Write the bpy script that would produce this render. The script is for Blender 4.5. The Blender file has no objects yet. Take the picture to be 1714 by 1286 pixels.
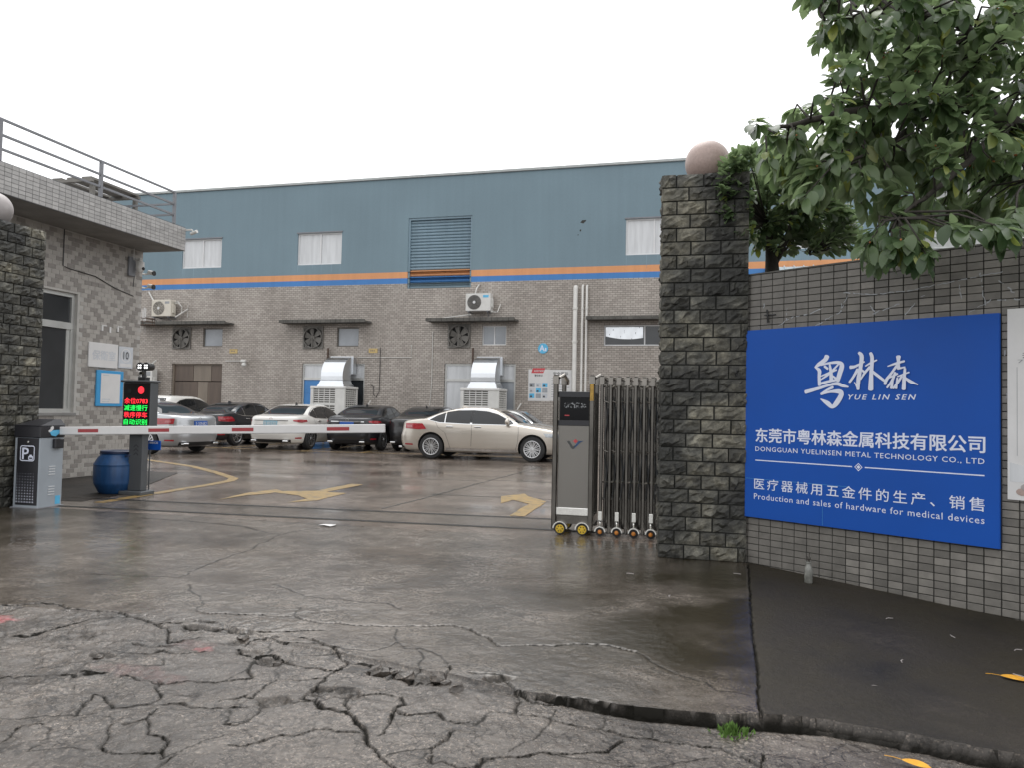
import bpy, bmesh, math, random
import numpy as np
from mathutils import Vector, Matrix
from math import sin, cos, pi, radians, atan2, sqrt

SC = bpy.context.scene
COL = SC.collection
random.seed(7)
RNG = np.random.default_rng(11)

# ------------------------------------------------------------------ camera
cam_d = bpy.data.cameras.new('camera')
cam = bpy.data.objects.new('camera', cam_d)
COL.objects.link(cam)
cam_d.sensor_width = 36.0
cam_d.lens = 36.0 * 1290 / 1714
cam_d.clip_end = 2000
cam_d.clip_start = 0.05
_a, _p, _r = radians(13.7), math.atan(44 / 1290), radians(1.15)
fw = Vector((-sin(_a) * cos(_p), cos(_a) * cos(_p), sin(_p)))
r0 = Vector((cos(_a), sin(_a), 0))
u0 = r0.cross(fw)
ri = r0 * cos(_r) + u0 * sin(_r)
ui = u0 * cos(_r) - r0 * sin(_r)
cam.matrix_world = Matrix(((ri.x, ui.x, -fw.x, 0), (ri.y, ui.y, -fw.y, 0),
                           (ri.z, ui.z, -fw.z, 1.38), (0, 0, 0, 1)))
SC.camera = cam

# ------------------------------------------------------------------ sky and sun (rainy overcast)
world = bpy.data.worlds.new('World')
SC.world = world
world.use_nodes = True
wt = world.node_tree
wt.nodes.clear()
w_out = wt.nodes.new('ShaderNodeOutputWorld')
w_bg = wt.nodes.new('ShaderNodeBackground')
w_sky = wt.nodes.new('ShaderNodeTexSky')
w_sky.sky_type = 'NISHITA'
w_sky.sun_disc = False
w_sky.sun_elevation = radians(62)
w_sky.sun_rotation = radians(-20)
w_sky.air_density = 1.0
w_sky.dust_density = 8.0
w_sky.ozone_density = 1.0
w_hs = wt.nodes.new('ShaderNodeHueSaturation')
w_hs.inputs['Saturation'].default_value = 0.12
w_mix = wt.nodes.new('ShaderNodeMix')
w_mix.data_type = 'RGBA'
w_mix.inputs[0].default_value = 0.72                       # cloud deck over the clear sky
w_mix.inputs[7].default_value = (11.6, 11.75, 12.0, 1)
wt.links.new(w_sky.outputs[0], w_hs.inputs['Color'])
wt.links.new(w_hs.outputs[0], w_mix.inputs[6])
wt.links.new(w_mix.outputs[2], w_bg.inputs['Color'])
w_bg.inputs['Strength'].default_value = 0.11
wt.links.new(w_bg.outputs[0], w_out.inputs['Surface'])

sun_d = bpy.data.lights.new('sun', 'SUN')
sun_d.energy = 0.55
sun_d.angle = radians(35)
sun_d.color = (1.0, 0.98, 0.95)
sun = bpy.data.objects.new('sun', sun_d)
COL.objects.link(sun)
_el, _az = radians(62), radians(-20)                        # same direction as the sky's sun
_sd = Vector((sin(_az) * cos(_el), cos(_az) * cos(_el), sin(_el)))
sun.rotation_euler = _sd.to_track_quat('Z', 'Y').to_euler()

vs = SC.view_settings
vs.view_transform = 'Standard'
vs.look = 'None'
vs.exposure = 0.58
vs.gamma = 1.0
vs.use_curve_mapping = False
SC.cycles.max_bounces = 6
SC.cycles.use_denoising = True

# ------------------------------------------------------------------ helpers
class MB:
    """collects geometry; build() links it as one mesh object"""
    def __init__(s):
        s.v = []; s.f = []; s.m = []
    def add(s, vs_, fs_, mi=0, M=None):
        o = len(s.v)
        if M is not None:
            vs_ = [tuple(M @ Vector(v)) for v in vs_]
        s.v += [tuple(v) for v in vs_]
        s.f += [tuple(i + o for i in f) for f in fs_]
        s.m += [mi] * len(fs_)
        return s
    def box(s, x0, x1, y0, y1, z0, z1, mi=0, M=None, bev=0):
        if bev > 0:
            b = min(bev, (x1-x0)/2.01, (y1-y0)/2.01, (z1-z0)/2.01)
            v = []; X = (x0, x1); Y = (y0, y1); Z = (z0, z1)
            idx = {}
            for i in (0, 1):
                for j in (0, 1):
                    for k in (0, 1):
                        sx, sy, sz = (1-2*i)*b, (1-2*j)*b, (1-2*k)*b
                        for ax, p in enumerate(((X[i], Y[j]+sy, Z[k]+sz), (X[i]+sx, Y[j], Z[k]+sz), (X[i]+sx, Y[j]+sy, Z[k]))):
                            idx[i, j, k, ax] = len(v); v.append(p)
            f = []
            for i in (0, 1):
                f.append([idx[i, 0, 0, 0], idx[i, 1, 0, 0], idx[i, 1, 1, 0], idx[i, 0, 1, 0]][::(-1 if i == 0 else 1)])
                f.append([idx[0, i, 0, 1], idx[0, i, 1, 1], idx[1, i, 1, 1], idx[1, i, 0, 1]][::(-1 if i == 0 else 1)])
                f.append([idx[0, 0, i, 2], idx[1, 0, i, 2], idx[1, 1, i, 2], idx[0, 1, i, 2]][::(-1 if i == 0 else 1)])
            for j in (0, 1):
                for k in (0, 1):
                    f.append([idx[0, j, k, 1], idx[1, j, k, 1], idx[1, j, k, 2], idx[0, j, k, 2]][::(1 if j == k else -1)])
                    f.append([idx[j, 0, k, 0], idx[j, 1, k, 0], idx[j, 1, k, 2], idx[j, 0, k, 2]][::(-1 if j == k else 1)])
                    f.append([idx[j, k, 0, 0], idx[j, k, 1, 0], idx[j, k, 1, 1], idx[j, k, 0, 1]][::(1 if j == k else -1)])
            for i in (0, 1):
                for j in (0, 1):
                    for k in (0, 1):
                        f.append([idx[i, j, k, 0], idx[i, j, k, 1], idx[i, j, k, 2]][::(1 if (i+j+k) % 2 == 0 else -1)])
            return s.add(v, f, mi, M)
        v = [(x0, y0, z0), (x1, y0, z0), (x1, y1, z0), (x0, y1, z0), (x0, y0, z1), (x1, y0, z1), (x1, y1, z1), (x0, y1, z1)]
        f = [(3, 2, 1, 0), (4, 5, 6, 7), (0, 1, 5, 4), (1, 2, 6, 5), (2, 3, 7, 6), (3, 0, 4, 7)]
        return s.add(v, f, mi, M)
    def tube(s, pts, r, n=8, mi=0, cap=True, M=None):
        pts = [Vector(p) for p in pts]
        rs = r if isinstance(r, (list, tuple)) else [r] * len(pts)
        v = []; f = []
        up = None
        for i, p in enumerate(pts):
            t = (pts[min(i+1, len(pts)-1)] - pts[max(i-1, 0)]).normalized()
            if up is None:
                up = Vector((0, 0, 1)) if abs(t.z) < .9 else Vector((1, 0, 0))
            a = t.cross(up).normalized(); b = a.cross(t).normalized(); up = b
            for k in range(n):
                q = 2*pi*k/n
                v.append(p + (a*cos(q) + b*sin(q)) * rs[i])
        for i in range(len(pts)-1):
            for k in range(n):
                f.append((i*n+k, i*n+(k+1) % n, (i+1)*n+(k+1) % n, (i+1)*n+k))
        if cap:
            f.append(tuple(range(n))[::-1]); f.append(tuple((len(pts)-1)*n+k for k in range(n)))
        return s.add(v, f, mi, M)
    def lathe(s, prof, n=24, mi=0, axis='Z', M=None, close=True):
        v = []; f = []
        for (r, h) in prof:
            for k in range(n):
                q = 2*pi*k/n
                c = (r*cos(q), r*sin(q), h)
                v.append(c if axis == 'Z' else ((c[0], c[2], c[1]) if axis == 'Y' else (c[2], c[0], c[1])))
        for i in range(len(prof)-1):
            for k in range(n):
                q = (i*n+k, i*n+(k+1) % n, (i+1)*n+(k+1) % n, (i+1)*n+k)
                f.append(q if axis != 'Y' else q[::-1])
        if close:
            a = tuple(range(n))[::-1]; b = tuple((len(prof)-1)*n+k for k in range(n))
            f += [a, b] if axis != 'Y' else [a[::-1], b[::-1]]
        return s.add(v, f, mi, M)
    def poly(s, pts, z0, z1, mi=0, M=None):
        """prism from a plan outline"""
        n = len(pts)
        ar = sum(pts[i][0]*pts[(i+1) % n][1] - pts[(i+1) % n][0]*pts[i][1] for i in range(n))
        if ar < 0: pts = pts[::-1]
        v = [(p[0], p[1], z0) for p in pts] + [(p[0], p[1], z1) for p in pts]
        f = [tuple(range(n))[::-1], tuple(range(n, 2*n))] + [(i, (i+1) % n, n+(i+1) % n, n+i) for i in range(n)]
        return s.add(v, f, mi, M)
    def face_poly(s, pts, y0, y1, mi=0, M=None):
        """prism from an (x,z) outline, front at y0 facing -Y"""
        n = len(pts)
        ar = sum(pts[i][0]*pts[(i+1) % n][1] - pts[(i+1) % n][0]*pts[i][1] for i in range(n))
        if ar < 0: pts = pts[::-1]
        v = [(p[0], y0, p[1]) for p in pts] + [(p[0], y1, p[1]) for p in pts]
        f = [tuple(range(n)), tuple(range(n, 2*n))[::-1]] + [((i+1) % n, i, n+i, n+(i+1) % n) for i in range(n)]
        return s.add(v, f, mi, M)
    def grid(s, P, mi=0, flip=False):
        """P[i][j] grid of points"""
        o = len(s.v); R = len(P); Cn = len(P[0])
        vv = [p for row in P for p in row]
        ff = []
        for i in range(R-1):
            for j in range(Cn-1):
                q = (i*Cn+j, i*Cn+j+1, (i+1)*Cn+j+1, (i+1)*Cn+j)
                ff.append(q[::-1] if flip else q)
        return s.add(vv, ff, mi)
    def sphere(s, c, r, n=16, m=10, mi=0, sc=(1, 1, 1)):
        prof = []
        v = []; f = []
        for i in range(1, m):
            t = pi*i/m
            for k in range(n):
                q = 2*pi*k/n
                v.append((c[0]+r*sc[0]*sin(t)*cos(q), c[1]+r*sc[1]*sin(t)*sin(q), c[2]-r*sc[2]*cos(t)))
        for i in range(m-2):
            for k in range(n):
                f.append((i*n+k, i*n+(k+1) % n, (i+1)*n+(k+1) % n, (i+1)*n+k))
        b = len(v); v.append((c[0], c[1], c[2]-r*sc[2])); v.append((c[0], c[1], c[2]+r*sc[2]))
        for k in range(n):
            f.append((b, (k+1) % n, k)); f.append((b+1, (m-2)*n+k, (m-2)*n+(k+1) % n))
        return s.add(v, f, mi)
    def mesh(s, name, mats, smooth=False, angle=None):
        me = bpy.data.meshes.new(name)
        me.from_pydata(s.v, [], s.f)
        for m in (mats if isinstance(mats, (list, tuple)) else [mats]):
            me.materials.append(m)
        if any(s.m):
            me.polygons.foreach_set('material_index', s.m)
        if smooth:
            me.polygons.foreach_set('use_smooth', [True]*len(s.f))
            if angle:
                me.set_sharp_from_angle(angle=radians(angle))
        me.update()
        return me
    def build(s, name, mats, parent=None, smooth=False, angle=None, loc=None, rot=None):
        return link(name, s.mesh(name, mats, smooth, angle), parent, loc, rot)

def link(name, me, parent=None, loc=None, rot=None):
    o = bpy.data.objects.new(name, me)
    COL.objects.link(o)
    if parent is not None: o.parent = parent
    if loc is not None: o.location = loc
    if rot is not None: o.rotation_euler = rot
    return o

def tag(o, label=None, cat=None, group=None, kind=None):
    if label: o['label'] = label
    if cat: o['category'] = cat
    if group: o['group'] = group
    if kind: o['kind'] = kind
    return o

def thing(name, label, cat, loc=(0, 0, 0), rz=0.0, group=None):
    o = bpy.data.objects.new(name, None)
    COL.objects.link(o)
    o.empty_display_size = 0.1
    o.location = loc
    o.rotation_euler = (0, 0, rz)
    return tag(o, label, cat, group)

def kids(o):
    return [c for c in bpy.data.objects if c.parent == o]

def dup(root, loc, rz, label=None, group=None):
    r = root.copy(); COL.objects.link(r); r.location = loc; r.rotation_euler = (0, 0, rz)
    if label: r['label'] = label
    if group: r['group'] = group
    for ch in kids(root):
        c = ch.copy(); COL.objects.link(c); c.parent = r
        for g in kids(ch):
            d = g.copy(); COL.objects.link(d); d.parent = c
    return r

# ------------------------------------------------------------------ materials
def nd(t, kind, **kw):
    n = t.nodes.new(kind)
    for k, v in kw.items():
        if hasattr(n, k): setattr(n, k, v)
        else: n.inputs[k].default_value = v
    return n

def new_mat(name):
    m = bpy.data.materials.new(name)
    m.use_nodes = True
    t = m.node_tree
    return m, t, t.nodes['Principled BSDF']

def ramp(t, src, stops):
    r = t.nodes.new('ShaderNodeValToRGB')
    els = r.color_ramp.elements
    while len(els) < len(stops): els.new(0.5)
    for e, (p, c) in zip(els, stops):
        e.position = p; e.color = (*c, 1) if len(c) == 3 else c
    t.links.new(src, r.inputs[0])
    return r

def M(name, col, rough=.5, metal=0., var=.12, scale=4., bump=0., bscale=60., coat=0., rvar=.1, tint=None, spec=.5, objrand=0., stretch=(1, 1, 1)):
    """procedural paint / plastic / metal / stone: noise-varied colour, roughness and relief"""
    m, t, b = new_mat(name)
    tc = nd(t, 'ShaderNodeTexCoord')
    mp = nd(t, 'ShaderNodeMapping'); mp.inputs['Scale'].default_value = stretch
    t.links.new(tc.outputs['Object'], mp.inputs[0])
    src = mp.outputs[0]
    if objrand:
        oi = nd(t, 'ShaderNodeObjectInfo')
        ad = nd(t, 'ShaderNodeVectorMath', operation='MULTIPLY_ADD')
        ad.inputs[1].default_value = (1, 1, 1)
        t.links.new(src, ad.inputs[0])
        ml = nd(t, 'ShaderNodeMath', operation='MULTIPLY'); ml.inputs[1].default_value = 37.0
        t.links.new(oi.outputs['Random'], ml.inputs[0])
        t.links.new(ml.outputs[0], ad.inputs[2])
        src = ad.outputs[0]
    n1 = nd(t, 'ShaderNodeTexNoise'); n1.inputs['Scale'].default_value = scale; n1.inputs['Detail'].default_value = 6; n1.inputs['Roughness'].default_value = .6
    t.links.new(src, n1.inputs['Vector'])
    lo = [max(0, c*(1-var)) for c in col]; hi = [c*(1+var) for c in (tint or col)]
    rp = ramp(t, n1.outputs['Fac'], [(.3, lo), (.7, hi)])
    out = rp.outputs[0]
    if objrand:
        hs = nd(t, 'ShaderNodeHueSaturation')
        mr = nd(t, 'ShaderNodeMapRange'); mr.inputs['To Min'].default_value = 1-objrand; mr.inputs['To Max'].default_value = 1+objrand
        t.links.new(oi.outputs['Random'], mr.inputs['Value'])
        t.links.new(mr.outputs[0], hs.inputs['Value'])
        t.links.new(out, hs.inputs['Color'])
        out = hs.outputs[0]
    t.links.new(out, b.inputs['Base Color'])
    b.inputs['Metallic'].default_value = metal
    b.inputs['Specular IOR Level'].default_value = spec
    if coat: b.inputs['Coat Weight'].default_value = coat; b.inputs['Coat Roughness'].default_value = .04
    rr = nd(t, 'ShaderNodeMapRange'); rr.inputs['To Min'].default_value = max(.02, rough-rvar); rr.inputs['To Max'].default_value = min(1, rough+rvar)
    t.links.new(n1.outputs['Fac'], rr.inputs['Value'])
    t.links.new(rr.outputs[0], b.inputs['Roughness'])
    if bump:
        n2 = nd(t, 'ShaderNodeTexNoise'); n2.inputs['Scale'].default_value = bscale; n2.inputs['Detail'].default_value = 5
        t.links.new(src, n2.inputs['Vector'])
        bp = nd(t, 'ShaderNodeBump'); bp.inputs['Strength'].default_value = bump; bp.inputs['Distance'].default_value = .01
        t.links.new(n2.outputs['Fac'], bp.inputs['Height'])
        t.links.new(bp.outputs[0], b.inputs['Normal'])
    return m

def emis(name, col, st):
    m, t, b = new_mat(name)
    b.inputs['Base Color'].default_value = (*[c*.3 for c in col], 1)
    b.inputs['Emission Color'].default_value = (*col, 1)
    b.inputs['Emission Strength'].default_value = st
    return m

def glass(name, col=(.02, .025, .028), rough=.04, alpha=.0):
    """window glass seen from outside: dark, mirror-like"""
    m, t, b = new_mat(name)
    tc = nd(t, 'ShaderNodeTexCoord')
    n = nd(t, 'ShaderNodeTexNoise'); n.inputs['Scale'].default_value = 1.7
    t.links.new(tc.outputs['Object'], n.inputs['Vector'])
    rp = ramp(t, n.outputs['Fac'], [(.3, [c*.8 for c in col]), (.7, [c*1.2 for c in col])])
    t.links.new(rp.outputs[0], b.inputs['Base Color'])
    b.inputs['Roughness'].default_value = rough
    b.inputs['Specular IOR Level'].default_value = .6
    bp = nd(t, 'ShaderNodeBump'); bp.inputs['Strength'].default_value = .03; bp.inputs['Distance'].default_value = .02
    t.links.new(n.outputs['Fac'], bp.inputs['Height']); t.links.new(bp.outputs[0], b.inputs['Normal'])
    return m

MAT = {}
def stone_mat():
    # grey-green split stone: each block its own tone, algae and pale lime blotches running across blocks
    m, t, b = new_mat('split_stone')
    oi = nd(t, 'ShaderNodeObjectInfo'); ge = nd(t, 'ShaderNodeNewGeometry'); tc = nd(t, 'ShaderNodeTexCoord')
    ad = nd(t, 'ShaderNodeVectorMath', operation='ADD'); ml = nd(t, 'ShaderNodeMath', operation='MULTIPLY'); ml.inputs[1].default_value = 41
    t.links.new(oi.outputs['Random'], ml.inputs[0]); t.links.new(tc.outputs['Object'], ad.inputs[0]); t.links.new(ml.outputs[0], ad.inputs[1])
    n1 = nd(t, 'ShaderNodeTexNoise'); n1.inputs['Scale'].default_value = 9; n1.inputs['Detail'].default_value = 8; n1.inputs['Roughness'].default_value = .68
    t.links.new(ad.outputs[0], n1.inputs['Vector'])
    c = ramp(t, n1.outputs['Fac'], [(.30, (.018, .0178, .0145)), (.5, (.058, .056, .048)), (.70, (.148, .143, .123))]).outputs[0]
    rv = nd(t, 'ShaderNodeMapRange'); rv.inputs['To Min'].default_value = .55; rv.inputs['To Max'].default_value = 1.5
    t.links.new(oi.outputs['Random'], rv.inputs['Value'])
    hs = nd(t, 'ShaderNodeHueSaturation'); t.links.new(c, hs.inputs['Color']); t.links.new(rv.outputs[0], hs.inputs['Value']); c = hs.outputs[0]
    n2 = nd(t, 'ShaderNodeTexNoise'); n2.inputs['Scale'].default_value = 1.7; n2.inputs['Detail'].default_value = 7; n2.inputs['Roughness'].default_value = .6
    t.links.new(ge.outputs['Position'], n2.inputs['Vector'])
    r2 = ramp(t, n2.outputs['Fac'], [(.38, (.34, .35, .34)), (.5, (.9, .9, .87)), (.62, (1.9, 1.82, 1.6))])
    mx = nd(t, 'ShaderNodeMix', data_type='RGBA', blend_type='MULTIPLY'); mx.inputs[0].default_value = 1
    t.links.new(c, mx.inputs[6]); t.links.new(r2.outputs[0], mx.inputs[7])
    t.links.new(mx.outputs[2], b.inputs['Base Color'])
    rr = nd(t, 'ShaderNodeMapRange'); rr.inputs['To Min'].default_value = .38; rr.inputs['To Max'].default_value = .8
    t.links.new(n1.outputs['Fac'], rr.inputs['Value']); t.links.new(rr.outputs[0], b.inputs['Roughness'])
    n3 = nd(t, 'ShaderNodeTexNoise'); n3.inputs['Scale'].default_value = 26; n3.inputs['Detail'].default_value = 8; n3.inputs['Roughness'].default_value = .65
    t.links.new(ad.outputs[0], n3.inputs['Vector'])
    bp = nd(t, 'ShaderNodeBump'); bp.inputs['Strength'].default_value = .9; bp.inputs['Distance'].default_value = .014
    t.links.new(n3.outputs['Fac'], bp.inputs['Height']); t.links.new(bp.outputs[0], b.inputs['Normal'])
    return m
MAT['stone'] = stone_mat()
MAT['stone_top'] = M('stone_mossy', (.05, .052, .048), .7, var=.45, scale=9, bump=.7, bscale=28, objrand=.3)
MAT['mortar'] = M('mortar', (.022, .022, .019), .9, var=.3, bump=.5)
MAT['granite'] = M('granite_pink', (.38, .285, .25), .45, var=.12, scale=40, bump=.1, bscale=200)
MAT['granite2'] = M('granite_weathered', (.34, .31, .30), .5, var=.3, scale=3, bump=.1, bscale=200)
MAT['tile_light'] = M('tile_light', (.37, .345, .315), .45, var=.1, scale=14, bump=.1, bscale=80, objrand=.08)
MAT['tile_dark'] = M('tile_dark', (.245, .225, .205), .45, var=.1, scale=14, bump=.1, bscale=80, objrand=.08)
MAT['grout_light'] = M('grout_light', (.40, .385, .36), .9, var=.15)
MAT['band_tile'] = M('band_tile', (.37, .358, .345), .35, var=.1, scale=10, objrand=.14)
MAT['grout_dark'] = M('grout_dark', (.034, .032, .028), .95, var=.3)
MAT['wtile'] = M('wall_tile', (.158, .147, .130), .5, var=.2, scale=9, bump=.15, bscale=90, objrand=.30)
MAT['concrete'] = M('concrete', (.22, .215, .205), .8, var=.22, scale=2.5, bump=.3, bscale=40)
MAT['concrete_dk'] = M('concrete_dark', (.10, .095, .085), .8, var=.35, scale=2.5, bump=.3, bscale=40)
MAT['alu'] = M('aluminium', (.52, .52, .50), .38, .6, var=.06)
MAT['white_frame'] = M('white_frame', (.66, .66, .66), .4, var=.05)
MAT['pane_white'] = M('whitened_pane', (.58, .59, .60), .12, var=.12, scale=2.5, spec=.6, stretch=(3, 1, .3))
MAT['pane_grey'] = M('dusty_pane', (.30, .32, .345), .12, var=.15, scale=1.2, spec=.6)
MAT['glass'] = glass('window_glass', (.03, .033, .036))
MAT['glass_car'] = glass('car_glass', (.012, .013, .014), .03)
MAT['black'] = M('black_plastic', (.018, .018, .019), .45, var=.2)
MAT['rubber'] = M('rubber', (.022, .022, .022), .8, var=.2, bump=.2)
MAT['dark'] = M('dark_void', (.008, .008, .008), .9)
MAT['steel'] = M('stainless_steel', (.22, .205, .185), .22, 1.0, var=.25, scale=6, stretch=(1, 1, .1), rvar=.1)
MAT['steel_br'] = M('bright_steel', (.75, .74, .70), .25, 1.0, var=.08)
MAT['steel_dk'] = M('dark_steel', (.13, .122, .11), .24, 1.0, var=.25)
MAT['zinc'] = M('galvanised_sheet', (.66, .68, .70), .30, 1.0, var=.05, scale=2, rvar=.03)
MAT['rail'] = M('grey_painted_iron', (.20, .205, .22), .55, var=.15)
MAT['rust'] = M('rusty_iron', (.09, .06, .045), .85, var=.4, scale=20)
MAT['ac_white'] = M('ac_casing', (.62, .61, .58), .45, var=.07)
MAT['ac_cream'] = M('ac_cream_casing', (.60, .56, .48), .5, var=.08)
MAT['fan_grey'] = M('fan_dusty_metal', (.17, .16, .145), .6, .3, var=.25)
MAT['blue_board'] = M('blue_board', (.003, .070, .36), .50, var=.08, scale=.9, rvar=.12, spec=.28, bump=.06, bscale=3)
MAT['white_print'] = M('white_print', (.66, .69, .80), .5, var=.03)
MAT['paper'] = M('paper_white', (.62, .61, .60), .6, var=.05)
MAT['ink'] = M('ink_black', (.06, .06, .06), .6)
MAT['ink_grey'] = M('ink_grey', (.30, .31, .32), .6)
MAT['faded'] = M('faded_letter', (.50, .52, .55), .6)
MAT['red_ink'] = M('red_ink', (.50, .06, .07), .6)
MAT['sky_blue'] = M('sky_blue_plastic', (.05, .30, .58), .4, var=.06)
MAT['cyan'] = M('cyan_print', (.10, .42, .66), .45)
MAT['yellow_sign'] = M('faded_yellow', (.52, .38, .16), .6, var=.15)
MAT['post_grey'] = M('grey_powder_coat', (.075, .08, .085), .5, var=.08)
MAT['cab_grey'] = M('cabinet_grey', (.30, .33, .36), .42, var=.06)
MAT['cab_black'] = M('cabinet_black', (.018, .018, .022), .35, var=.1)
MAT['boom'] = M('boom_white', (.62, .61, .60), .4, var=.05)
MAT['boom_red'] = M('boom_reflector', (.30, .035, .04), .4)
MAT['barrel'] = M('blue_plastic', (.012, .055, .15), .35, var=.25, scale=5, stretch=(4, 4, .6), bump=.05)
MAT['barrel_dk'] = M('blue_plastic_rim', (.012, .022, .06), .4)
MAT['led_red'] = emis('led_red', (1, .03, .045), 1.6)
MAT['led_green'] = emis('led_green', (.02, 1, .12), 1.2)
MAT['lamp'] = emis('lamp_white', (1, 1, 1), 1.6)
MAT['led_face'] = M('led_face', (.012, .010, .010), .35)
MAT['y_wheel'] = M('yellow_wheel', (.62, .42, .03), .45, var=.15)
MAT['o_wheel'] = M('orange_hub', (.55, .20, .03), .45, var=.15)
MAT['brass'] = M('yellow_sticker', (.45, .27, .05), .5, var=.3, scale=30)
MAT['brown_door'] = M('brown_door', (.115, .085, .066), .5, var=.3, scale=.9, stretch=(2.5, 1, .4), rvar=.15)
MAT['brown_door2'] = M('brown_door_light', (.20, .165, .13), .5, var=.15, scale=1.5, stretch=(2, 1, .4))
MAT['pvc'] = M('pvc_pipe', (.60, .585, .55), .5, var=.1)
MAT['blue_film'] = M('blue_film', (.05, .22, .52), .3, var=.15, scale=1.5)
MAT['bark'] = M('bark', (.035, .03, .024), .9, var=.4, scale=12, bump=.6)
MAT['amber'] = M('old_leaf', (.62, .30, .02), .5, var=.2, scale=20)
MAT['moss'] = M('moss_green', (.075, .15, .022), .8, var=.4, scale=30)
def worn_paint():
    m, t, b = new_mat('worn_yellow_paint')
    tc = nd(t, 'ShaderNodeTexCoord')
    n = nd(t, 'ShaderNodeTexNoise'); n.inputs['Scale'].default_value = 7; n.inputs['Detail'].default_value = 9; n.inputs['Roughness'].default_value = .72
    t.links.new(tc.outputs['Object'], n.inputs['Vector'])
    r = ramp(t, n.outputs['Fac'], [(.38, (.10, .088, .072)), (.47, (.27, .18, .065)), (.7, (.36, .235, .075))])
    t.links.new(r.outputs[0], b.inputs['Base Color'])
    b.inputs['Roughness'].default_value = .4
    bp = nd(t, 'ShaderNodeBump'); bp.inputs['Strength'].default_value = .2; bp.inputs['Distance'].default_value = .01
    t.links.new(n.outputs['Fac'], bp.inputs['Height']); t.links.new(bp.outputs[0], b.inputs['Normal'])
    return m
MAT['y_paint'] = worn_paint()
MAT['joint'] = M('joint_dirt', (.02, .019, .016), .6, var=.3)

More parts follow.
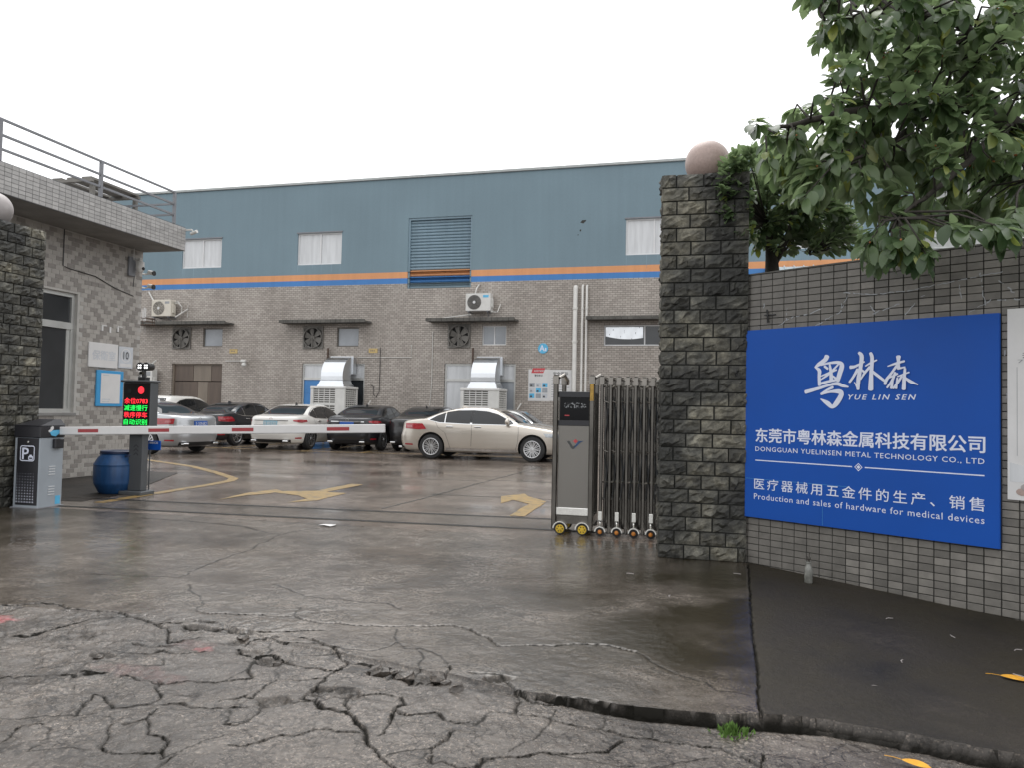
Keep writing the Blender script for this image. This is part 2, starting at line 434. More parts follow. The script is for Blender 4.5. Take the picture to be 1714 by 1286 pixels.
# ------------------------------------------------------------------ special materials
def ground_mat(name, c_lo, c_hi, wet_lo, wet_hi, agg=1.0, moss=0.0, attr=True, pud=(.52, .60), pscale=.45, fine=0, spec=.5):
    m, t, b = new_mat(name)
    tc = nd(t, 'ShaderNodeTexCoord'); P = tc.outputs['Object']
    big = nd(t, 'ShaderNodeTexNoise'); big.inputs['Scale'].default_value = .8; big.inputs['Detail'].default_value = 7; big.inputs['Roughness'].default_value = .62
    t.links.new(P, big.inputs['Vector'])
    col = ramp(t, big.outputs['Fac'], [(.34, [q*.75 for q in c_lo]), (.5, [(p+q)/2 for p, q in zip(c_lo, c_hi)]), (.66, c_hi)]).outputs[0]
    # exposed aggregate
    vo = nd(t, 'ShaderNodeTexVoronoi'); vo.inputs['Scale'].default_value = 75
    t.links.new(P, vo.inputs['Vector'])
    sp = nd(t, 'ShaderNodeTexNoise'); sp.inputs['Scale'].default_value = 2.2; sp.inputs['Detail'].default_value = 4
    t.links.new(P, sp.inputs['Vector'])
    spm = ramp(t, sp.outputs['Fac'], [(.42, (0, 0, 0)), (.62, (1, 1, 1))])
    vm = nd(t, 'ShaderNodeMapRange'); vm.inputs['From Min'].default_value = .0; vm.inputs['From Max'].default_value = 1
    vm.inputs['To Min'].default_value = .55; vm.inputs['To Max'].default_value = 1.75
    sep = nd(t, 'ShaderNodeSeparateColor'); t.links.new(vo.outputs['Color'], sep.inputs[0]); t.links.new(sep.outputs[0], vm.inputs['Value'])
    hs = nd(t, 'ShaderNodeHueSaturation'); t.links.new(col, hs.inputs['Color']); t.links.new(vm.outputs[0], hs.inputs['Value'])
    t.links.new(spm.outputs[0], hs.inputs['Fac'])
    col = hs.outputs[0]
    gv = nd(t, 'ShaderNodeTexVoronoi'); gv.inputs['Scale'].default_value = 140; t.links.new(P, gv.inputs['Vector'])
    gs = nd(t, 'ShaderNodeSeparateColor'); t.links.new(gv.outputs['Color'], gs.inputs[0])
    gr = ramp(t, gs.outputs[1], [(.0, (.55, .55, .55)), (.12, (1, 1, 1)), (.88, (1, 1, 1)), (.95, (2.0, 1.95, 1.9))])
    gm = nd(t, 'ShaderNodeMix', data_type='RGBA', blend_type='MULTIPLY'); gm.inputs[0].default_value = min(1, .65*agg+.2)
    t.links.new(col, gm.inputs[6]); t.links.new(gr.outputs[0], gm.inputs[7]); col = gm.outputs[2]
    n2 = nd(t, 'ShaderNodeTexNoise'); n2.inputs['Scale'].default_value = 5.5; n2.inputs['Detail'].default_value = 9; n2.inputs['Roughness'].default_value = .7
    t.links.new(P, n2.inputs['Vector'])
    st = ramp(t, n2.outputs['Fac'], [(.33, (.62, .60, .58)), (.6, (1.12, 1.12, 1.12))])
    mx = nd(t, 'ShaderNodeMix', data_type='RGBA', blend_type='MULTIPLY'); mx.inputs[0].default_value = 1
    t.links.new(col, mx.inputs[6]); t.links.new(st.outputs[0], mx.inputs[7]); col = mx.outputs[2]
    if moss:
        mo = nd(t, 'ShaderNodeTexNoise'); mo.inputs['Scale'].default_value = 1.4; mo.inputs['Detail'].default_value = 6
        t.links.new(P, mo.inputs['Vector'])
        mm = nd(t, 'ShaderNodeAttribute', attribute_name='moss')
        mu = nd(t, 'ShaderNodeMath', operation='MULTIPLY'); t.links.new(mm.outputs['Fac'], mu.inputs[0])
        mr = nd(t, 'ShaderNodeMapRange'); mr.inputs['From Min'].default_value = .26; mr.inputs['From Max'].default_value = .56
        t.links.new(mo.outputs['Fac'], mr.inputs['Value']); t.links.new(mr.outputs[0], mu.inputs[1])
        x = nd(t, 'ShaderNodeMix', data_type='RGBA'); x.inputs[7].default_value = (.026, .021, .012, 1)
        t.links.new(mu.outputs[0], x.inputs[0]); t.links.new(col, x.inputs[6]); col = x.outputs[2]
    if fine:
        # hairline crazing of the old surface, coarse and fine
        nw = nd(t, 'ShaderNodeTexNoise'); nw.inputs['Scale'].default_value = 6; nw.inputs['Detail'].default_value = 9; nw.inputs['Roughness'].default_value = .62
        t.links.new(P, nw.inputs['Vector'])
        cz = nd(t, 'ShaderNodeAttribute', attribute_name='craze')
        for sc_, wd, lo_ in ((3.4, .022, .44), (8, .045, .48), (19, .08, .54)):
            va = nd(t, 'ShaderNodeVectorMath', operation='MULTIPLY_ADD'); va.inputs[1].default_value = (.30, .30, 0)
            t.links.new(nw.outputs['Color'], va.inputs[0]); t.links.new(P, va.inputs[2])
            ve = nd(t, 'ShaderNodeTexVoronoi', feature='DISTANCE_TO_EDGE'); ve.inputs['Scale'].default_value = sc_
            t.links.new(va.outputs[0], ve.inputs['Vector'])
            ce = ramp(t, ve.outputs['Distance'], [(wd*.3, (.30, .28, .26)), (wd, (1, 1, 1))])
            nm = nd(t, 'ShaderNodeTexNoise'); nm.inputs['Scale'].default_value = 1.1+sc_*.12; nm.inputs['Detail'].default_value = 3; t.links.new(P, nm.inputs['Vector'])
            cm = nd(t, 'ShaderNodeMapRange'); cm.inputs['From Min'].default_value = lo_; cm.inputs['From Max'].default_value = lo_+.10
            t.links.new(nm.outputs['Fac'], cm.inputs['Value'])
            mm_ = nd(t, 'ShaderNodeMath', operation='MULTIPLY'); t.links.new(cm.outputs[0], mm_.inputs[0]); t.links.new(cz.outputs['Fac'], mm_.inputs[1])
            xf = nd(t, 'ShaderNodeMix', data_type='RGBA', blend_type='MULTIPLY'); t.links.new(mm_.outputs[0], xf.inputs[0])
            t.links.new(col, xf.inputs[6]); t.links.new(ce.outputs[0], xf.inputs[7]); col = xf.outputs[2]
    dirt_shade_out = None
    if attr:
        for an, c in (('dirt_shade', (.012, .011, .009)), ('paint', (.34, .07, .075))):  # dirt in cracks and pockets, plus painted shade along the slab step
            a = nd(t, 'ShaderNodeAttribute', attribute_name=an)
            if an == 'dirt_shade': dirt_shade_out = a.outputs['Fac']
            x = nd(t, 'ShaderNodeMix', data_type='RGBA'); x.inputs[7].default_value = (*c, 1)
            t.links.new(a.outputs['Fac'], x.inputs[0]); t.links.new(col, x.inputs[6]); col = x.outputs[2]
    t.links.new(col, b.inputs['Base Color'])
    # wet film: smooth where water stands
    pn = nd(t, 'ShaderNodeTexNoise'); pn.inputs['Scale'].default_value = pscale; pn.inputs['Detail'].default_value = 5; pn.inputs['Roughness'].default_value = .55
    mpp = nd(t, 'ShaderNodeMapping'); mpp.inputs['Scale'].default_value = (.55, 1.3, 1)
    t.links.new(P, mpp.inputs[0]); t.links.new(mpp.outputs[0], pn.inputs['Vector'])
    pr = ramp(t, pn.outputs['Fac'], [(pud[0], (1, 1, 1)), (pud[1], (0, 0, 0))])   # 0 in puddles
    rr = nd(t, 'ShaderNodeMapRange'); rr.inputs['To Min'].default_value = wet_lo; rr.inputs['To Max'].default_value = wet_hi
    t.links.new(n2.outputs['Fac'], rr.inputs['Value'])
    ml = nd(t, 'ShaderNodeMix', data_type='FLOAT'); ml.inputs[2].default_value = .10
    t.links.new(pr.outputs[0], ml.inputs[0]); t.links.new(rr.outputs[0], ml.inputs[3])
    t.links.new(ml.outputs[0], b.inputs['Roughness'])
    b.inputs['Specular IOR Level'].default_value = .5
    if dirt_shade_out is not None:
        sm = nd(t, 'ShaderNodeMapRange'); sm.inputs['To Min'].default_value = spec; sm.inputs['To Max'].default_value = .03
        t.links.new(dirt_shade_out, sm.inputs['Value']); t.links.new(sm.outputs[0], b.inputs['Specular IOR Level'])
    hgt = nd(t, 'ShaderNodeMath', operation='MULTIPLY_ADD'); hgt.inputs[1].default_value = .12
    t.links.new(vo.outputs['Distance'], hgt.inputs[0])
    n3 = nd(t, 'ShaderNodeTexNoise'); n3.inputs['Scale'].default_value = 30; n3.inputs['Detail'].default_value = 10; n3.inputs['Roughness'].default_value = .72
    t.links.new(P, n3.inputs['Vector']); t.links.new(n3.outputs['Fac'], hgt.inputs[2])
    bs = nd(t, 'ShaderNodeMath', operation='MULTIPLY'); bs.inputs[1].default_value = .5*agg
    t.links.new(pr.outputs[0], bs.inputs[0])
    bp = nd(t, 'ShaderNodeBump'); bp.inputs['Distance'].default_value = .012
    t.links.new(bs.outputs[0], bp.inputs['Strength']); t.links.new(hgt.outputs[0], bp.inputs['Height'])
    t.links.new(bp.outputs[0], b.inputs['Normal'])
    return m

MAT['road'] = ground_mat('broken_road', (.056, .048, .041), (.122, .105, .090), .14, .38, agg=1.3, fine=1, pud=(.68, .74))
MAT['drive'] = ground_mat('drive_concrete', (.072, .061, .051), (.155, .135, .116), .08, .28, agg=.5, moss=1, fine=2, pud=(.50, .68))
MAT['pave'] = ground_mat('pavement_concrete', (.009, .0078, .0065), (.034, .028, .023), .42, .74, agg=1.3, moss=.6, pud=(.7, .8), spec=.28)
MAT['yard'] = ground_mat('yard_concrete', (.085, .070, .058), (.19, .158, .134), .10, .34, agg=.55, attr=False, pud=(.44, .66), pscale=.5)
MAT['asphalt'] = ground_mat('far_ground', (.05, .05, .05), (.09, .09, .09), .3, .6, attr=False)

def brick_mat():
    m, t, b = new_mat('factory_tile')
    tc = nd(t, 'ShaderNodeTexCoord')
    mp = nd(t, 'ShaderNodeMapping'); mp.inputs['Rotation'].default_value = (radians(90), 0, 0)
    t.links.new(tc.outputs['Object'], mp.inputs[0])
    br = nd(t, 'ShaderNodeTexBrick')
    br.offset = .5
    br.inputs['Scale'].default_value = 1
    br.inputs['Color1'].default_value = (.44, .40, .36, 1); br.inputs['Color2'].default_value = (.315, .282, .252, 1); br.inputs['Mortar'].default_value = (.16, .145, .13, 1)
    br.inputs['Mortar Size'].default_value = .008; br.inputs['Brick Width'].default_value = .19; br.inputs['Row Height'].default_value = .08
    br.inputs['Bias'].default_value = -.1
    t.links.new(mp.outputs[0], br.inputs['Vector'])
    n = nd(t, 'ShaderNodeTexNoise'); n.inputs['Scale'].default_value = .5; n.inputs['Detail'].default_value = 8
    mp2 = nd(t, 'ShaderNodeMapping'); mp2.inputs['Scale'].default_value = (1.6, 1, .5); t.links.new(tc.outputs['Object'], mp2.inputs[0])
    t.links.new(mp2.outputs[0], n.inputs['Vector'])
    r = ramp(t, n.outputs['Fac'], [(.3, (.80, .78, .76)), (.7, (1.12, 1.11, 1.10))])
    mx = nd(t, 'ShaderNodeMix', data_type='RGBA', blend_type='MULTIPLY'); mx.inputs[0].default_value = 1
    t.links.new(br.outputs['Color'], mx.inputs[6]); t.links.new(r.outputs[0], mx.inputs[7])
    t.links.new(mx.outputs[2], b.inputs['Base Color'])
    b.inputs['Roughness'].default_value = .5
    bp = nd(t, 'ShaderNodeBump'); bp.inputs['Strength'].default_value = .6; bp.inputs['Distance'].default_value = .01; bp.invert = True
    t.links.new(br.outputs['Fac'], bp.inputs['Height']); t.links.new(bp.outputs[0], b.inputs['Normal'])
    return m
MAT['ftile'] = brick_mat()

def plaster(name, col, streak=.12):
    """painted render with rain streaks running down"""
    m, t, b = new_mat(name)
    tc = nd(t, 'ShaderNodeTexCoord')
    out = None
    for sc_, st_, amt in ((.35, (1, 1, 1), .07), (2.2, (2.2, 1, .09), streak), (14, (1, 1, 1), .03)):
        mp = nd(t, 'ShaderNodeMapping'); mp.inputs['Scale'].default_value = st_
        t.links.new(tc.outputs['Object'], mp.inputs[0])
        n = nd(t, 'ShaderNodeTexNoise'); n.inputs['Scale'].default_value = sc_; n.inputs['Detail'].default_value = 5
        t.links.new(mp.outputs[0], n.inputs['Vector'])
        r = ramp(t, n.outputs['Fac'], [(.32, (1-amt,)*3), (.68, (1+amt*.6,)*3)])
        mx = nd(t, 'ShaderNodeMix', data_type='RGBA', blend_type='MULTIPLY'); mx.inputs[0].default_value = 1
        if out is None: mx.inputs[6].default_value = (*col, 1)
        else: t.links.new(out, mx.inputs[6])
        t.links.new(r.outputs[0], mx.inputs[7]); out = mx.outputs[2]
    t.links.new(out, b.inputs['Base Color'])
    b.inputs['Roughness'].default_value = .6
    bp = nd(t, 'ShaderNodeBump'); bp.inputs['Strength'].default_value = .15; bp.inputs['Distance'].default_value = .01
    t.links.new(n.outputs['Fac'], bp.inputs['Height']); t.links.new(bp.outputs[0], b.inputs['Normal'])
    return m
MAT['blue_wall'] = plaster('blue_render', (.165, .238, .278), .035)
MAT['orange_band'] = plaster('orange_band', (.66, .30, .13), .06)
MAT['blue_band'] = plaster('blue_band', (.055, .20, .48), .06)
MAT['shutter'] = plaster('shutter_paint', (.21, .295, .35), .08)
MAT['corr'] = plaster('corrugated_sheet', (.52, .53, .51), .12)
MAT['lean'] = plaster('pale_roof_sheet', (.52, .60, .64), .08)
MAT['coping'] = plaster('coping_metal', (.42, .44, .43), .08)

def leaf_mat(name, c1, c2, back):
    m, t, b = new_mat(name)
    oi = nd(t, 'ShaderNodeObjectInfo'); at = nd(t, 'ShaderNodeAttribute', attribute_name='tone')
    ad = nd(t, 'ShaderNodeMath', operation='ADD'); t.links.new(oi.outputs['Random'], ad.inputs[0]); t.links.new(at.outputs['Fac'], ad.inputs[1])
    fr = nd(t, 'ShaderNodeMath', operation='FRACT'); t.links.new(ad.outputs[0], fr.inputs[0])
    r = ramp(t, fr.outputs[0], [(0, c1), (.86, c2), (1, (c2[0]*2.2, c2[1]*1.7, c2[2]*.9))])
    ge = nd(t, 'ShaderNodeNewGeometry')
    mx = nd(t, 'ShaderNodeMix', data_type='RGBA'); mx.inputs[7].default_value = (*back, 1)
    t.links.new(ge.outputs['Backfacing'], mx.inputs[0]); t.links.new(r.outputs[0], mx.inputs[6])
    t.links.new(mx.outputs[2], b.inputs['Base Color'])
    b.inputs['Roughness'].default_value = .32
    tr = nd(t, 'ShaderNodeBsdfTranslucent'); 
    hs = nd(t, 'ShaderNodeHueSaturation'); hs.inputs['Value'].default_value = 2.2; hs.inputs['Saturation'].default_value = 1.2
    t.links.new(mx.outputs[2], hs.inputs['Color']); t.links.new(hs.outputs[0], tr.inputs['Color'])
    ms = nd(t, 'ShaderNodeMixShader'); ms.inputs[0].default_value = .40
    t.links.new(b.outputs[0], ms.inputs[1]); t.links.new(tr.outputs[0], ms.inputs[2])
    t.links.new(ms.outputs[0], t.nodes['Material Output'].inputs[0])
    return m
MAT['leaf'] = leaf_mat('fig_leaf', (.055, .090, .040), (.12, .168, .08), (.14, .18, .10))
MAT['leaf2'] = leaf_mat('small_leaf', (.045, .075, .034), (.11, .155, .075), (.13, .17, .095))

# ------------------------------------------------------------------ ground
CRACKS = [(0.014,[(-2.58,3.33),(-2.62,3.4),(-2.58,3.37)]),(0.014,[(-2.26,2.87),(-2.34,2.95),(-2.37,2.97)]),(0.014,[(-2.75,3.12),(-2.75,3.03),(-2.68,2.92)]),(0.014,[(-2.34,2.71),(-2.39,2.78),(-2.45,2.87),(-2.44,2.88)]),(0.014,[(-2.48,3.45),(-2.35,3.47),(-2.2,3.56)]),(0.014,[(-2.32,3.18),(-2.23,3.15)]),(0.014,[(-2.13,2.83),(-2.05,2.7)]),(0.012,[(-3.77,4.1),(-3.71,4.21),(-3.55,4.3)]),(0.014,[(-2.2,3.56),(-2.35,3.79),(-2.31,3.83)]),(0.012,[(-2.31,3.5),(-2.27,3.66),(-2.35,3.82)]),(0.012,[(-2.07,3.58),(-2.16,3.69),(-2.12,3.8)]),(0.014,[(-1.75,3.39),(-1.83,3.56)]),(0.012,[(-2.08,3.19),(-2.0,3.05),(-1.93,3.11),(-1.97,3.28)]),(0.012,[(-2.84,2.87),(-2.69,2.79),(-2.58,2.66),(-2.58,2.59)]),(.085,[(-.75,3.73),(-.3,3.70),(.12,3.70),(.29,3.745),(.65,3.765),(.94,3.735),(1.16,3.685),(1.34,3.675),(3.4,3.46)]),(.09,[(.2,3.69),(.29,3.735),(.65,3.755),(.94,3.725),(1.16,3.675)]),(0.035,[(-4.8,4.16),(-4.56,4.28),(-4.44,4.32),(-4.36,4.39),(-4.18,4.4),(-4.05,4.34),(-3.97,4.36),(-3.8,4.32),(-3.7,4.35),(-3.55,4.3),(-3.41,4.27),(-3.29,4.25),(-3.16,4.28),(-3.09,4.34),(-2.98,4.37)]),(0.012,[(-3.77,5.17),(-3.6,4.99),(-3.47,4.91),(-3.3,4.69),(-3.23,4.54)]),(0.022,[(-3.23,4.54),(-3.13,4.5),(-3.04,4.55),(-2.89,4.57),(-2.78,4.61)]),(0.02,[(-3.02,4.55),(-2.84,4.59),(-2.68,4.6),(-2.58,4.66),(-2.5,4.61)]),(0.017,[(-2.5,4.61),(-2.36,4.57),(-2.32,4.53),(-2.21,4.58),(-2.09,4.56),(-1.89,4.61),(-1.78,4.68),(-1.71,4.68),(-1.51,4.76),(-1.38,4.69),(-1.3,4.59),(-1.22,4.55)]),(0.016,[(-1.51,4.75),(-1.4,4.72),(-1.29,4.58),(-1.23,4.56),(-1.13,4.41),(-1.04,4.44),(-0.96,4.5),(-0.83,4.52),(-0.71,4.6),(-0.53,4.62),(-0.36,4.54)]),(0.01,[(-0.36,4.54),(-0.21,4.35),(-0.09,4.23),(0.04,4.15),(0.13,4.05),(0.26,4.01)]),(0.03,[(-3.12,4.23),(-2.83,4.28),(-2.7,4.25),(-2.59,4.28),(-2.52,4.29),(-2.39,4.35),(-2.26,4.41)]),(0.05,[(-2.31,4.24),(-2.22,4.23),(-2.08,4.12),(-1.98,4.11)]),(0.01,[(-1.98,4.11),(-1.82,4.1),(-1.73,4.21),(-1.72,4.33),(-1.84,4.57)]),(0.012,[(-1.72,4.33),(-1.61,4.22),(-1.54,4.26),(-1.39,4.13),(-1.28,3.99),(-1.18,4.01)]),(0.01,[(-1.54,4.26),(-1.48,4.09),(-1.41,3.88),(-1.43,3.82)]),(0.03,[(-1.28,3.99),(-1.28,3.89),(-1.29,3.82),(-1.36,3.79),(-1.4,3.71)]),(0.05,[(-1.78,3.93),(-1.68,3.91),(-1.58,3.92),(-1.46,3.86),(-1.41,3.8),(-1.41,3.73)]),(0.02,[(-2.62,3.97),(-2.57,4.01),(-2.56,4.12),(-2.52,4.17),(-2.45,4.18),(-2.35,4.13),(-2.25,4.14),(-2.14,4.15),(-2.03,4.12),(-1.98,4.11)]),(0.04,[(-2.54,3.93),(-2.43,3.88),(-2.36,3.85),(-2.32,3.91),(-2.25,3.88),(-2.12,3.8),(-2.01,3.77),(-1.86,3.76),(-1.83,3.8),(-1.84,3.92),(-1.92,3.98),(-2.01,4.1)]),(0.012,[(-2.34,3.93),(-2.4,4.04),(-2.42,4.12)]),(0.012,[(-2.24,4.03),(-2.17,3.93),(-2.07,3.96),(-1.98,4.02)]),(0.028,[(-1.83,3.8),(-1.84,3.69),(-1.83,3.54),(-1.83,3.39),(-1.74,3.37),(-1.66,3.3),(-1.56,3.31),(-1.5,3.27),(-1.44,3.2),(-1.38,3.11),(-1.31,3.04),(-1.24,2.97),(-1.2,2.92),(-1.15,2.88),(-1.12,2.81)]),(0.02,[(-1.64,3.48),(-1.56,3.33)]),(0.02,[(-1.63,3.49),(-1.54,3.52),(-1.48,3.54),(-1.37,3.54),(-1.33,3.46),(-1.34,3.38),(-1.31,3.24),(-1.31,3.13)]),(0.015,[(-1.88,2.87),(-1.81,2.89),(-1.79,2.95),(-1.74,2.99),(-1.72,3.03),(-1.65,3.04),(-1.6,3.13),(-1.56,3.16),(-1.49,3.13),(-1.43,3.14)]),(0.012,[(-1.91,3.02),(-1.81,2.95),(-1.75,2.96)]),(0.015,[(-2.0,3.05),(-1.95,3.05),(-1.93,3.09),(-1.97,3.28),(-1.85,3.34),(-1.75,3.39)]),(0.02,[(-2.16,3.29),(-2.12,3.34),(-2.05,3.32),(-2.09,3.46),(-2.07,3.58),(-1.95,3.59),(-1.87,3.64)]),(0.02,[(-1.34,3.38),(-1.26,3.35),(-1.21,3.4),(-1.16,3.42),(-1.1,3.35),(-1.03,3.34),(-1.0,3.37)]),(0.012,[(-0.97,3.34),(-0.95,3.4),(-0.92,3.47)]),(0.012,[(-1.0,3.34),(-0.97,3.37),(-0.92,3.51),(-0.82,3.53)]),(0.018,[(-1.02,3.26),(-1.04,3.15),(-1.07,3.08),(-1.05,3.01),(-1.01,2.96),(-0.97,3.0),(-0.91,2.96),(-0.83,2.97),(-0.8,3.05)]),(0.009,[(-1.07,3.08),(-1.16,3.04),(-1.21,2.98)]),(0.009,[(-1.09,3.04),(-1.07,2.93)]),(0.02,[(-0.92,2.94),(-0.84,2.97),(-0.81,3.06),(-0.73,3.11),(-0.66,3.15),(-0.59,3.21),(-0.5,3.22),(-0.45,3.25),(-0.37,3.29),(-0.31,3.43)]),(0.009,[(-0.59,3.21),(-0.44,3.19),(-0.34,3.18),(-0.19,3.2),(-0.06,3.29),(0.06,3.37)]),(0.01,[(-0.75,3.15),(-0.72,3.23),(-0.67,3.31),(-0.63,3.45),(-0.63,3.51)]),(0.014,[(-0.81,3.53),(-0.81,3.68),(-0.88,3.79),(-1.0,3.92),(-1.14,3.92)]),(0.05,[(-0.82,3.75),(-0.71,3.68),(-0.61,3.74),(-0.52,3.74),(-0.4,3.73)]),(0.02,[(-0.8,3.53),(-0.66,3.54),(-0.6,3.51),(-0.41,3.51),(-0.31,3.48),(-0.2,3.49),(-0.07,3.47),(0.12,3.48),(0.27,3.35)]),(0.01,[(-0.64,3.65),(-0.64,3.54)]),(0.01,[(-0.4,3.65),(-0.4,3.52)]),(0.01,[(-0.19,3.6),(-0.2,3.49)]),(0.0145,[(0.45,7.45),(0.39,6.16),(0.34,5.2),(0.32,4.38),(0.29,3.93),(0.3,3.76)]),(0.02,[(0.25,3.03),(0.29,3.48)]),(0.006,[(-6.44,7.96),(-5.45,7.91),(-5.0,7.82),(-4.55,7.54),(-4.37,7.49)]),(0.013,[(-4.0,5.36),(-4.12,6.11),(-4.16,6.62),(-4.34,7.45),(-4.3,7.7),(-4.22,7.92),(-4.04,8.26)]),(0.006,[(-4.7,5.25),(-4.0,5.36)]),(0.008,[(-3.19,5.42),(-3.02,5.3),(-2.77,5.16),(-2.58,5.12),(-2.47,5.16),(-2.31,5.11),(-2.14,5.14),(-1.98,5.02)]),(0.006,[(-2.59,4.67),(-2.67,4.87)]),(0.04,[(-3.88,3.75),(-3.81,3.78),(-3.81,3.88),(-3.79,4.02),(-3.77,4.1)]),(0.02,[(-3.15,3.86),(-3.04,3.83),(-2.91,3.91)]),(0.016,[(-3.1,3.7),(-2.93,3.72),(-2.88,3.78),(-2.78,3.74),(-2.7,3.75),(-2.67,3.85)]),(0.025,[(-3.37,3.18),(-3.25,3.27),(-3.18,3.3),(-3.12,3.33),(-3.03,3.31)]),(0.05,[(-3.06,3.38),(-2.98,3.34),(-2.94,3.38)]),(0.01,[(-2.88,3.5),(-2.86,3.56),(-2.74,3.57),(-2.81,3.68)]),(0.02,[(-2.85,3.39),(-2.72,3.37),(-2.58,3.37),(-2.48,3.45)]),(0.03,[(-2.77,2.62),(-2.81,2.76),(-2.73,2.82)]),(0.018,[(-2.75,3.12),(-2.7,3.11),(-2.59,3.04),(-2.53,3.08),(-2.47,3.12),(-2.49,3.23),(-2.58,3.33)]),(0.01,[(-2.57,2.97),(-2.48,2.94),(-2.44,2.88)]),(0.015,[(-2.4,2.9),(-2.37,2.97),(-2.38,3.08)]),(0.02,[(-2.34,2.71),(-2.25,2.69),(-2.14,2.71),(-2.09,2.74),(-2.13,2.83),(-2.19,2.87),(-2.26,2.87)]),(0.012,[(-2.05,2.7),(-2.03,2.77),(-1.98,2.85),(-1.94,2.93)]),(0.02,[(-2.02,2.57),(-2.02,2.67),(-2.02,2.74)]),(0.06,[(-2.4,3.13),(-2.38,3.17),(-2.32,3.18)]),(0.02,[(-2.4,3.28),(-2.33,3.3)]),(0.015,[(-2.19,3.26),(-2.11,3.36)]),(0.02,[(-2.23,3.15),(-2.15,3.18),(-2.13,3.19),(-2.04,3.24)]),(0.02,[(-3.33,4.24),(-3.25,4.19),(-3.1,4.1),(-2.97,3.92),(-2.94,3.99),(-2.9,4.03),(-2.89,4.07)]),(0.012,[(-2.96,2.8),(-2.86,2.86),(-2.68,2.92),(-2.63,2.97)]),(0.012,[(-2.58,2.59),(-2.48,2.67),(-2.39,2.67),(-2.37,2.74)])]
HOLES = [(-1.565, 3.817, .10, .03), (-1.35, 3.80, .09, .025), (-2.254, 3.83, .11, .025), (-2.45, 3.9, .09, .022), (-1.72, 3.50, .10, .03), (-2.97, 4.22, .09, .025),
         (-2.75, 4.25, .08, .02), (-2.60, 4.05, .07, .02), (-1.0, 3.86, .07, .03), (-3.2, 3.62, .07, .05), (-3.6, 3.85, .14, .02), (-1.95, 3.33, .08, .03)]

def vnoise(x, y, s, seed):
    """smooth value noise on arrays"""
    g = np.random.default_rng(seed).random((257, 257))
    u = x/s + 1000.3; v = y/s + 1000.7
    i = np.floor(u).astype(int); j = np.floor(v).astype(int)
    fu = u-i; fv = v-j
    fu = fu*fu*(3-2*fu); fv = fv*fv*(3-2*fv)
    i0, i1, j0, j1 = i % 257, (i+1) % 257, j % 257, (j+1) % 257
    return (g[i0, j0]*(1-fu)*(1-fv) + g[i1, j0]*fu*(1-fv) + g[i0, j1]*(1-fu)*fv + g[i1, j1]*fu*fv)-.5

def fbm(x, y, s, seed, o=4):
    r = 0; a = 1
    for k in range(o):
        r = r + a*vnoise(x, y, s, seed+k); a *= .5; s *= .5
    return r

EDGE = [(-5.6, 4.26), (-4.56, 4.28), (-3.8, 4.32), (-2.98, 4.37), (-2.3, 4.1), (-1.6, 3.95), (-.82, 3.75), (-.52, 3.74), (-.16, 3.72), (.12, 3.73), (.29, 3.78), (.65, 3.80), (.94, 3.77), (1.16, 3.72), (1.34, 3.71), (3.4, 3.5)]
ex, ey = np.array([e[0] for e in EDGE]), np.array([e[1] for e in EDGE])
jx = lambda y: np.interp(y, [3.0, 3.79, 4.66, 6.16, 7.49, 9], [.27, .28, .32, .39, .44, .5])

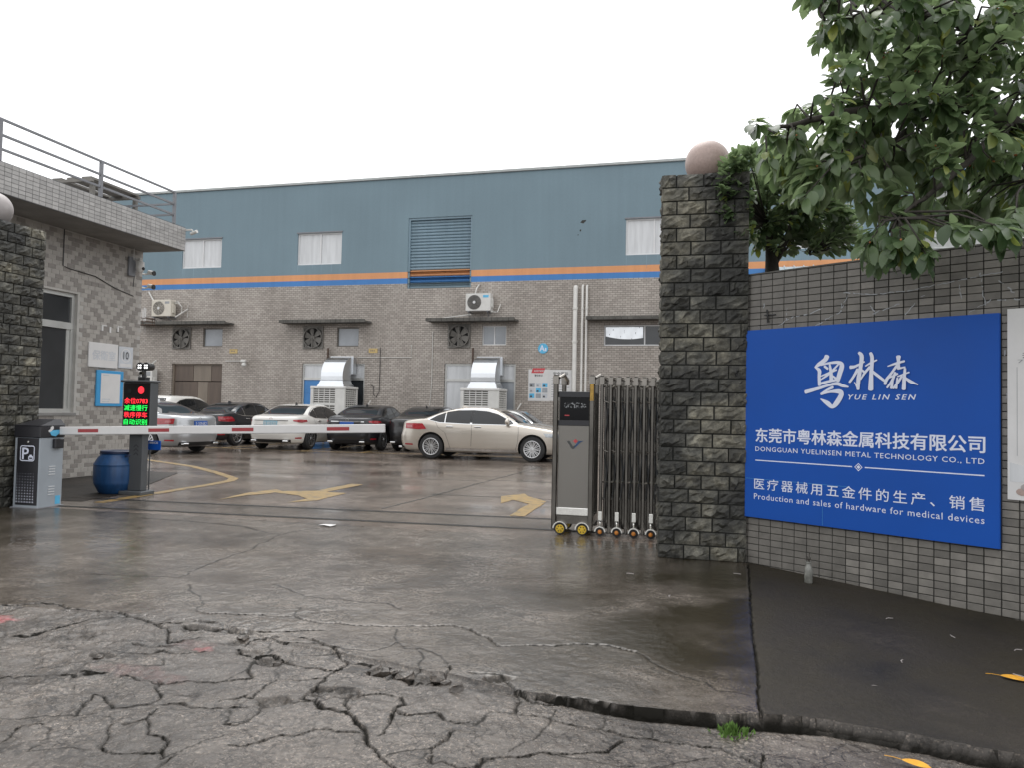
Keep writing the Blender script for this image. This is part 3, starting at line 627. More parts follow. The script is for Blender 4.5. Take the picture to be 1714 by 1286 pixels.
def near_ground():
    xs = np.concatenate([np.arange(-9.2, -4.7, .026), np.arange(-4.7, .75, .0088), np.arange(.75, 3.3, .02)])
    ys = [1.9]
    while ys[-1] < 8.292: ys.append(ys[-1] + (.016 if ys[-1] < 2.5 else .0026*ys[-1]))
    ys = np.array(ys); ys[-1] = 8.3
    X, Y = np.meshgrid(xs, ys)
    x, y = X.ravel(), Y.ravel()
    # warp so that cracks run crooked
    wx = x + .045*fbm(x, y, .15, 3, 6); wy = y + .030*fbm(x, y, .12, 9, 6)
    fbmx = fbm(x, y, .06, 203, 3); fbmy = fbm(x, y, .07, 207, 3)
    dep = np.zeros_like(x); dirt_shade = np.zeros_like(x)
    wn = .65 + 1.5*np.clip(vnoise(x, y, .23, 21)+.25, 0, 1)
    grid_shape = X.shape
    for w, pl in CRACKS:
        w = max(w, .011)
        for (ax, ay), (bx, by) in zip(pl[:-1], pl[1:]):
            pad = w*2.2 + .05
            i0, i1 = np.searchsorted(xs, [min(ax, bx)-pad, max(ax, bx)+pad]); j0, j1 = np.searchsorted(ys, [min(ay, by)-pad, max(ay, by)+pad])
            if i0 >= i1 or j0 >= j1: continue
            sl = (slice(j0, j1), slice(i0, i1))
            px = (wx if w not in (.0145, .085, .09) else x+.010*fbmx).reshape(grid_shape)[sl]; py = (wy if w not in (.0145, .085, .09) else y+.010*fbmy).reshape(grid_shape)[sl]
            dx, dy = bx-ax, by-ay; L2 = dx*dx+dy*dy+1e-9
            tt = np.clip(((px-ax)*dx+(py-ay)*dy)/L2, 0, 1)
            d = np.hypot(px-ax-tt*dx, py-ay-tt*dy)
            cell = np.where(px > -4.7, .0052, .014)*np.clip(py/3.4, .9, 1.7)
            near = np.maximum((w*.17)*wn.reshape(grid_shape)[sl], cell*.72)
            k = np.clip((1.32 - d/near)*1.9, 0, 1)
            jag = .75+.9*vnoise(px, py, .05, 77)
            D = dep.reshape(grid_shape); Q = dirt_shade.reshape(grid_shape)
            D[sl] = np.maximum(D[sl], k*jag*(.06 if w > .08 else (.003 if w < .0135 else min(.032, .010+w*.6))))
            Q[sl] = np.maximum(Q[sl], (np.clip((1.7-d/near)*1.3, 0, 1)*.85 if w < .0135 else np.clip((2.3-d/near)*1.2, 0, 1)*(.7+.3*min(1, w/.02))))
    # crumbled pockets
    rub = np.zeros_like(x)
    for hx, hy, hr, hd in HOLES:
        d = np.hypot((wx-hx), (wy-hy)*1.6) / (hr*(1+1.1*fbm(x, y, .10, 5, 3)))
        k = np.clip((1.15-d)*3, 0, 1)
        rub = np.maximum(rub, k)
        dep = np.maximum(dep, k*hd*(.8+.9*fbm(x, y, .05, 14, 3)))
        dirt_shade = np.maximum(dirt_shade, k*np.clip(.35+.9*fbm(x, y, .06, 31, 3), 0, .8))
    e = np.interp(x, ex, ey) + .02*fbm(x, y, .2, 41, 4) + .006*fbm(x, y, .04, 43, 2)
    road = y < e
    pave = (x > jx(y)) & ~road
    # falls
    z = .012*fbm(x, y, 1.1, 51, 3)*np.clip((8.2-y)/1.5, 0, 1)
    z -= .035*np.clip(x-.4, 0, 3)*np.clip((8-y), 0, 1)
    drop = np.interp(x, [-5, -3.2, -.9, -.2, .4, 3], [.006, .006, .022, .042, .048, .052])
    z = np.where(road, z-drop - .012*np.clip(3.7-y, 0, 2), z)
    step_shade = np.where(road, np.clip(1.15-(e-y)/.06, 0, 1), 0)*np.clip((x+.9)/.5, 0, 1)
    dirt_shade = np.maximum(dirt_shade, step_shade*np.clip(.88+.5*fbm(x, y, .17, 131, 4), 0, .95))  # shadow of the gap under the slab edge, painted dark onto the step
    # plates settle differently on the broken road
    craz = np.clip(1-np.hypot((x+2.2)/2.2, (y-3.55)/.95), 0, 1)
    z += .032*craz*vnoise(x, y, .33, 61)
    # raw aggregate surface
    rough = np.clip(.5 + 1.6*vnoise(x, y, .8, 71) + np.where(road & (x < -1.6), .55, 0) - np.where(~road, .55, 0), 0, 1)
    z += rough*.0075*fbm(x, y, .045, 81, 3)
    z += (.0022*fbm(x, y, .05, 83, 2))
    z += np.where(road, .0035, .0008)*fbm(x, y, .024, 87, 2)
    flake = np.clip(fbm(x, y*1.8, .11, 91, 3)*3, -1, 1)
    z += np.where(road & (x < -2.2), .006*flake*np.clip((-2.2-x)/.6, 0, 1), 0)
    z -= dep
    z += rub*.012*fbm(x, y, .035, 95, 2)
    paint = np.zeros_like(x)
    for qx, qy, qr, qe, am in ((-4.28, 4.02, .11, 1.6, .75), (-2.70, 3.87, .05, 1.4, .5), (-2.80, 3.93, .11, 1.6, .08), (-2.85, 3.47, .12, 2.2, .09), (-2.62, 3.44, .10, 2.0, .08)):
        d = np.hypot((x-qx)/qe**.5, (y-qy)*qe**.5)/qr + .8*fbm(x, y, .07, 101, 3)
        paint = np.maximum(paint, np.clip((1.1-d)*2.5, 0, 1)*am)
    paint *= (1-dirt_shade)*np.clip(.75+1.2*fbm(x, y, .03, 105, 2), 0, 1)
    moss = np.clip((x+1.9)/1.5, 0, 1)*np.clip((y-3.3)/1.2, 0, 1) + np.clip((-5.6-x)/2.2, 0, 1)*.9
    moss = np.clip(moss, 0, 1)
    craze = np.where(road, 1.0, .55*np.clip((5.2-y)/1.2, 0, 1)*np.clip((.1-x)/.6, 0, 1))
    ny, nx = grid_shape
    co = np.stack([x, y, z], 1).astype(np.float32)
    idx = np.arange(ny*nx).reshape(ny, nx)
    quads = np.stack([idx[:-1, :-1], idx[:-1, 1:], idx[1:, 1:], idx[1:, :-1]], -1).reshape(-1, 4)
    lab = np.where(road, 0, np.where(pave, 2, 1))
    ql = lab[quads[:, 0]]
    for k, (nm, mt) in enumerate((('road', MAT['road']), ('driveway', MAT['drive']), ('pavement', MAT['pave']))):
        q = quads[ql == k]
        used, inv = np.unique(q, return_inverse=True)
        inv = inv.reshape(-1, 4)
        me = bpy.data.meshes.new(nm)
        me.vertices.add(len(used)); me.vertices.foreach_set('co', co[used].ravel())
        me.loops.add(inv.size); me.loops.foreach_set('vertex_index', inv.ravel().astype(np.int32))
        me.polygons.add(len(inv)); me.polygons.foreach_set('loop_start', np.arange(0, inv.size, 4, dtype=np.int32))
        me.polygons.foreach_set('use_smooth', np.ones(len(inv), dtype=bool))
        for an, av in (('dirt_shade', dirt_shade), ('paint', paint), ('moss', moss), ('craze', craze)):
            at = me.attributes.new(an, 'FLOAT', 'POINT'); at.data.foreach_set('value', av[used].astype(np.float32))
        me.materials.append(mt)
        me.update(); me.validate()
        tag(link(nm, me), kind='structure')
near_ground()

def sheet(name, pts, z, mat, kind='structure'):
    mb = MB(); mb.add([(p[0], p[1], z) for p in pts], [tuple(range(len(pts)))])
    ar = sum(pts[i][0]*pts[(i+1) % len(pts)][1] - pts[(i+1) % len(pts)][0]*pts[i][1] for i in range(len(pts)))
    if ar < 0: mb.f = [f[::-1] for f in mb.f]
    return tag(mb.build(name, mat), kind=kind)
sheet('ground', [(-300, -300), (300, -300), (300, 300), (-300, 300)], -.16, MAT['asphalt'])
sheet('yard', [(-45, 8.3), (14, 8.3), (14, 29.6), (-45, 29.9)], 0, MAT['yard'])
mb = MB()
def strip(pts, w, z, mb, t=0.0):
    """flat ribbon along a path (road paint, joints)"""
    L = []; R = []
    for i, p in enumerate(pts):
        a = Vector(pts[max(i-1, 0)]); b = Vector(pts[min(i+1, len(pts)-1)])
        d = (b-a).normalized(); n = Vector((-d.y, d.x))
        q = Vector(p)
        L.append((*(q+n*w/2), z)); R.append((*(q-n*w/2), z))
    mb.grid([R, L])
# yellow markings in the yard
def wob(pts, amp=.012, step=.22):
    out = []
    for a, b in zip(pts[:-1], pts[1:]):
        a = Vector(a); b = Vector(b); n = max(1, int((b-a).length/step))
        for k in range(n):
            p = a.lerp(b, k/n); out.append((p.x+random.uniform(-amp, amp), p.y+random.uniform(-amp, amp)))
    out.append(tuple(pts[-1])); return out
mb = MB(); strip(wob([(-7.95, 8.95), (-8.0, 9.9), (-8.07, 10.9), (-8.12, 11.8), (-8.2, 12.35), (-8.42, 12.8), (-9.3, 13.6), (-10.75, 14.8), (-13.3, 16.25)]), .17, .004, mb)
tag(mb.build('kerb_line', MAT['y_paint']), kind='structure')
sheet('lane_arrow', wob([(-6.71, 9.83), (-6.86, 10.83), (-6.7, 11.4), (-6.5, 11.21), (-6.02, 11.48), (-6.03, 12.74), (-5.79, 12.75), (-5.8, 11.39), (-5.44, 11.37), (-5.41, 10.33), (-5.67, 9.93), (-5.64, 10.46), (-5.97, 10.79), (-6.45, 10.95), (-6.67, 10.48)]), .004, MAT['y_paint'])
sheet('lane_arrow', wob([(-3.05, 11.93), (-2.79, 12.45), (-2.64, 12.11), (-2.24, 11.54), (-2.18, 9.81), (-2.4, 9.8), (-2.42, 11.12), (-2.76, 11.55), (-2.83, 11.06)]), .004, MAT['y_paint'])
for pts in ([(-19, 21.15), (-15.4, 21.5), (-11.73, 21.25), (-8.0, 21.85), (-3.0, 22.0)], [(-14.6, 21.45), (-14.5, 26.5)], [(-11.75, 21.3), (-11.72, 26.5)], [(-9.9, 21.6), (-9.95, 26.5)], [(-7.3, 21.95), (-7.3, 26.5)], [(-17.3, 21.4), (-17.3, 26.5)]):
    mb = MB(); strip(wob(pts), .11, .004, mb); tag(mb.build('bay_line', MAT['y_paint']), kind='structure')
# joints between yard slabs
for pts in ([(-4.17, 9.8), (-3.74, 18.45)], [(-4.15, 11.8), (-.5, 11.9)], [(-4.0, 14.6), (2.5, 14.8)], [(-13, 13.9), (-4.05, 14.3)], [(-7.4, 16.4), (3, 17.6)]):
    mb = MB(); strip(wob(pts, .02), .03, .003, mb); tag(mb.build('slab_joint', MAT['joint']), kind='structure')
# steel runners of the sliding gate, set in dark grooves
for a, b, nm in (((-8.7, 8.44), (2.5, 9.06), 'gate_track'), ((-8.7, 9.26), (2.5, 9.98), 'gate_track')):
    mb = MB(); strip(wob([a, b], .004, .4), .10, .003, mb); tag(mb.build('track_groove', MAT['joint']), kind='structure')
    mb = MB(); strip(wob([a, b], .001, .4), .028, .010, mb); tag(mb.build(nm, MAT['steel_dk']), kind='structure')
# strip of smoother concrete between the runners
sheet('track_bed', [(-8.7, 8.50), (2.5, 9.12), (2.5, 9.92), (-8.7, 9.20)], .002, MAT['drive'])

# ------------------------------------------------------------------ text
def text_mesh(body, x0, x1, z0, z1, depth=.002, bold=0., shear=0., spacing=1.0, fit=True):
    """lettering as a mesh that fills the box (x0..x1, z0..z1) and faces -Y"""
    c = bpy.data.curves.new('lettering', 'FONT')
    c.body = body; c.offset = 0; c.shear = shear; c.space_character = spacing
    c.resolution_u = 2
    o = bpy.data.objects.new('lettering', c); COL.objects.link(o)
    bpy.context.view_layer.update()
    me = bpy.data.meshes.new_from_object(o.evaluated_get(bpy.context.evaluated_depsgraph_get()))
    bpy.data.objects.remove(o)
    n = len(me.vertices)
    co = np.empty(n*3, dtype=np.float32); me.vertices.foreach_get('co', co); co = co.reshape(-1, 3)
    mn, mx = co.min(0), co.max(0)
    f = [tuple(p.vertices) for p in me.polygons]
    out = np.zeros_like(co)
    out[:, 0] = x0 + (co[:, 0]-mn[0])/(mx[0]-mn[0])*(x1-x0)
    out[:, 2] = z0 + (co[:, 1]-mn[1])/(mx[1]-mn[1])*(z1-z0)
    bpy.data.meshes.remove(me)
    return out, f

def text(parent, body, x0, x1, z0, z1, y, mat, name='lettering', **kw):
    bold = kw.pop('bold', 0)
    v, f = text_mesh(body, x0, x1, z0, z1, **kw)
    mb = MB(); b_ = bold*(z1-z0)
    # a heavier weight is built from shifted layers, each a hair in front of the last
    for k, (dx, dz) in enumerate(((0, 0), (1, .6), (-1, .6), (.7, -.6), (-.7, -.6)) if bold else ((0, 0),)):
        mb.add([(float(p[0])+dx*b_, y-.00018*k, float(p[2])+dz*b_) for p in v], f)
    return mb.build(name, mat, parent)

# ------------------------------------------------------------------ factory (own frame: x along the front, -y outwards)
FA = math.atan(-.0235)
def fpt(u, v=0, z=0):
    return (-1 + u*cos(FA) - v*sin(FA), 28.5 + u*sin(FA) + v*cos(FA), z)
def fthing(name, label, cat, u, z, group=None, v=0):
    return thing(name, label, cat, fpt(u, v, z), FA, group)

fac = fthing('factory_building', 'long two storey factory, blue painted above and tiled below, with orange and blue stripe', 'building', 0, 0)
UL, UR = -34.0, 8.07
# upper render with openings
WIN = [(-20.97, -19.0, 7.27, 8.53), (-15.35, -13.33, 7.25, 8.57), (-1.73, .29, 7.22, 8.57), (3.9, 5.95, 7.25, 8.57)]
SH = (-10.40, -7.72, 6.17, 9.0)
LOW = [(-19.79, -18.82, 3.86, 4.66), (-13.44, -12.46, 3.85, 4.63), (-7.23, -6.25, 3.89, 4.65), (-2.49, .9, 3.86, 4.63)]
DOORS = [(-21.30, -18.78, 0, 3.13), (-14.98, -12.15, 0, 3.155), (-8.74, -5.85, 0, 3.17)]
def wall_with_holes(mb, x0, x1, z0, z1, holes, depth=.22, back=True):
    xs = sorted({x0, x1, *[h[0] for h in holes], *[h[1] for h in holes]}); zs = sorted({z0, z1, *[h[2] for h in holes], *[h[3] for h in holes]})
    for i in range(len(xs)-1):
        for j in range(len(zs)-1):
            cx, cz = (xs[i]+xs[i+1])/2, (zs[j]+zs[j+1])/2
            if any(h[0] < cx < h[1] and h[2] < cz < h[3] for h in holes): continue
            mb.add([(xs[i], 0, zs[j]), (xs[i+1], 0, zs[j]), (xs[i+1], 0, zs[j+1]), (xs[i], 0, zs[j+1])], [(0, 1, 2, 3)])
    for a, b, c, d in holes:
        mb.add([(a, 0, c), (b, 0, c), (b, 0, d), (a, 0, d), (a, depth, c), (b, depth, c), (b, depth, d), (a, depth, d)],
               [(0, 4, 5, 1), (2, 6, 7, 3), (0, 3, 7, 4), (1, 5, 6, 2)])
def clip(h, z0, z1): return (h[0], h[1], max(h[2], z0), min(h[3], z1))
ZB0, ZB1, ZO1, ZT = 6.37, 6.59, 6.84, 10.62
for nm, z0, z1, mt in (('lower_wall', 0, ZB0, 'ftile'), ('blue_stripe', ZB0, ZB1, 'blue_band'), ('orange_stripe', ZB1, ZO1, 'orange_band'), ('upper_wall', ZO1, ZT, 'blue_wall')):
    mb = MB()
    hs = [clip(h, z0, z1) for h in WIN+[SH]+LOW+DOORS if h[2] < z1 and h[3] > z0]
    wall_with_holes(mb, UL, UR, z0, z1, hs)
    if z1 == ZT:
        mb.add([(UL, 0, z0), (UL, 0, ZT), (UL, 30, ZT), (UL, 30, z0)], [(0, 1, 2, 3)])
        mb.add([(UR, 0, 0), (UR, 0, ZT), (UR, 30, ZT), (UR, 30, 0)], [(3, 2, 1, 0)])
    mb.build(nm, MAT[mt], fac)
mb = MB(); mb.box(UL-.1, UR+.06, -.07, .25, ZT, ZT+.10, bev=.01); mb.box(UL, UR, .25, 30, ZT-.1, ZT+.02)
mb.build('coping', MAT['coping'], fac)
mb = MB(); mb.box(UL+.3, UR-.3, 1.5, 29.5, 0.02, ZT-.3); mb.build('interior_core', MAT['dark'], fac)
# upper sliding windows
for (a, b, c, d) in WIN:
    mb = MB()
    w = .055; y0, y1 = .05, .11; mid = a + (b-a)*.515
    for q in ((a, b, c, c+w), (a, b, d-w, d)): mb.box(q[0], q[1], y0, y1, q[2], q[3])
    for q in ((a, a+w), (mid-w/2, mid+w/2), (b-w, b)): mb.box(q[0], q[1], y0+.003, y1, c+w, d-w)
    fr = mb.build('window', MAT['white_frame'], fac)
    for p, q, yy in ((a+w, mid-w/2, .085), (mid+w/2, b-w, .095)):
        m2 = MB(); m2.box(p, q, yy, yy+.01, c+w, d-w); m2.build('pane', MAT['pane_white'], fr)
for (a, b, c, d) in WIN:
    mb = MB(); mb.box(a-.04, b+.04, -.035, .0, d, d+.05); mb.build('window_drip', MAT['rail'], fac)
mb = MB(); rg_ = random.Random(6)
for (a, b, c, d) in WIN:
    for k in range(5):
        x = rg_.uniform(a+.1, b-.1) if k > 1 else (a+.02, b-.05)[k]; L = rg_.uniform(.15, .55); w = rg_.uniform(.015, .04)
        mb.face_poly([(x, c), (x+w, c), (x+w*.8, c-L*.6), (x+w*.4, c-L), (x+w*.15, c-L*.5)], -.0015, -.0005)
tag(mb.build('drip_stain', MAT['shutter'], fac), kind='stuff')
# closed roller shutter of the upper loading bay
a, b, c, d = SH
mb = MB(); mb.box(a, a+.07, .04, .2, c, d); mb.box(b-.07, b, .04, .2, c, d); mb.box(a+.07, b-.07, .04, .2, d-.08, d)
shf = mb.build('shutter_guides', MAT['shutter'], fac)
n = 22; hh = (d-.08-c)/n
for i in range(n):
    z = c + i*hh
    prof = [(.155, z), (.112, z+hh*.25), (.108, z+hh*.6), (.155, z+hh*.93), (.17, z+hh)]
    m2 = MB(); m2.grid([[(a+.07, y, zz), (b-.07, y, zz)] for y, zz in prof])
    zz = z+hh/2
    m2.build('slat', MAT['orange_band'] if ZB1+.02 < zz < ZO1+.03 else (MAT['blue_band'] if ZB0+.02 < zz < ZB1+.03 else MAT['shutter']), shf)
# concrete canopies with tiled fronts
for (a, b) in ((-22.9, -18.26), (-15.73, -11.9), (-9.33, -5.77), (-3.07, 1.3)):
    mb = MB()
    mb.box(a, b, -.62, 0, 4.78, 4.85)
    cn = mb.build('canopy', MAT['concrete_dk'], fac)
    nt = int((b-a)/.21)
    w = (b-a)/nt
    for i in range(nt):
        m2 = MB(); m2.box(a+i*w+.006, a+(i+1)*w-.006, -.65+random.uniform(-.004, .004), -.6, 4.77, 4.90); m2.build('canopy_tile', MAT['concrete_dk'], cn)
# low windows
for k, (a, b, c, d) in enumerate(LOW):
    w = .045; mb = MB(); y0, y1 = .08, .13
    mids = [] if k < 2 else ([a+(b-a)*.5] if k == 2 else [a+1.5, a+2.5])
    for q in ((a, b, c, c+w), (a, b, d-w, d)): mb.box(q[0], q[1], y0, y1, q[2], q[3])
    vs_ = [a, b-w] + [m-w/2 for m in mids]
    for v in vs_: mb.box(v, v+w, y0+.003, y1, c+w, d-w)
    fr = mb.build('window', MAT['white_frame'] if k > 1 else MAT['fan_grey'], fac)
    ed = sorted(vs_)
    for p, q in zip(ed[:-1], ed[1:]):
        m2 = MB(); m2.box(p+w, q, .105, .112, c+w, d-w)
        m2.build('pane', MAT['pane_grey'] if k != 3 else MAT['glass'], fr)
    if k == 3:                                             # crumpled foil hung behind the first pane
        P = [[(a+.06+1.38*i/10, .095-.012*sin(i*1.9+j), c+.06+(.25+.42*i/10)*(j/4)) for j in range(5)] for i in range(11)]
        P = [[(x, y, d-.07-(z-c-.06)*(1.35-.75*i/10)) for (x, y, z) in row] for i, row in enumerate(P)]
        m2 = MB(); m2.grid(P); m2.build('foil_sheet', MAT['zinc'], fr, smooth=True)
# doors
a, b, c, d = DOORS[0]
mb = MB()
for q in ((a, a+.06), (b-.06, b)): mb.box(q[0], q[1], .08, .2, 0, d)
mb.box(a+.06, b-.06, .08, .2, d-.06, d)
dr = mb.build('brown_gate_frame', MAT['brown_door2'], fac)
for p, q, z0, z1, mt in ((a+.06, -20.05, .03, 2.35, 'brown_door'), (-20.05, -19.55, .03, 2.35, 'brown_door2'), (-19.55, b-.06, .03, 2.35, 'brown_door'), (a+.06, -20.3, 2.38, d-.06, 'brown_door'), (-20.29, -19.4, 2.38, d-.06, 'brown_door2'), (-19.39, b-.06, 2.38, d-.06, 'brown_door')):
    m2 = MB(); m2.box(p, q-.01, .13, .17, z0, z1, bev=.006); m2.build('door_panel', MAT[mt], dr)
for k in (1, 2):
    a, b, c, d = DOORS[k]
    x1 = a + 1.36; zt = 2.48
    mb = MB()
    for q in ((a, a+.07), (x1, x1+.07), (b-.07, b)): mb.box(q[0], q[1], .06, .14, 0, d)
    for p, q in ((a+.07, x1), (x1+.07, b-.07)):
        mb.box(p, q, .063, .14, d-.07, d); mb.box(p, q, .063, .14, zt, zt+.10); 
    dr = mb.build('glazed_door_frame', MAT['alu'], fac)
    for p, q, z0, z1, mt in ((a+.07, x1, zt+.1, d-.07, 'pane_white'), (x1+.07, b-.07, zt+.1, d-.07, 'pane_white'), (a+.07, x1, .05, zt, 'blue_film' if k == 1 else 'pane_white'), (x1+.07, b-.07, .05, zt, 'pane_grey' if k == 2 else 'glass')):
        m2 = MB(); m2.box(p, q, .10, .11, z0, z1); m2.build('pane', MAT[mt], dr)
    if k == 1:
        for zz in (.9, 1.35, 1.9):
            m2 = MB(); m2.box(a+.07, x1, .088, .0995, zz, zz+.02); m2.build('film_seam', MAT['blue_band'], dr)

# --- things fixed to the front of the factory
def exhaust_fan(u, z, label):
    t = fthing('exhaust_fan', label, 'fan', u, z, 'exhaust fans under the canopies')
    mb = MB(); s_ = .46
    for q in ((-s_, s_, -s_, -s_+.06), (-s_, s_, s_-.06, s_)): mb.box(q[0], q[1], -.06, -.004, q[2], q[3])
    for q in ((-s_, -s_+.06), (s_-.06, s_)): mb.box(q[0], q[1], -.058, -.004, -s_+.06, s_-.06)
    mb.build('frame', MAT['fan_grey'], t)
    mb = MB(); n = 28
    R0, R1 = .395, .43
    P = [[(r*cos(2*pi*i/n), y, r*sin(2*pi*i/n)) for (r, y) in ((R1, -.03), (R1, -.12), (R0, -.12), (R0, -.03))] for i in range(n+1)]
    mb.grid(P, flip=True); mb.build('shroud_ring', MAT['fan_grey'], t, smooth=True, angle=40)
    mb = MB(); mb.box(-s_+.06, s_-.06, -.016, -.006, -s_+.06, s_-.06); mb.build('back_plate', MAT['fan_grey'], t)
    mb = MB(); mb.lathe([(.001, -.022), (.39, -.022), (.39, -.017)], 28, axis='Y'); mb.build('opening', MAT['dark'], t)
    for i in range(6):
        q = 2*pi*i/6 + .35
        R = Matrix.Rotation(q, 4, 'Y')
        m2 = MB(); P = [[(r, -.05-.045*k*(.5-j), (j-.5)*w) for j in (0, .5, 1)] for r, w, k in ((.09, .13, 1.3), (.22, .2, 1.1), (.37, .25, .8))]
        m2.grid(P); m2.v = [tuple(R @ Vector(v)) for v in m2.v]
        m2.build('blade', MAT['fan_grey'], t, smooth=True)
    mb = MB(); mb.lathe([(.09, -.11), (.10, -.09), (.10, -.03)], 14, axis='Y'); mb.build('hub', MAT['fan_grey'], t, smooth=True, angle=40)
    mb = MB()
    for sx in (-.30, .30): mb.tube([(sx, -.13, -.43), (sx*.15, -.13, 0), (sx, -.13, .43)][:2], .012, 6)
    mb.box(-.018, .018, -.135, -.112, -.42, .42); mb.build('motor_bracket', MAT['fan_grey'], t)
exhaust_fan(-20.83, 4.22, 'dusty exhaust fan right of the two-fan condenser, leftmost of the three canopy fans')
exhaust_fan(-14.49, 4.22, 'dusty exhaust fan above the blue-filmed glazed door, under the middle canopy')
exhaust_fan(-8.15, 4.25, 'dusty exhaust fan under the white air conditioner nearest the roller shutter')

def ac_unit(u, z, label, w=1.0, h=.66, mat='ac_white', fans=1, v=-.5, dep=.34, stand='bracket', badge='cyan'):
    t = fthing('air_conditioner', label, 'air conditioner', u, z, 'outdoor air conditioning units')
    mb = MB(); mb.box(-w/2, w/2, v, v+dep, 0, h, bev=.02); mb.build('casing', MAT[mat], t)
    rr = h*.37/fans if fans > 1 else h*.41
    rr = min(rr, .30)
    for k in range(fans):
        cx, cz = (-w/2+rr+.07, h/2) if fans == 1 else (-.03, h*(.27+.47*k))
        R = Matrix.Translation((cx, v-.002, cz))
        m2 = MB(); m2.lathe([(rr, -.002), (rr, .012), (.02, .012)], 24, axis='Y', M=R); g = m2.build('fan_opening', MAT['dark'] if fans > 1 else MAT['fan_grey'], t)
        m3 = MB()
        for j in range(6):
            r_ = rr*(.22+.15*j); n = 24
            m3.tube([(cx+r_*cos(2*pi*i/n), v-.014, cz+r_*sin(2*pi*i/n)) for i in range(n+1)], .0045, 4, cap=False)
        for i in range(10):
            q = 2*pi*i/10; m3.tube([(cx+.05*cos(q), v-.016, cz+.05*sin(q)), (cx+rr*cos(q+.5), v-.012, cz+rr*sin(q+.5))], .004, 4)
        m3.build('guard', MAT['post_grey'] if fans == 1 and mat == 'ac_white' else MAT[mat], g)
        m4 = MB(); m4.lathe([(.001, -.02), (.055, -.018), (.06, 0)], 14, axis='Y', M=Matrix.Translation((cx, v-.002, cz))); m4.build('fan_cap', MAT['white_frame'], g)
    m2 = MB(); m2.box(w/2-.30, w/2-.08, v-.004, v-.0005, h*.76, h*.9); m2.build('badge', MAT[badge], t)
    m2 = MB(); m2.box(w/2+.001, w/2+.05, v+.08, v+.26, h*.2, h*.72, bev=.01); m2.build('valve_cover', MAT[mat], t)
    if stand == 'bracket':
        for s_ in (-w/2+.12, w/2-.12):
            m2 = MB(); m2.box(s_-.02, s_+.02, v-.04, 0, -.045, -.004); m2.tube([(s_, v+.03, -.05), (s_, -.01, -.4)], .016, 6); m2.build('bracket', MAT['rail'], t)
    else:
        for s_ in (-w/2+.1, w/2-.1):
            m2 = MB(); m2.box(s_-.025, s_+.025, v, v+dep, -z, -.003); m2.build('leg', MAT['rail'], t)
    return t
t = ac_unit(-21.55, 5.13, 'cream air conditioner with looped hoses on the tiled wall left of the canopy fan', .98, .72, 'ac_cream', badge='ink_grey')
mb = MB(); mb.tube([(-.49, -.25, .45), (-.75, -.08, .75), (-1.05, -.03, 1.15)], .035, 8); mb.build('hose', MAT['pvc'], t, smooth=True)
for dz in (0, .06):
    mb = MB(); mb.tube([(.50, -.3, .62-dz), (.66, -.26, .66-dz), (.80, -.2, .45), (.76, -.15, .18), (.60, -.2, .02)], .022, 6); mb.build('hose', MAT['pvc'], t, smooth=True)
mb = MB(); mb.tube([(.62, -.35, -.02), (.98, -.05, .35)], .03, 6); mb.tube([(.98, -.03, .52), (.98, -.03, 0)], .012, 6); mb.build('strut', MAT['pvc'], t)
t = ac_unit(-7.26, 5.16, 'white air conditioner with black fan guard just below the roller shutter', 1.0, .68)
mb = MB(); mb.tube([(-.18, -.3, .68), (-.17, -.2, .9), (-.10, -.06, 1.1)], .03, 8); mb.build('hose', MAT['pvc'], t, smooth=True)
mb = MB(); mb.tube([(.5, -.45, -.03), (.72, -.3, -.03), (.78, -.1, .3)], .02, 6); mb.build('strut', MAT['pvc'], t)
mb = MB(); mb.tube([(-1.35, -.62, -.27), (-.3, -.4, -.12)], .022, 6); mb.build('drain_pipe', MAT['pvc'], t)
ac_unit(-22.35, 1.62, 'tall two-fan condenser on a stand behind the display post', .92, 1.25, 'ac_white', fans=2, stand='legs', badge='ink_grey')

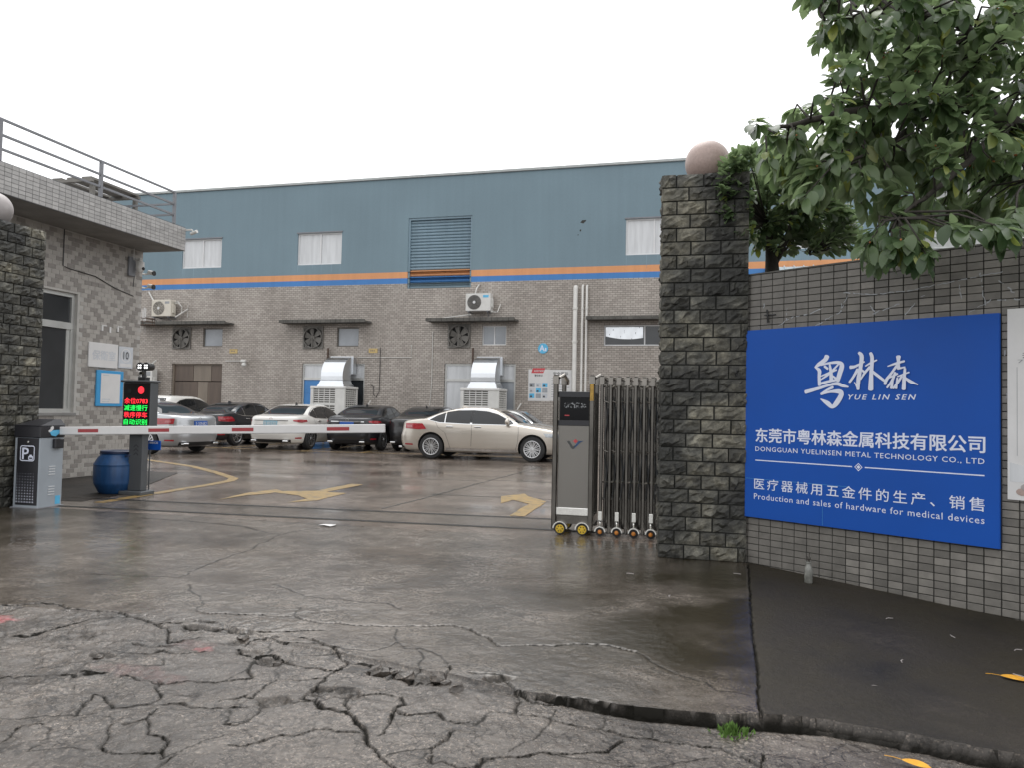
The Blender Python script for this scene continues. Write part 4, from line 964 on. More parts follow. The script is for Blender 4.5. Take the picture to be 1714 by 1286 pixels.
def cooler(u, label, blue):
    t = fthing('evaporative_cooler', label, 'air cooler', u, .78, 'evaporative coolers by the glazed doors')
    y0, y1 = -1.35, -.25; w = .74; h = 1.28
    mb = MB()
    for sx in (-w, w-.11):
        for sy in (y0, y1-.11): mb.box(sx, sx+.11, sy, sy+.11, 0, h)
    mb.box(-w, w, y0-.004, y1, -.10, -.001); mb.box(-w-.02, w+.02, y0-.02, y1+.02, h, h+.10, bev=.02)
    mb.box(.33, w-.11, y0+.003, y0+.06, 0, h)
    mb.build('casing', MAT['ac_white'], t)
    mb = MB(); mb.box(-w+.115, w-.115, y0+.10, y1-.10, .002, h-.002); mb.build('wet_pad', MAT['fan_grey'], t)
    for face in (0, 1):
        mb = MB()
        if face == 0:
            X0, X1 = -w+.11, .33
            for i in range(15): mb.box(X0, X1, y0+.02, y0+.035, .04+i*.083, .075+i*.083)
            for i in range(5): x = X0+(X1-X0)*i/4; mb.box(x-.014, x+.014, y0+.008, y0+.019, 0, h)
            mb.box(X0, X1, y0+.002, y0+.007, h*.50, h*.55)
        else:
            Y0, Y1 = y0+.11, y1-.11
            for i in range(15): mb.box(w-.035, w-.02, Y0, Y1, .04+i*.083, .075+i*.083)
            for i in range(6): y = Y0+(Y1-Y0)*i/5; mb.box(w-.019, w-.008, y-.014, y+.014, 0, h)
        mb.build('grille', MAT['ac_white'], t)
    # duct: collar, elbow, run into the wall
    dw = .40; dx = .05
    mb = MB()
    mb.add([(dx-.58, y0+.1, h+.10), (dx+.58, y0+.1, h+.10), (dx+.58, y1-.12, h+.10), (dx-.58, y1-.12, h+.10), (dx-.47, y0+.2, h+.38), (dx+.47, y0+.2, h+.38), (dx+.47, y1-.22, h+.38), (dx-.47, y1-.22, h+.38)],
           [(0, 1, 5, 4), (1, 2, 6, 5), (2, 3, 7, 6), (3, 0, 4, 7)])
    mb.build('duct_collar', MAT['zinc'], t)
    mb = MB(); mb.box(dx-.50, dx+.50, y0+.17, y1-.19, h+.38, h+.41); mb.build('duct_flange', MAT['zinc'], t)
    mb = MB(); yA, yB = y0+.2, y1-.22; n = 8
    D = yB-yA; cy = yB+.12; z0_ = h+.41
    outer = [(cy-(cy-yA)*cos(pi/2*i/n), z0_+.12+(cy-yA)*sin(pi/2*i/n)) for i in range(n+1)]
    inner = [(cy-.12*cos(pi/2*i/n), z0_+.12+.12*sin(pi/2*i/n)) for i in range(n+1)]
    outer = [(yA, z0_)]+outer+[(.02, outer[-1][1])]; inner = [(yB, z0_)]+inner+[(.02, inner[-1][1])]
    for s_ in (-.47, .47):
        o_ = len(mb.v); mb.grid([[(dx+s_, *p), (dx+s_, *q)] for p, q in zip(outer, inner)], flip=s_ > 0)
    mb.grid([[(dx-.47, *p), (dx+.47, *p)] for p in outer], flip=True)
    mb.grid([[(dx-.47, *p), (dx+.47, *p)] for p in inner])
    mb.build('duct_elbow', MAT['zinc'], t)
    mb = MB(); yf = -.36; mb.box(dx-.50, dx-.47, yf, yf+.04, inner[-1][1], outer[-1][1]+.03); mb.box(dx+.471, dx+.52, yf, yf+.04, inner[-1][1], outer[-1][1]+.03); mb.box(dx-.47, dx+.47, yf, yf+.04, outer[-1][1]+.002, outer[-1][1]+.03); mb.build('duct_flange', MAT['zinc'], t)
    for sx in (-w+.04, w-.04):
        for sy in (y0+.05, y1-.05):
            mb = MB(); mb.box(sx-.03, sx+.03, sy-.03, sy+.03, -.78, -.101); mb.build('leg', MAT['rail'], t)
    mb = MB(); mb.box(-.72, -.66, -.16, -.10, .9, 3.0); mb.build('support_post', MAT['rust'], t)
    mb = MB(); mb.tube([(w+.05, -.5, -.1), (w+.55, -.2, .85)], .03, 6); mb.build('brace', MAT['pvc'], t)
cooler(-13.05, 'white evaporative cooler with zinc duct beside the door covered in blue film', 1)
cooler(-6.85, 'white evaporative cooler with zinc duct behind the champagne sedan', 0)

def tagged(o, label, cat, group=None): return tag(o, label, cat, group)
# downpipes
for u, r, zt, lab in ((-3.56, .085, 6.08, 'thick white downpipe with capped top on the tiled wall'), (-3.29, .042, 6.13, 'thin white pipe just right of the thick downpipe'), (-3.13, .042, 6.12, 'thin white pipe nearest the gate pillar, outermost of three')):
    t = fthing('downpipe', lab, 'pipe', u, 0, 'downpipes on the factory front')
    mb = MB(); mb.tube([(0, -.11, 0), (0, -.11, zt-.06), (0, -.05, zt)], r, 10); mb.build('pipe', MAT['pvc'], t, smooth=True, angle=50)
    for z in (1.3, 3.95, 5.2):
        mb = MB(); mb.lathe([(r*1.02, 0), (r*1.22, .01), (r*1.22, .09), (r*1.02, .1)], 12, M=Matrix.Translation((0, -.11, z))); mb.build('coupling', MAT['pvc'], t)
# conduits
for pts, u, z, lab in (([(-2.3, 0), (0, 0), (0, .5)], -10.14, 3.40, 'thin white conduit bent upwards left of the second glazed door'), ([(0, 2.9), (0, .9), (-.06, 0)], -9.25, 1.5, 'thin vertical conduit dropping beside the second glazed door')):
    t = fthing('conduit', lab, 'pipe', u, z)
    mb = MB(); mb.tube([(p[0], -.02, p[1]) for p in pts], .014, 6); mb.build('pipe', MAT['pvc'], t)
    for p in pts: 
        mb = MB(); mb.box(p[0]-.025, p[0]+.025, -.035, 0, p[1]-.01, p[1]+.01); mb.build('clip', MAT['pvc'], t)
t = fthing('hose_loop', 'dark hose hanging in a loop on the wall right of the first cooler', 'hose', -11.6, 1.9)
mb = MB(); mb.tube([(.12, -.03, 1.9), (.13, -.03, .9), (.12, -.04, .1), (.0, -.05, -.12), (-.12, -.05, .0), (-.13, -.04, .3), (-.25, -.04, .38)], .013, 6); mb.build('pipe', MAT['black'], t, smooth=True)
# wall camera
t = fthing('wall_camera', 'small white camera on a long arm beside the brown door', 'camera', -17.6, 3.22)
mb = MB(); mb.tube([(-1.0, -.05, .02), (.0, -.05, .02), (0, -.2, .02)], .022, 6); mb.build('arm', MAT['pvc'], t)
mb = MB(); mb.sphere((.02, -.22, -.14), .10); mb.build('dome', MAT['ac_white'], t, smooth=True); mb = MB(); mb.box(-.12, .12, -.30, -.16, -.05, .07, bev=.03); mb.build('housing', MAT['ac_white'], t)
# little signs
for u, z, lab in ((-18.25, 3.66, 'small faded yellow plate above the arm of the wall camera'), (-11.8, 3.68, 'small faded yellow plate right of the middle low window')):
    t = fthing('yellow_plate', lab, 'sign', u, z, 'faded yellow plates on the factory wall')
    mb = MB(); mb.box(-.19, .19, -.02, 0, -.09, .09, bev=.004); mb.build('plate', MAT['yellow_sign'], t)
    mb = MB()
    for i in range(3): mb.box(-.11+.07*i, -.07+.07*i, -.0215, -.0203, -.03, .035)
    mb.build('print', MAT['brown_door2'], t)
t = fthing('round_sign', 'round pale blue sign reading A1 on the tiled wall', 'sign', -4.79, 3.76)
mb = MB(); mb.lathe([(.19, -.025), (.195, -.02), (.195, 0)], 40, axis='Y'); mb.build('disc', MAT['cyan'], t)
text(t, 'A', -.13, .06, -.10, .12, -.0265, MAT['white_print'], bold=.03)
text(t, '1', .08, .13, -.10, .02, -.0265, MAT['white_print'], bold=.03)
# posters beside the gate
t = fthing('notice_poster', 'white notice poster with red heading and photo grid on tiled wall', 'poster', -4.93, 2.35)
mb = MB(); mb.box(-.41, .41, -.012, 0, -.61, .61); mb.build('sheet', MAT['paper'], t)
mb = MB(); mb.face_poly([(-.30, .47), (.17, .47), (.24, .66), (-.24, .66)], -.016, -.0125); mb.build('red_heading', MAT['red_ink'], t)
text(t, '安全生产宣传栏', -.19, .19, .52, .59, -.0175, MAT['paper'], bold=.02)
text(t, '警示标识', -.17, .15, .34, .42, -.0135, MAT['ink'], bold=.02)
for i in range(3):
    for j in range(3):
        mb = MB(); x = -.36+.25*i; z = -.5+.21*j
        mb.box(x, x+.2, -.0145, -.0123, z, z+.17); mb.build('photo_print', MAT[('cyan', 'pane_grey', 'faded')[(i+2*j) % 3]], t)
        mb = MB(); mb.box(x+.03, x+.11, -.0155, -.0147, z+.02, z+.09); mb.build('photo_print', MAT['ink_grey' if (i+j) % 2 else 'ink'], t)
t = fthing('notice_poster', 'white text notice half hidden behind the sliding gate head', 'poster', -4.10, 2.35)
mb = MB(); mb.box(-.43, .43, -.012, 0, -.6, .6); mb.build('sheet', MAT['paper'], t)
text(t, '安全须知', -.28, .28, .40, .52, -.0135, MAT['ink'], bold=.02)
mb = MB()
for i in range(9): mb.box(-.34, .34-.1*(i % 3 == 2), -.0135, -.0125, .27-.09*i, .295-.09*i)
mb.build('text_lines', MAT['ink_grey'], t)
# scar in the blue paint
t = fthing('wall_scar', 'dark broken hole in the blue wall left of the third upper window', 'hole', -3.35, 8.55)
mb = MB(); mb.face_poly([(-.10, -.03), (.02, -.07), (.12, .02), (.13, .06), (-.02, .06)], -.004, .02); mb.face_poly([(-.12, -.35), (-.07, -.37), (-.05, -.30), (-.1, -.29)], -.004, .02); mb.face_poly([(-.2, -.5), (-.16, -.52), (-.15, -.46)], -.004, .02); mb.build('hole', MAT['joint'], t)
# lime runs left of the cream unit
t = fthing('lime_stain', 'white lime run down the tiles at the left end of the factory', 'stain', -23.1, 4.4)
mb = MB()
for i in range(9):
    x = -.35+.085*i+random.uniform(-.02, .02); L = random.uniform(.5, 1.5)
    mb.face_poly([(x, 1.2), (x+.05, 1.2+random.uniform(-.2, .05)), (x+.045, 1.2-L*.6), (x+.02, 1.2-L), (x+.005, 1.2-L*.5)], -.003, -.001)
mb.build('run', MAT['paper'], t)

# --- right of the factory
wh = thing('corrugated_warehouse', 'pale corrugated sheet warehouse beyond the right end of the factory', 'building', fpt(8.3, 1.5, 0), FA)
mb = MB(); P = []
for i in range(0, 90):
    P.append(i*.15)
for k in range(24):
    z0 = .2+k*.40
    m2 = MB(); m2.grid([[(0, -.03, z0), (16, -.03, z0)], [(0, .02, z0+.06), (16, .02, z0+.06)], [(0, 0, z0+.39), (16, 0, z0+.39)]]); m2.build('wall_sheet', MAT['corr'], wh)
mb = MB(); mb.box(0, 16, .05, 14, 0, 9.9); mb.build('wall', MAT['corr'], wh)
mb = MB(); mb.box(-.1, 16.2, -.35, 14.2, 9.9, 10.1); mb.build('roof', MAT['blue_band'], wh)
ln = thing('lean_to_roof', 'pale ribbed lean-to roof below the orange stripe behind the tiled wall', 'roof', fpt(5.2, -1.35, 0), FA)
for i in range(13):
    u = -2.0 + i*.32
    m2 = MB(); m2.grid([[(u, -1.2, 5.75), (u+.29, -1.2, 5.75), (u+.30, -1.2, 5.80), (u+.32, -1.2, 5.80)], [(u, 1.3, 6.62), (u+.29, 1.3, 6.62), (u+.30, 1.3, 6.67), (u+.32, 1.3, 6.67)]]); m2.build('roof_sheet', MAT['lean'], ln)
for u in (-1.9, 2.0):
    mb = MB(); mb.box(u-.05, u+.05, -1.1, -1.0, 0, 5.78); mb.build('post', MAT['rail'], ln)

# ------------------------------------------------------------------ gate pillars of rock-faced stone
def stone_meshes(n, w=.26, h=.131, d=.10):
    out = []
    for k in range(n):
        rg = np.random.default_rng(500+k)
        nx, nz = 7, 5
        mb = MB(); P = []
        hi_ = rg.uniform(.45, 1.15); cx_, cz_ = rg.uniform(.3, .7), rg.uniform(.3, .7); tx_, tz_ = rg.normal(0, .5, 2)
        for i in range(nx):
            row = []
            for j in range(nz):
                u, v = i/(nx-1), j/(nz-1)
                edge = 0 < i < nx-1 and 0 < j < nz-1
                rim = (1 < i < nx-2) and (1 < j < nz-2)
                b = 0 if not edge else (.75 if not rim else 1.0)
                y = .004 + b*(.016*hi_*(1+tx_*(u-cx_)+tz_*(v-cz_)) + .011*rg.standard_normal())
                row.append(((u-.5)*(w-.014)+(.009*rg.standard_normal() if edge else (.002*rg.standard_normal() if 0 < i < nx-1 else 0)), -max(y, .001), (v-.5)*(h-.013)+(.007*rg.standard_normal() if edge else (.0015*rg.standard_normal() if 0 < j < nz-1 else 0))))
            P.append(row)
        mb.grid(P)
        bd = [(P[i][0]) for i in range(nx)] + [P[nx-1][j] for j in range(1, nz)] + [P[i][nz-1] for i in range(nx-2, -1, -1)] + [P[0][j] for j in range(nz-2, 0, -1)]
        bk = [(x, d, z) for x, y, z in bd]
        o = len(mb.v); m_ = len(bd); mb.v += bd+bk; mb.m += [0]*m_
        mb.f += [((i+1) % m_+o, i+o, m_+i+o, m_+(i+1) % m_+o) for i in range(m_)]
        out.append(mb.mesh('stone', MAT['stone']))
        for p in list(out[-1].polygons)[:(nx-1)*(nz-1)]: pass
    return out
ST_FULL = stone_meshes(14); ST_HALF = stone_meshes(7, .13)
MAT_ST = MAT['stone']
def stone_face(root, ox, oy, rz, width, ztop, seed, h=.1318):
    """courses of stones on one face; local x runs along the face, -y outwards"""
    rg = random.Random(seed)
    n = int(round(ztop/h)); h = ztop/n
    for r in range(n):
        x = 0; pat = []
        first = .13 if r % 2 else .26
        jit = rg.uniform(-.02, .02)
        w = first+jit
        while x < width-.03:
            w = min(w, width-x)
            if width-x-w < .06: w = width-x
            pat.append((x, w)); x += w; w = .26+rg.uniform(-.025, .025)
        for (x, w) in pat:
            me = rg.choice(ST_FULL if w > .17 else ST_HALF)
            o = link('stone', me, root)
            base = .26 if w > .17 else .13
            sx = w/base
            R = Matrix.Rotation(rz, 4, 'Z')
            p = R @ Vector((x+w/2, rg.uniform(-.006, .006), 0))
            o.location = (ox+p.x, oy+p.y, (r+.5)*h)
            fl = rg.random() < .5
            o.rotation_euler = (0, pi if fl else 0, rz)
            o.scale = (sx, 1, h/.131)
def pillar(name, label, x0, x1, y0, y1, zt, faces, seed):
    t = thing(name, label, 'pillar', ((x0+x1)/2, (y0+y1)/2, 0))
    hx, hy = (x1-x0)/2, (y1-y0)/2
    mb = MB(); mb.box(-hx+.012, hx-.012, -hy+.012, hy-.012, 0, zt-.012); mb.build('core', MAT['mortar'], t)
    if 'F' in faces: stone_face(t, -hx, -hy, 0, 2*hx, zt, seed)
    if 'R' in faces: stone_face(t, hx, -hy, pi/2, 2*hy, zt, seed+1)
    if 'L' in faces: stone_face(t, -hx, hy, -pi/2, 2*hy, zt, seed+2)
    return t
pillar('gate_pillar', 'mossy rock-faced stone pillar beside the blue company board', -.372, .442, 7.545, 8.34, 3.70, 'FL', 31)
pillar('gate_pillar', 'rock-faced stone pillar behind the barrier cabinet by the guardhouse', -9.46, -8.63, 7.70, 8.575, 3.68, 'FR', 57)
def ball(label, x, y, z, r, mt):
    t = thing('stone_ball', label, 'stone ball', (x, y, z), 0, 'stone balls on the gate pillars')
    mb = MB(); mb.sphere((0, 0, r-.012), r, 40, 24); mb.build('ball', MAT[mt], t, smooth=True)
    mb = MB(); mb.lathe([(.13, 0), (.13, .012), (.10, .03)], 24); mb.build('mortar_bed', MAT['concrete'], t)
ball('pink granite ball on the pillar beside the blue board', .052, 7.92, 3.70, .222, 'granite')
ball('weathered granite ball cut by the left edge of the picture', -9.03, 8.13, 3.68, .222, 'granite2')

# ------------------------------------------------------------------ tiled wall with the company board (own frame: x along the wall, -y outwards)
WA = atan2(-.565, .825)
wall = thing('tiled_wall', 'tall grey tiled wall with dark joints, flaring out beside the stone pillar', 'wall', (.47, 7.56, 0), WA)
TW, TH = .1156, .0600
mb = MB(); mb.box(-.12, 4.2, .0, .22, -.35, 2.70); mb.build('backing', MAT['grout_dark'], wall)
mb = MB(); mb.box(-.12, 4.2, -.012, .24, 2.702, 2.715); mb.build('cement_cap', MAT['concrete_dk'], wall)
TILE = []
for k in range(6):
    m_ = MB(); m_.box(-TW/2+.0042, TW/2-.0042, -.007, .0, -TH/2+.0032, TH/2-.0032, bev=.002); TILE.append(m_.mesh('tile', MAT['wtile']))
cells = []
for r in range(-2, 45):
    for c in range(-1, 34):
        s_ = -.02 + (c+.5)*TW; z = 2.70-(r+.5)*TH if False else .0 + (r+.5)*TH
        if z > 2.70: continue
        if -.0 < s_-TW/2 and s_+TW/2 < 2.05 and .46 < z-TH/2 and z+TH/2 < 2.15: continue     # covered by the board
        if 2.13 < s_-TW/2 and s_+TW/2 < 2.95 and .83 < z-TH/2 and z+TH/2 < 2.17: continue     # covered by the poster
        cells.append((s_, z))
cells.sort(key=lambda c: 0 if c[0] < 2.25 else c[0])
vis = [c for c in cells if c[0] < 2.25 and c[1] > -.1]
vis.sort(key=lambda c: -c[0]); vis = vis[:300]
vset = set(vis)
rg = random.Random(3)
for (s_, z) in vis:
    o = link('tile', rg.choice(TILE), wall, (s_, rg.uniform(-.0015, .001), z), (rg.uniform(-.012, .012), 0, rg.uniform(-.01, .01)))
mb = MB()
for (s_, z) in cells:
    if (s_, z) not in vset:
        y = rg.uniform(-.0015, .001); mb.box(s_-TW/2+.003, s_+TW/2-.003, -.007+y, y, z-TH/2+.0032, z+TH/2-.0032, bev=.002)
tag(mb.build('tile_field', MAT['wtile'], wall), kind='stuff')
# lime traces weeping from the joints
mb = MB(); rg = random.Random(12)
def smear(pts, w):
    P = []
    for i, p in enumerate(pts[:-1]):
        a, b = Vector(p), Vector(pts[i+1]); n = max(2, int((b-a).length/.02))
        for k in range(n): q = a.lerp(b, k/n); P.append((q.x+rg.uniform(-.006, .006), q.y+rg.uniform(-.006, .006)))
    for a, b in zip(P[:-1], P[1:]):
        if rg.random() < .2: continue
        d = Vector(b)-Vector(a); n = Vector((-d.y, d.x)).normalized()*w*rg.uniform(.4, 1.3)
        if abs(n.x)+abs(n.y) < 1e-6: continue
        mb.face_poly([(a[0]-n.x, a[1]-n.y), (b[0]-n.x, b[1]-n.y), (b[0]+n.x, b[1]+n.y), (a[0]+n.x, a[1]+n.y)], -.0098, -.0094)
for pts in ([(.13, 2.42), (.13, 2.36)], [(.36, 2.36), (.36, 2.22)], [(.26, 2.20), (.40, 2.27), (.58, 2.29), (.72, 2.34)], [(.62, 2.17), (.75, 2.24), (.85, 2.28), (.92, 2.44)], [(.86, 2.45), (1.1, 2.41), (1.4, 2.41), (1.75, 2.45), (2.1, 2.49)],
            [(1.1, 2.24), (1.3, 2.30), (1.38, 2.32)], [(1.38, 2.22), (1.5, 2.35), (1.55, 2.38)], [(1.1, 2.32), (1.16, 2.22)], [(1.78, 2.42), (1.80, 2.28)], [(1.92, 2.5), (1.96, 2.22)], [(1.85, 2.20), (2.0, 2.28), (2.2, 2.27)], [(2.05, 2.42), (2.16, 2.30)], [(.85, 2.2), (.86, 2.38)], [(2.09, 1.9), (2.085, 1.83)], [(2.09, 1.62), (2.10, 1.5)]):
    smear(pts, .004)
tag(mb.build('lime_trace', MAT['ink_grey'], wall), kind='stuff')
mb = MB(); mb.tube([(.16, -.01, 2.36), (.18, -.03, 2.30), (.175, -.02, 2.24)], .008, 6); mb.tube([(.14, -.02, 2.31), (.25, -.015, 2.31)], .006, 6); mb.build('iron_stub', MAT['black'], wall)

board = thing('company_board', 'large bright blue company board with white lettering on the tiled wall', 'sign', (.47, 7.56, 0), WA)
mb = MB(); mb.box(-.03, 2.06, -.045, -.012, .432, 2.175, bev=.002); mb.build('panel', MAT['blue_board'], board)
YB = -.0462
text(board, '东莞市粤林森金属科技有限公司', .08, 1.965, 1.128, 1.257, YB, MAT['white_print'], bold=.022)
text(board, 'DONGGUAN YUELINSEN METAL TECHNOLOGY CO., LTD', .076, 1.962, 1.040, 1.088, YB, MAT['white_print'], bold=.006, spacing=1.12)
text(board, '医疗器械用五金件的生产、销售', .068, 1.962, .694, .796, YB, MAT['white_print'], bold=.006, spacing=1.35)
text(board, 'Production and sales of hardware for medical devices', .066, 1.962, .603, .656, YB, MAT['white_print'], spacing=1.1)
text(board, 'YUE LIN SEN', .939, 1.48, 1.525, 1.567, YB, MAT['white_print'], bold=.03, shear=.25, spacing=1.35)
mb = MB(); mb.box(.076, .975, YB, YB+.001, .957, .966); mb.box(1.08, 1.962, YB, YB+.001, .957, .966); mb.build('rule_line', MAT['white_print'], board)
mb = MB()
c_ = (1.0275, .961)
for r0_, r1_ in ((.034, .026), (.016, 0)):
    A = [(c_[0]+r0_*cos(pi/2*k), c_[1]+r0_*sin(pi/2*k)) for k in range(4)]
    if r1_:
        B = [(c_[0]+r1_*cos(pi/2*k), c_[1]+r1_*sin(pi/2*k)) for k in range(4)]
        for k in range(4): mb.face_poly([A[k], A[(k+1) % 4], B[(k+1) % 4], B[k]], YB, YB+.001)
    else: mb.face_poly(A, YB, YB+.001)
mb.build('diamond_mark', MAT['white_print'], board)
CALLI = [[(0.752,1.903,0.043),(0.735,1.872,0.039),(0.677,1.833,0.032),(0.645,1.809,0.013)],[(0.65,1.809,0.015),(0.685,1.78,0.032),(0.684,1.728,0.028),(0.687,1.651,0.027)],[(0.699,1.828,0.013),(0.771,1.843,0.019),(0.851,1.846,0.028),(0.884,1.819,0.039),(0.864,1.745,0.04),(0.847,1.69,0.035)],[(0.732,1.816,0.021),(0.76,1.794,0.02)],[(0.851,1.827,0.015),(0.799,1.774,0.018),(0.75,1.733,0.018),(0.696,1.699,0.01)],[(0.778,1.829,0.017),(0.789,1.76,0.028),(0.793,1.691,0.033)],[(0.7,1.731,0.011),(0.771,1.757,0.018),(0.838,1.783,0.014)],[(0.803,1.732,0.014),(0.849,1.696,0.021)],[(0.687,1.661,0.024),(0.764,1.683,0.022),(0.842,1.696,0.018)],[(0.562,1.592,0.033),(0.679,1.623,0.025),(0.772,1.651,0.022),(0.842,1.663,0.031),(0.891,1.645,0.028),(0.94,1.633,0.013)],[(0.807,1.632,0.023),(0.751,1.605,0.018),(0.704,1.573,0.019)],[(0.704,1.573,0.019),(0.786,1.593,0.021),(0.863,1.594,0.039),(0.881,1.567,0.042),(0.843,1.498,0.043),(0.803,1.464,0.032),(0.759,1.495,0.039),(0.701,1.529,0.009)],[(0.958,1.802,0.03),(0.999,1.808,0.023),(1.075,1.845,0.012)],[(1.03,1.922,0.024),(1.053,1.888,0.035),(1.042,1.788,0.031),(1.027,1.701,0.035),(1.023,1.614,0.025)],[(0.993,1.674,0.006),(1.02,1.627,0.02)],[(1.02,1.782,0.025),(0.986,1.722,0.021),(0.952,1.675,0.019)],[(1.052,1.777,0.017),(1.082,1.752,0.02)],[(1.085,1.808,0.011),(1.131,1.835,0.016),(1.177,1.855,0.011)],[(1.126,1.915,0.025),(1.139,1.871,0.03),(1.133,1.752,0.032),(1.129,1.612,0.043)],[(1.12,1.799,0.022),(1.079,1.75,0.02),(1.046,1.697,0.011)],[(1.141,1.762,0.022),(1.197,1.716,0.023),(1.254,1.67,0.018)],[(1.348,1.877,0.038),(1.348,1.838,0.024),(1.349,1.779,0.026)],[(1.265,1.801,0.009),(1.329,1.822,0.019),(1.394,1.839,0.016)],[(1.342,1.812,0.021),(1.298,1.748,0.02),(1.254,1.687,0.025),(1.245,1.653,0.022)],[(1.36,1.782,0.016),(1.4,1.791,0.012)],[(1.264,1.7,0.012),(1.342,1.738,0.016)],[(1.324,1.748,0.019),(1.301,1.683,0.022),(1.261,1.624,0.015)],[(1.308,1.703,0.015),(1.295,1.62,0.023)],[(1.4,1.778,0.019),(1.394,1.695,0.027),(1.391,1.612,0.031)],[(1.342,1.715,0.011),(1.431,1.748,0.013)],[(1.403,1.701,0.018),(1.446,1.671,0.024),(1.497,1.647,0.011)],[(1.376,1.717,0.018),(1.348,1.67,0.018),(1.311,1.618,0.017)],[(1.342,1.702,0.015),(1.333,1.618,0.019)]]
def stroke(mb, pts, y):
    """one brush stroke: smooth centre line with changing width"""
    P = []
    n = len(pts)
    for i in range(n-1):
        p0, p1, p2, p3 = pts[max(i-1, 0)], pts[i], pts[i+1], pts[min(i+2, n-1)]
        for k in range(6):
            t_ = k/6; P.append(tuple(.5*((2*p1[j])+(-p0[j]+p2[j])*t_+(2*p0[j]-5*p1[j]+4*p2[j]-p3[j])*t_**2+(-p0[j]+3*p1[j]-3*p2[j]+p3[j])*t_**3) for j in range(3)))
    P.append(pts[-1])
    L = []; R = []
    for i, p in enumerate(P):
        a = Vector(P[max(i-1, 0)][:2]); b = Vector(P[min(i+1, len(P)-1)][:2]); d = (b-a).normalized(); nn = Vector((-d.y, d.x))*max(p[2], .004)/2
        L.append((p[0]+nn.x, y, p[1]+nn.y)); R.append((p[0]-nn.x, y, p[1]-nn.y))
    mb.grid([R, L])
    for i, sg in ((0, -1), (len(P)-1, 1)):
        a = Vector(P[max(i-1, 0)][:2]); b = Vector(P[min(i+1, len(P)-1)][:2]); d = (b-a).normalized()*sg; nn = Vector((-d.y, d.x)); r = max(P[i][2], .004)/2
        V = [(P[i][0]+r*(nn.x*cos(q)+d.x*sin(q)*.6), y, P[i][1]+r*(nn.y*cos(q)+d.y*sin(q)*.6)) for q in [pi*k/6 for k in range(7)]]
        mb.add(V, [tuple(range(7))[::-1]])
mb = MB()
for k, s_ in enumerate(CALLI): stroke(mb, s_, -.0465-.00035*k)
mb.build('brush_lettering', MAT['white_print'], board)
mb = MB(); mb.box(-.028, .94, -.0464, -.0456, .789, .7905); mb.box(.72, .7212, -.0464, -.0456, .44, .60); mb.build('scratch', MAT['cyan'], board)

po = thing('garden_poster', 'white printed poster with pebbles drawing at right edge beside the blue board', 'poster', (.47, 7.56, 0), WA)
mb = MB(); mb.box(2.105, 2.98, -.022, -.010, .80, 2.20); mb.build('sheet', MAT['paper'], po)
text(po, '开饭时间', 2.20, 2.50, 1.835, 1.875, -.0235, MAT['ink'])
text(po, '7.1-7.31', 2.17, 2.42, 1.80, 1.825, -.0235, MAT['ink_grey'])
mb = MB(); mb.box(2.165, 2.168, -.0232, -.0222, 1.12, 1.77); mb.build('rule_line', MAT['ink_grey'], po)
for i, z in enumerate((1.70, 1.63, 1.57, 1.50, 1.43, 1.36)):
    mb = MB(); mb.box(2.245, 2.62, -.0232, -.0222, z-.03, z-.027); mb.box(2.25, 2.27, -.0234, -.0222, z-.012, z+.008); mb.build('print', MAT['ink_grey'], po)
for i, z in enumerate((1.10, 1.065, 1.03, .995)): text(po, ('粘贴海报', '粘贴画', '小朋友', '亲子')[i], 2.21, 2.33, z, z+.024, -.0235, MAT['ink_grey'])
mb = MB(); mb.lathe([(.001, -.0245), (.08, -.0235), (.082, -.0225)], 20, axis='Y', M=Matrix.Translation((2.31, 0, 1.755))); mb.build('print', MAT['brown_door2'], po)
mb = MB(); mb.face_poly([(2.12, .93), (2.98, .93), (2.98, 1.12), (2.6, 1.06), (2.35, 1.10), (2.2, 1.05), (2.12, 1.07)], -.0232, -.0222); mb.build('watercolour_print', MAT['pane_white'], po)
for i in range(7):
    x = 2.20+.06*(i % 4)+.03*(i//4); z = .86+.035*(i//4)
    mb = MB(); mb.lathe([(.001, -.0255), (.036, -.0245), (.042, -.0234)], 14, axis='Y', M=Matrix.Translation((x, -.0006*i, z)) @ Matrix.Diagonal((1, 1, .65, 1))); mb.build('pebble_print', MAT[('granite', 'granite2', 'brown_door2')[i % 3]], po)

# ------------------------------------------------------------------ guardhouse
gh = thing('guardhouse', 'tiled guardhouse with flat overhanging roof band left of the barrier', 'building', (-10.95, 13.25, 0))
gh['label'] = 'small guardhouse in checkered grey tile under a flat overhanging roof'
# local: wall face at x=0 looking +x; y runs to -6 towards the camera
GW = (-2.42, -1.62, 1.17, 3.33)                             # window y0,y1,z0,z1
wy0 = -3.1
mb = MB()
def yz_wall(mb, y0, y1, z0, z1, hole, x=0, dep=.2):
    ys = sorted({y0, y1, hole[0], hole[1]}); zs = sorted({z0, z1, hole[2], hole[3]})
    for i in range(len(ys)-1):
        for j in range(len(zs)-1):
            cy, cz = (ys[i]+ys[i+1])/2, (zs[j]+zs[j+1])/2
            if hole[0] < cy < hole[1] and hole[2] < cz < hole[3]: continue
            mb.add([(x, ys[i], zs[j]), (x, ys[i+1], zs[j]), (x, ys[i+1], zs[j+1]), (x, ys[i], zs[j+1])], [(0, 1, 2, 3)])
    a, b, c, d = hole
    mb.add([(x, a, c), (x, b, c), (x, b, d), (x, a, d), (x-dep, a, c), (x-dep, b, c), (x-dep, b, d), (x-dep, a, d)], [(0, 4, 5, 1), (2, 6, 7, 3), (0, 3, 7, 4), (1, 5, 6, 2)])
HOLE = (-4.3, -1.62, 1.17, 3.33)
yz_wall(mb, -6.5, 0, -.02, 4.43, HOLE)
mb.add([(0, 0, 0), (-4, 0, 0), (-4, 0, 4.43), (0, 0, 4.43)], [(0, 1, 2, 3)])
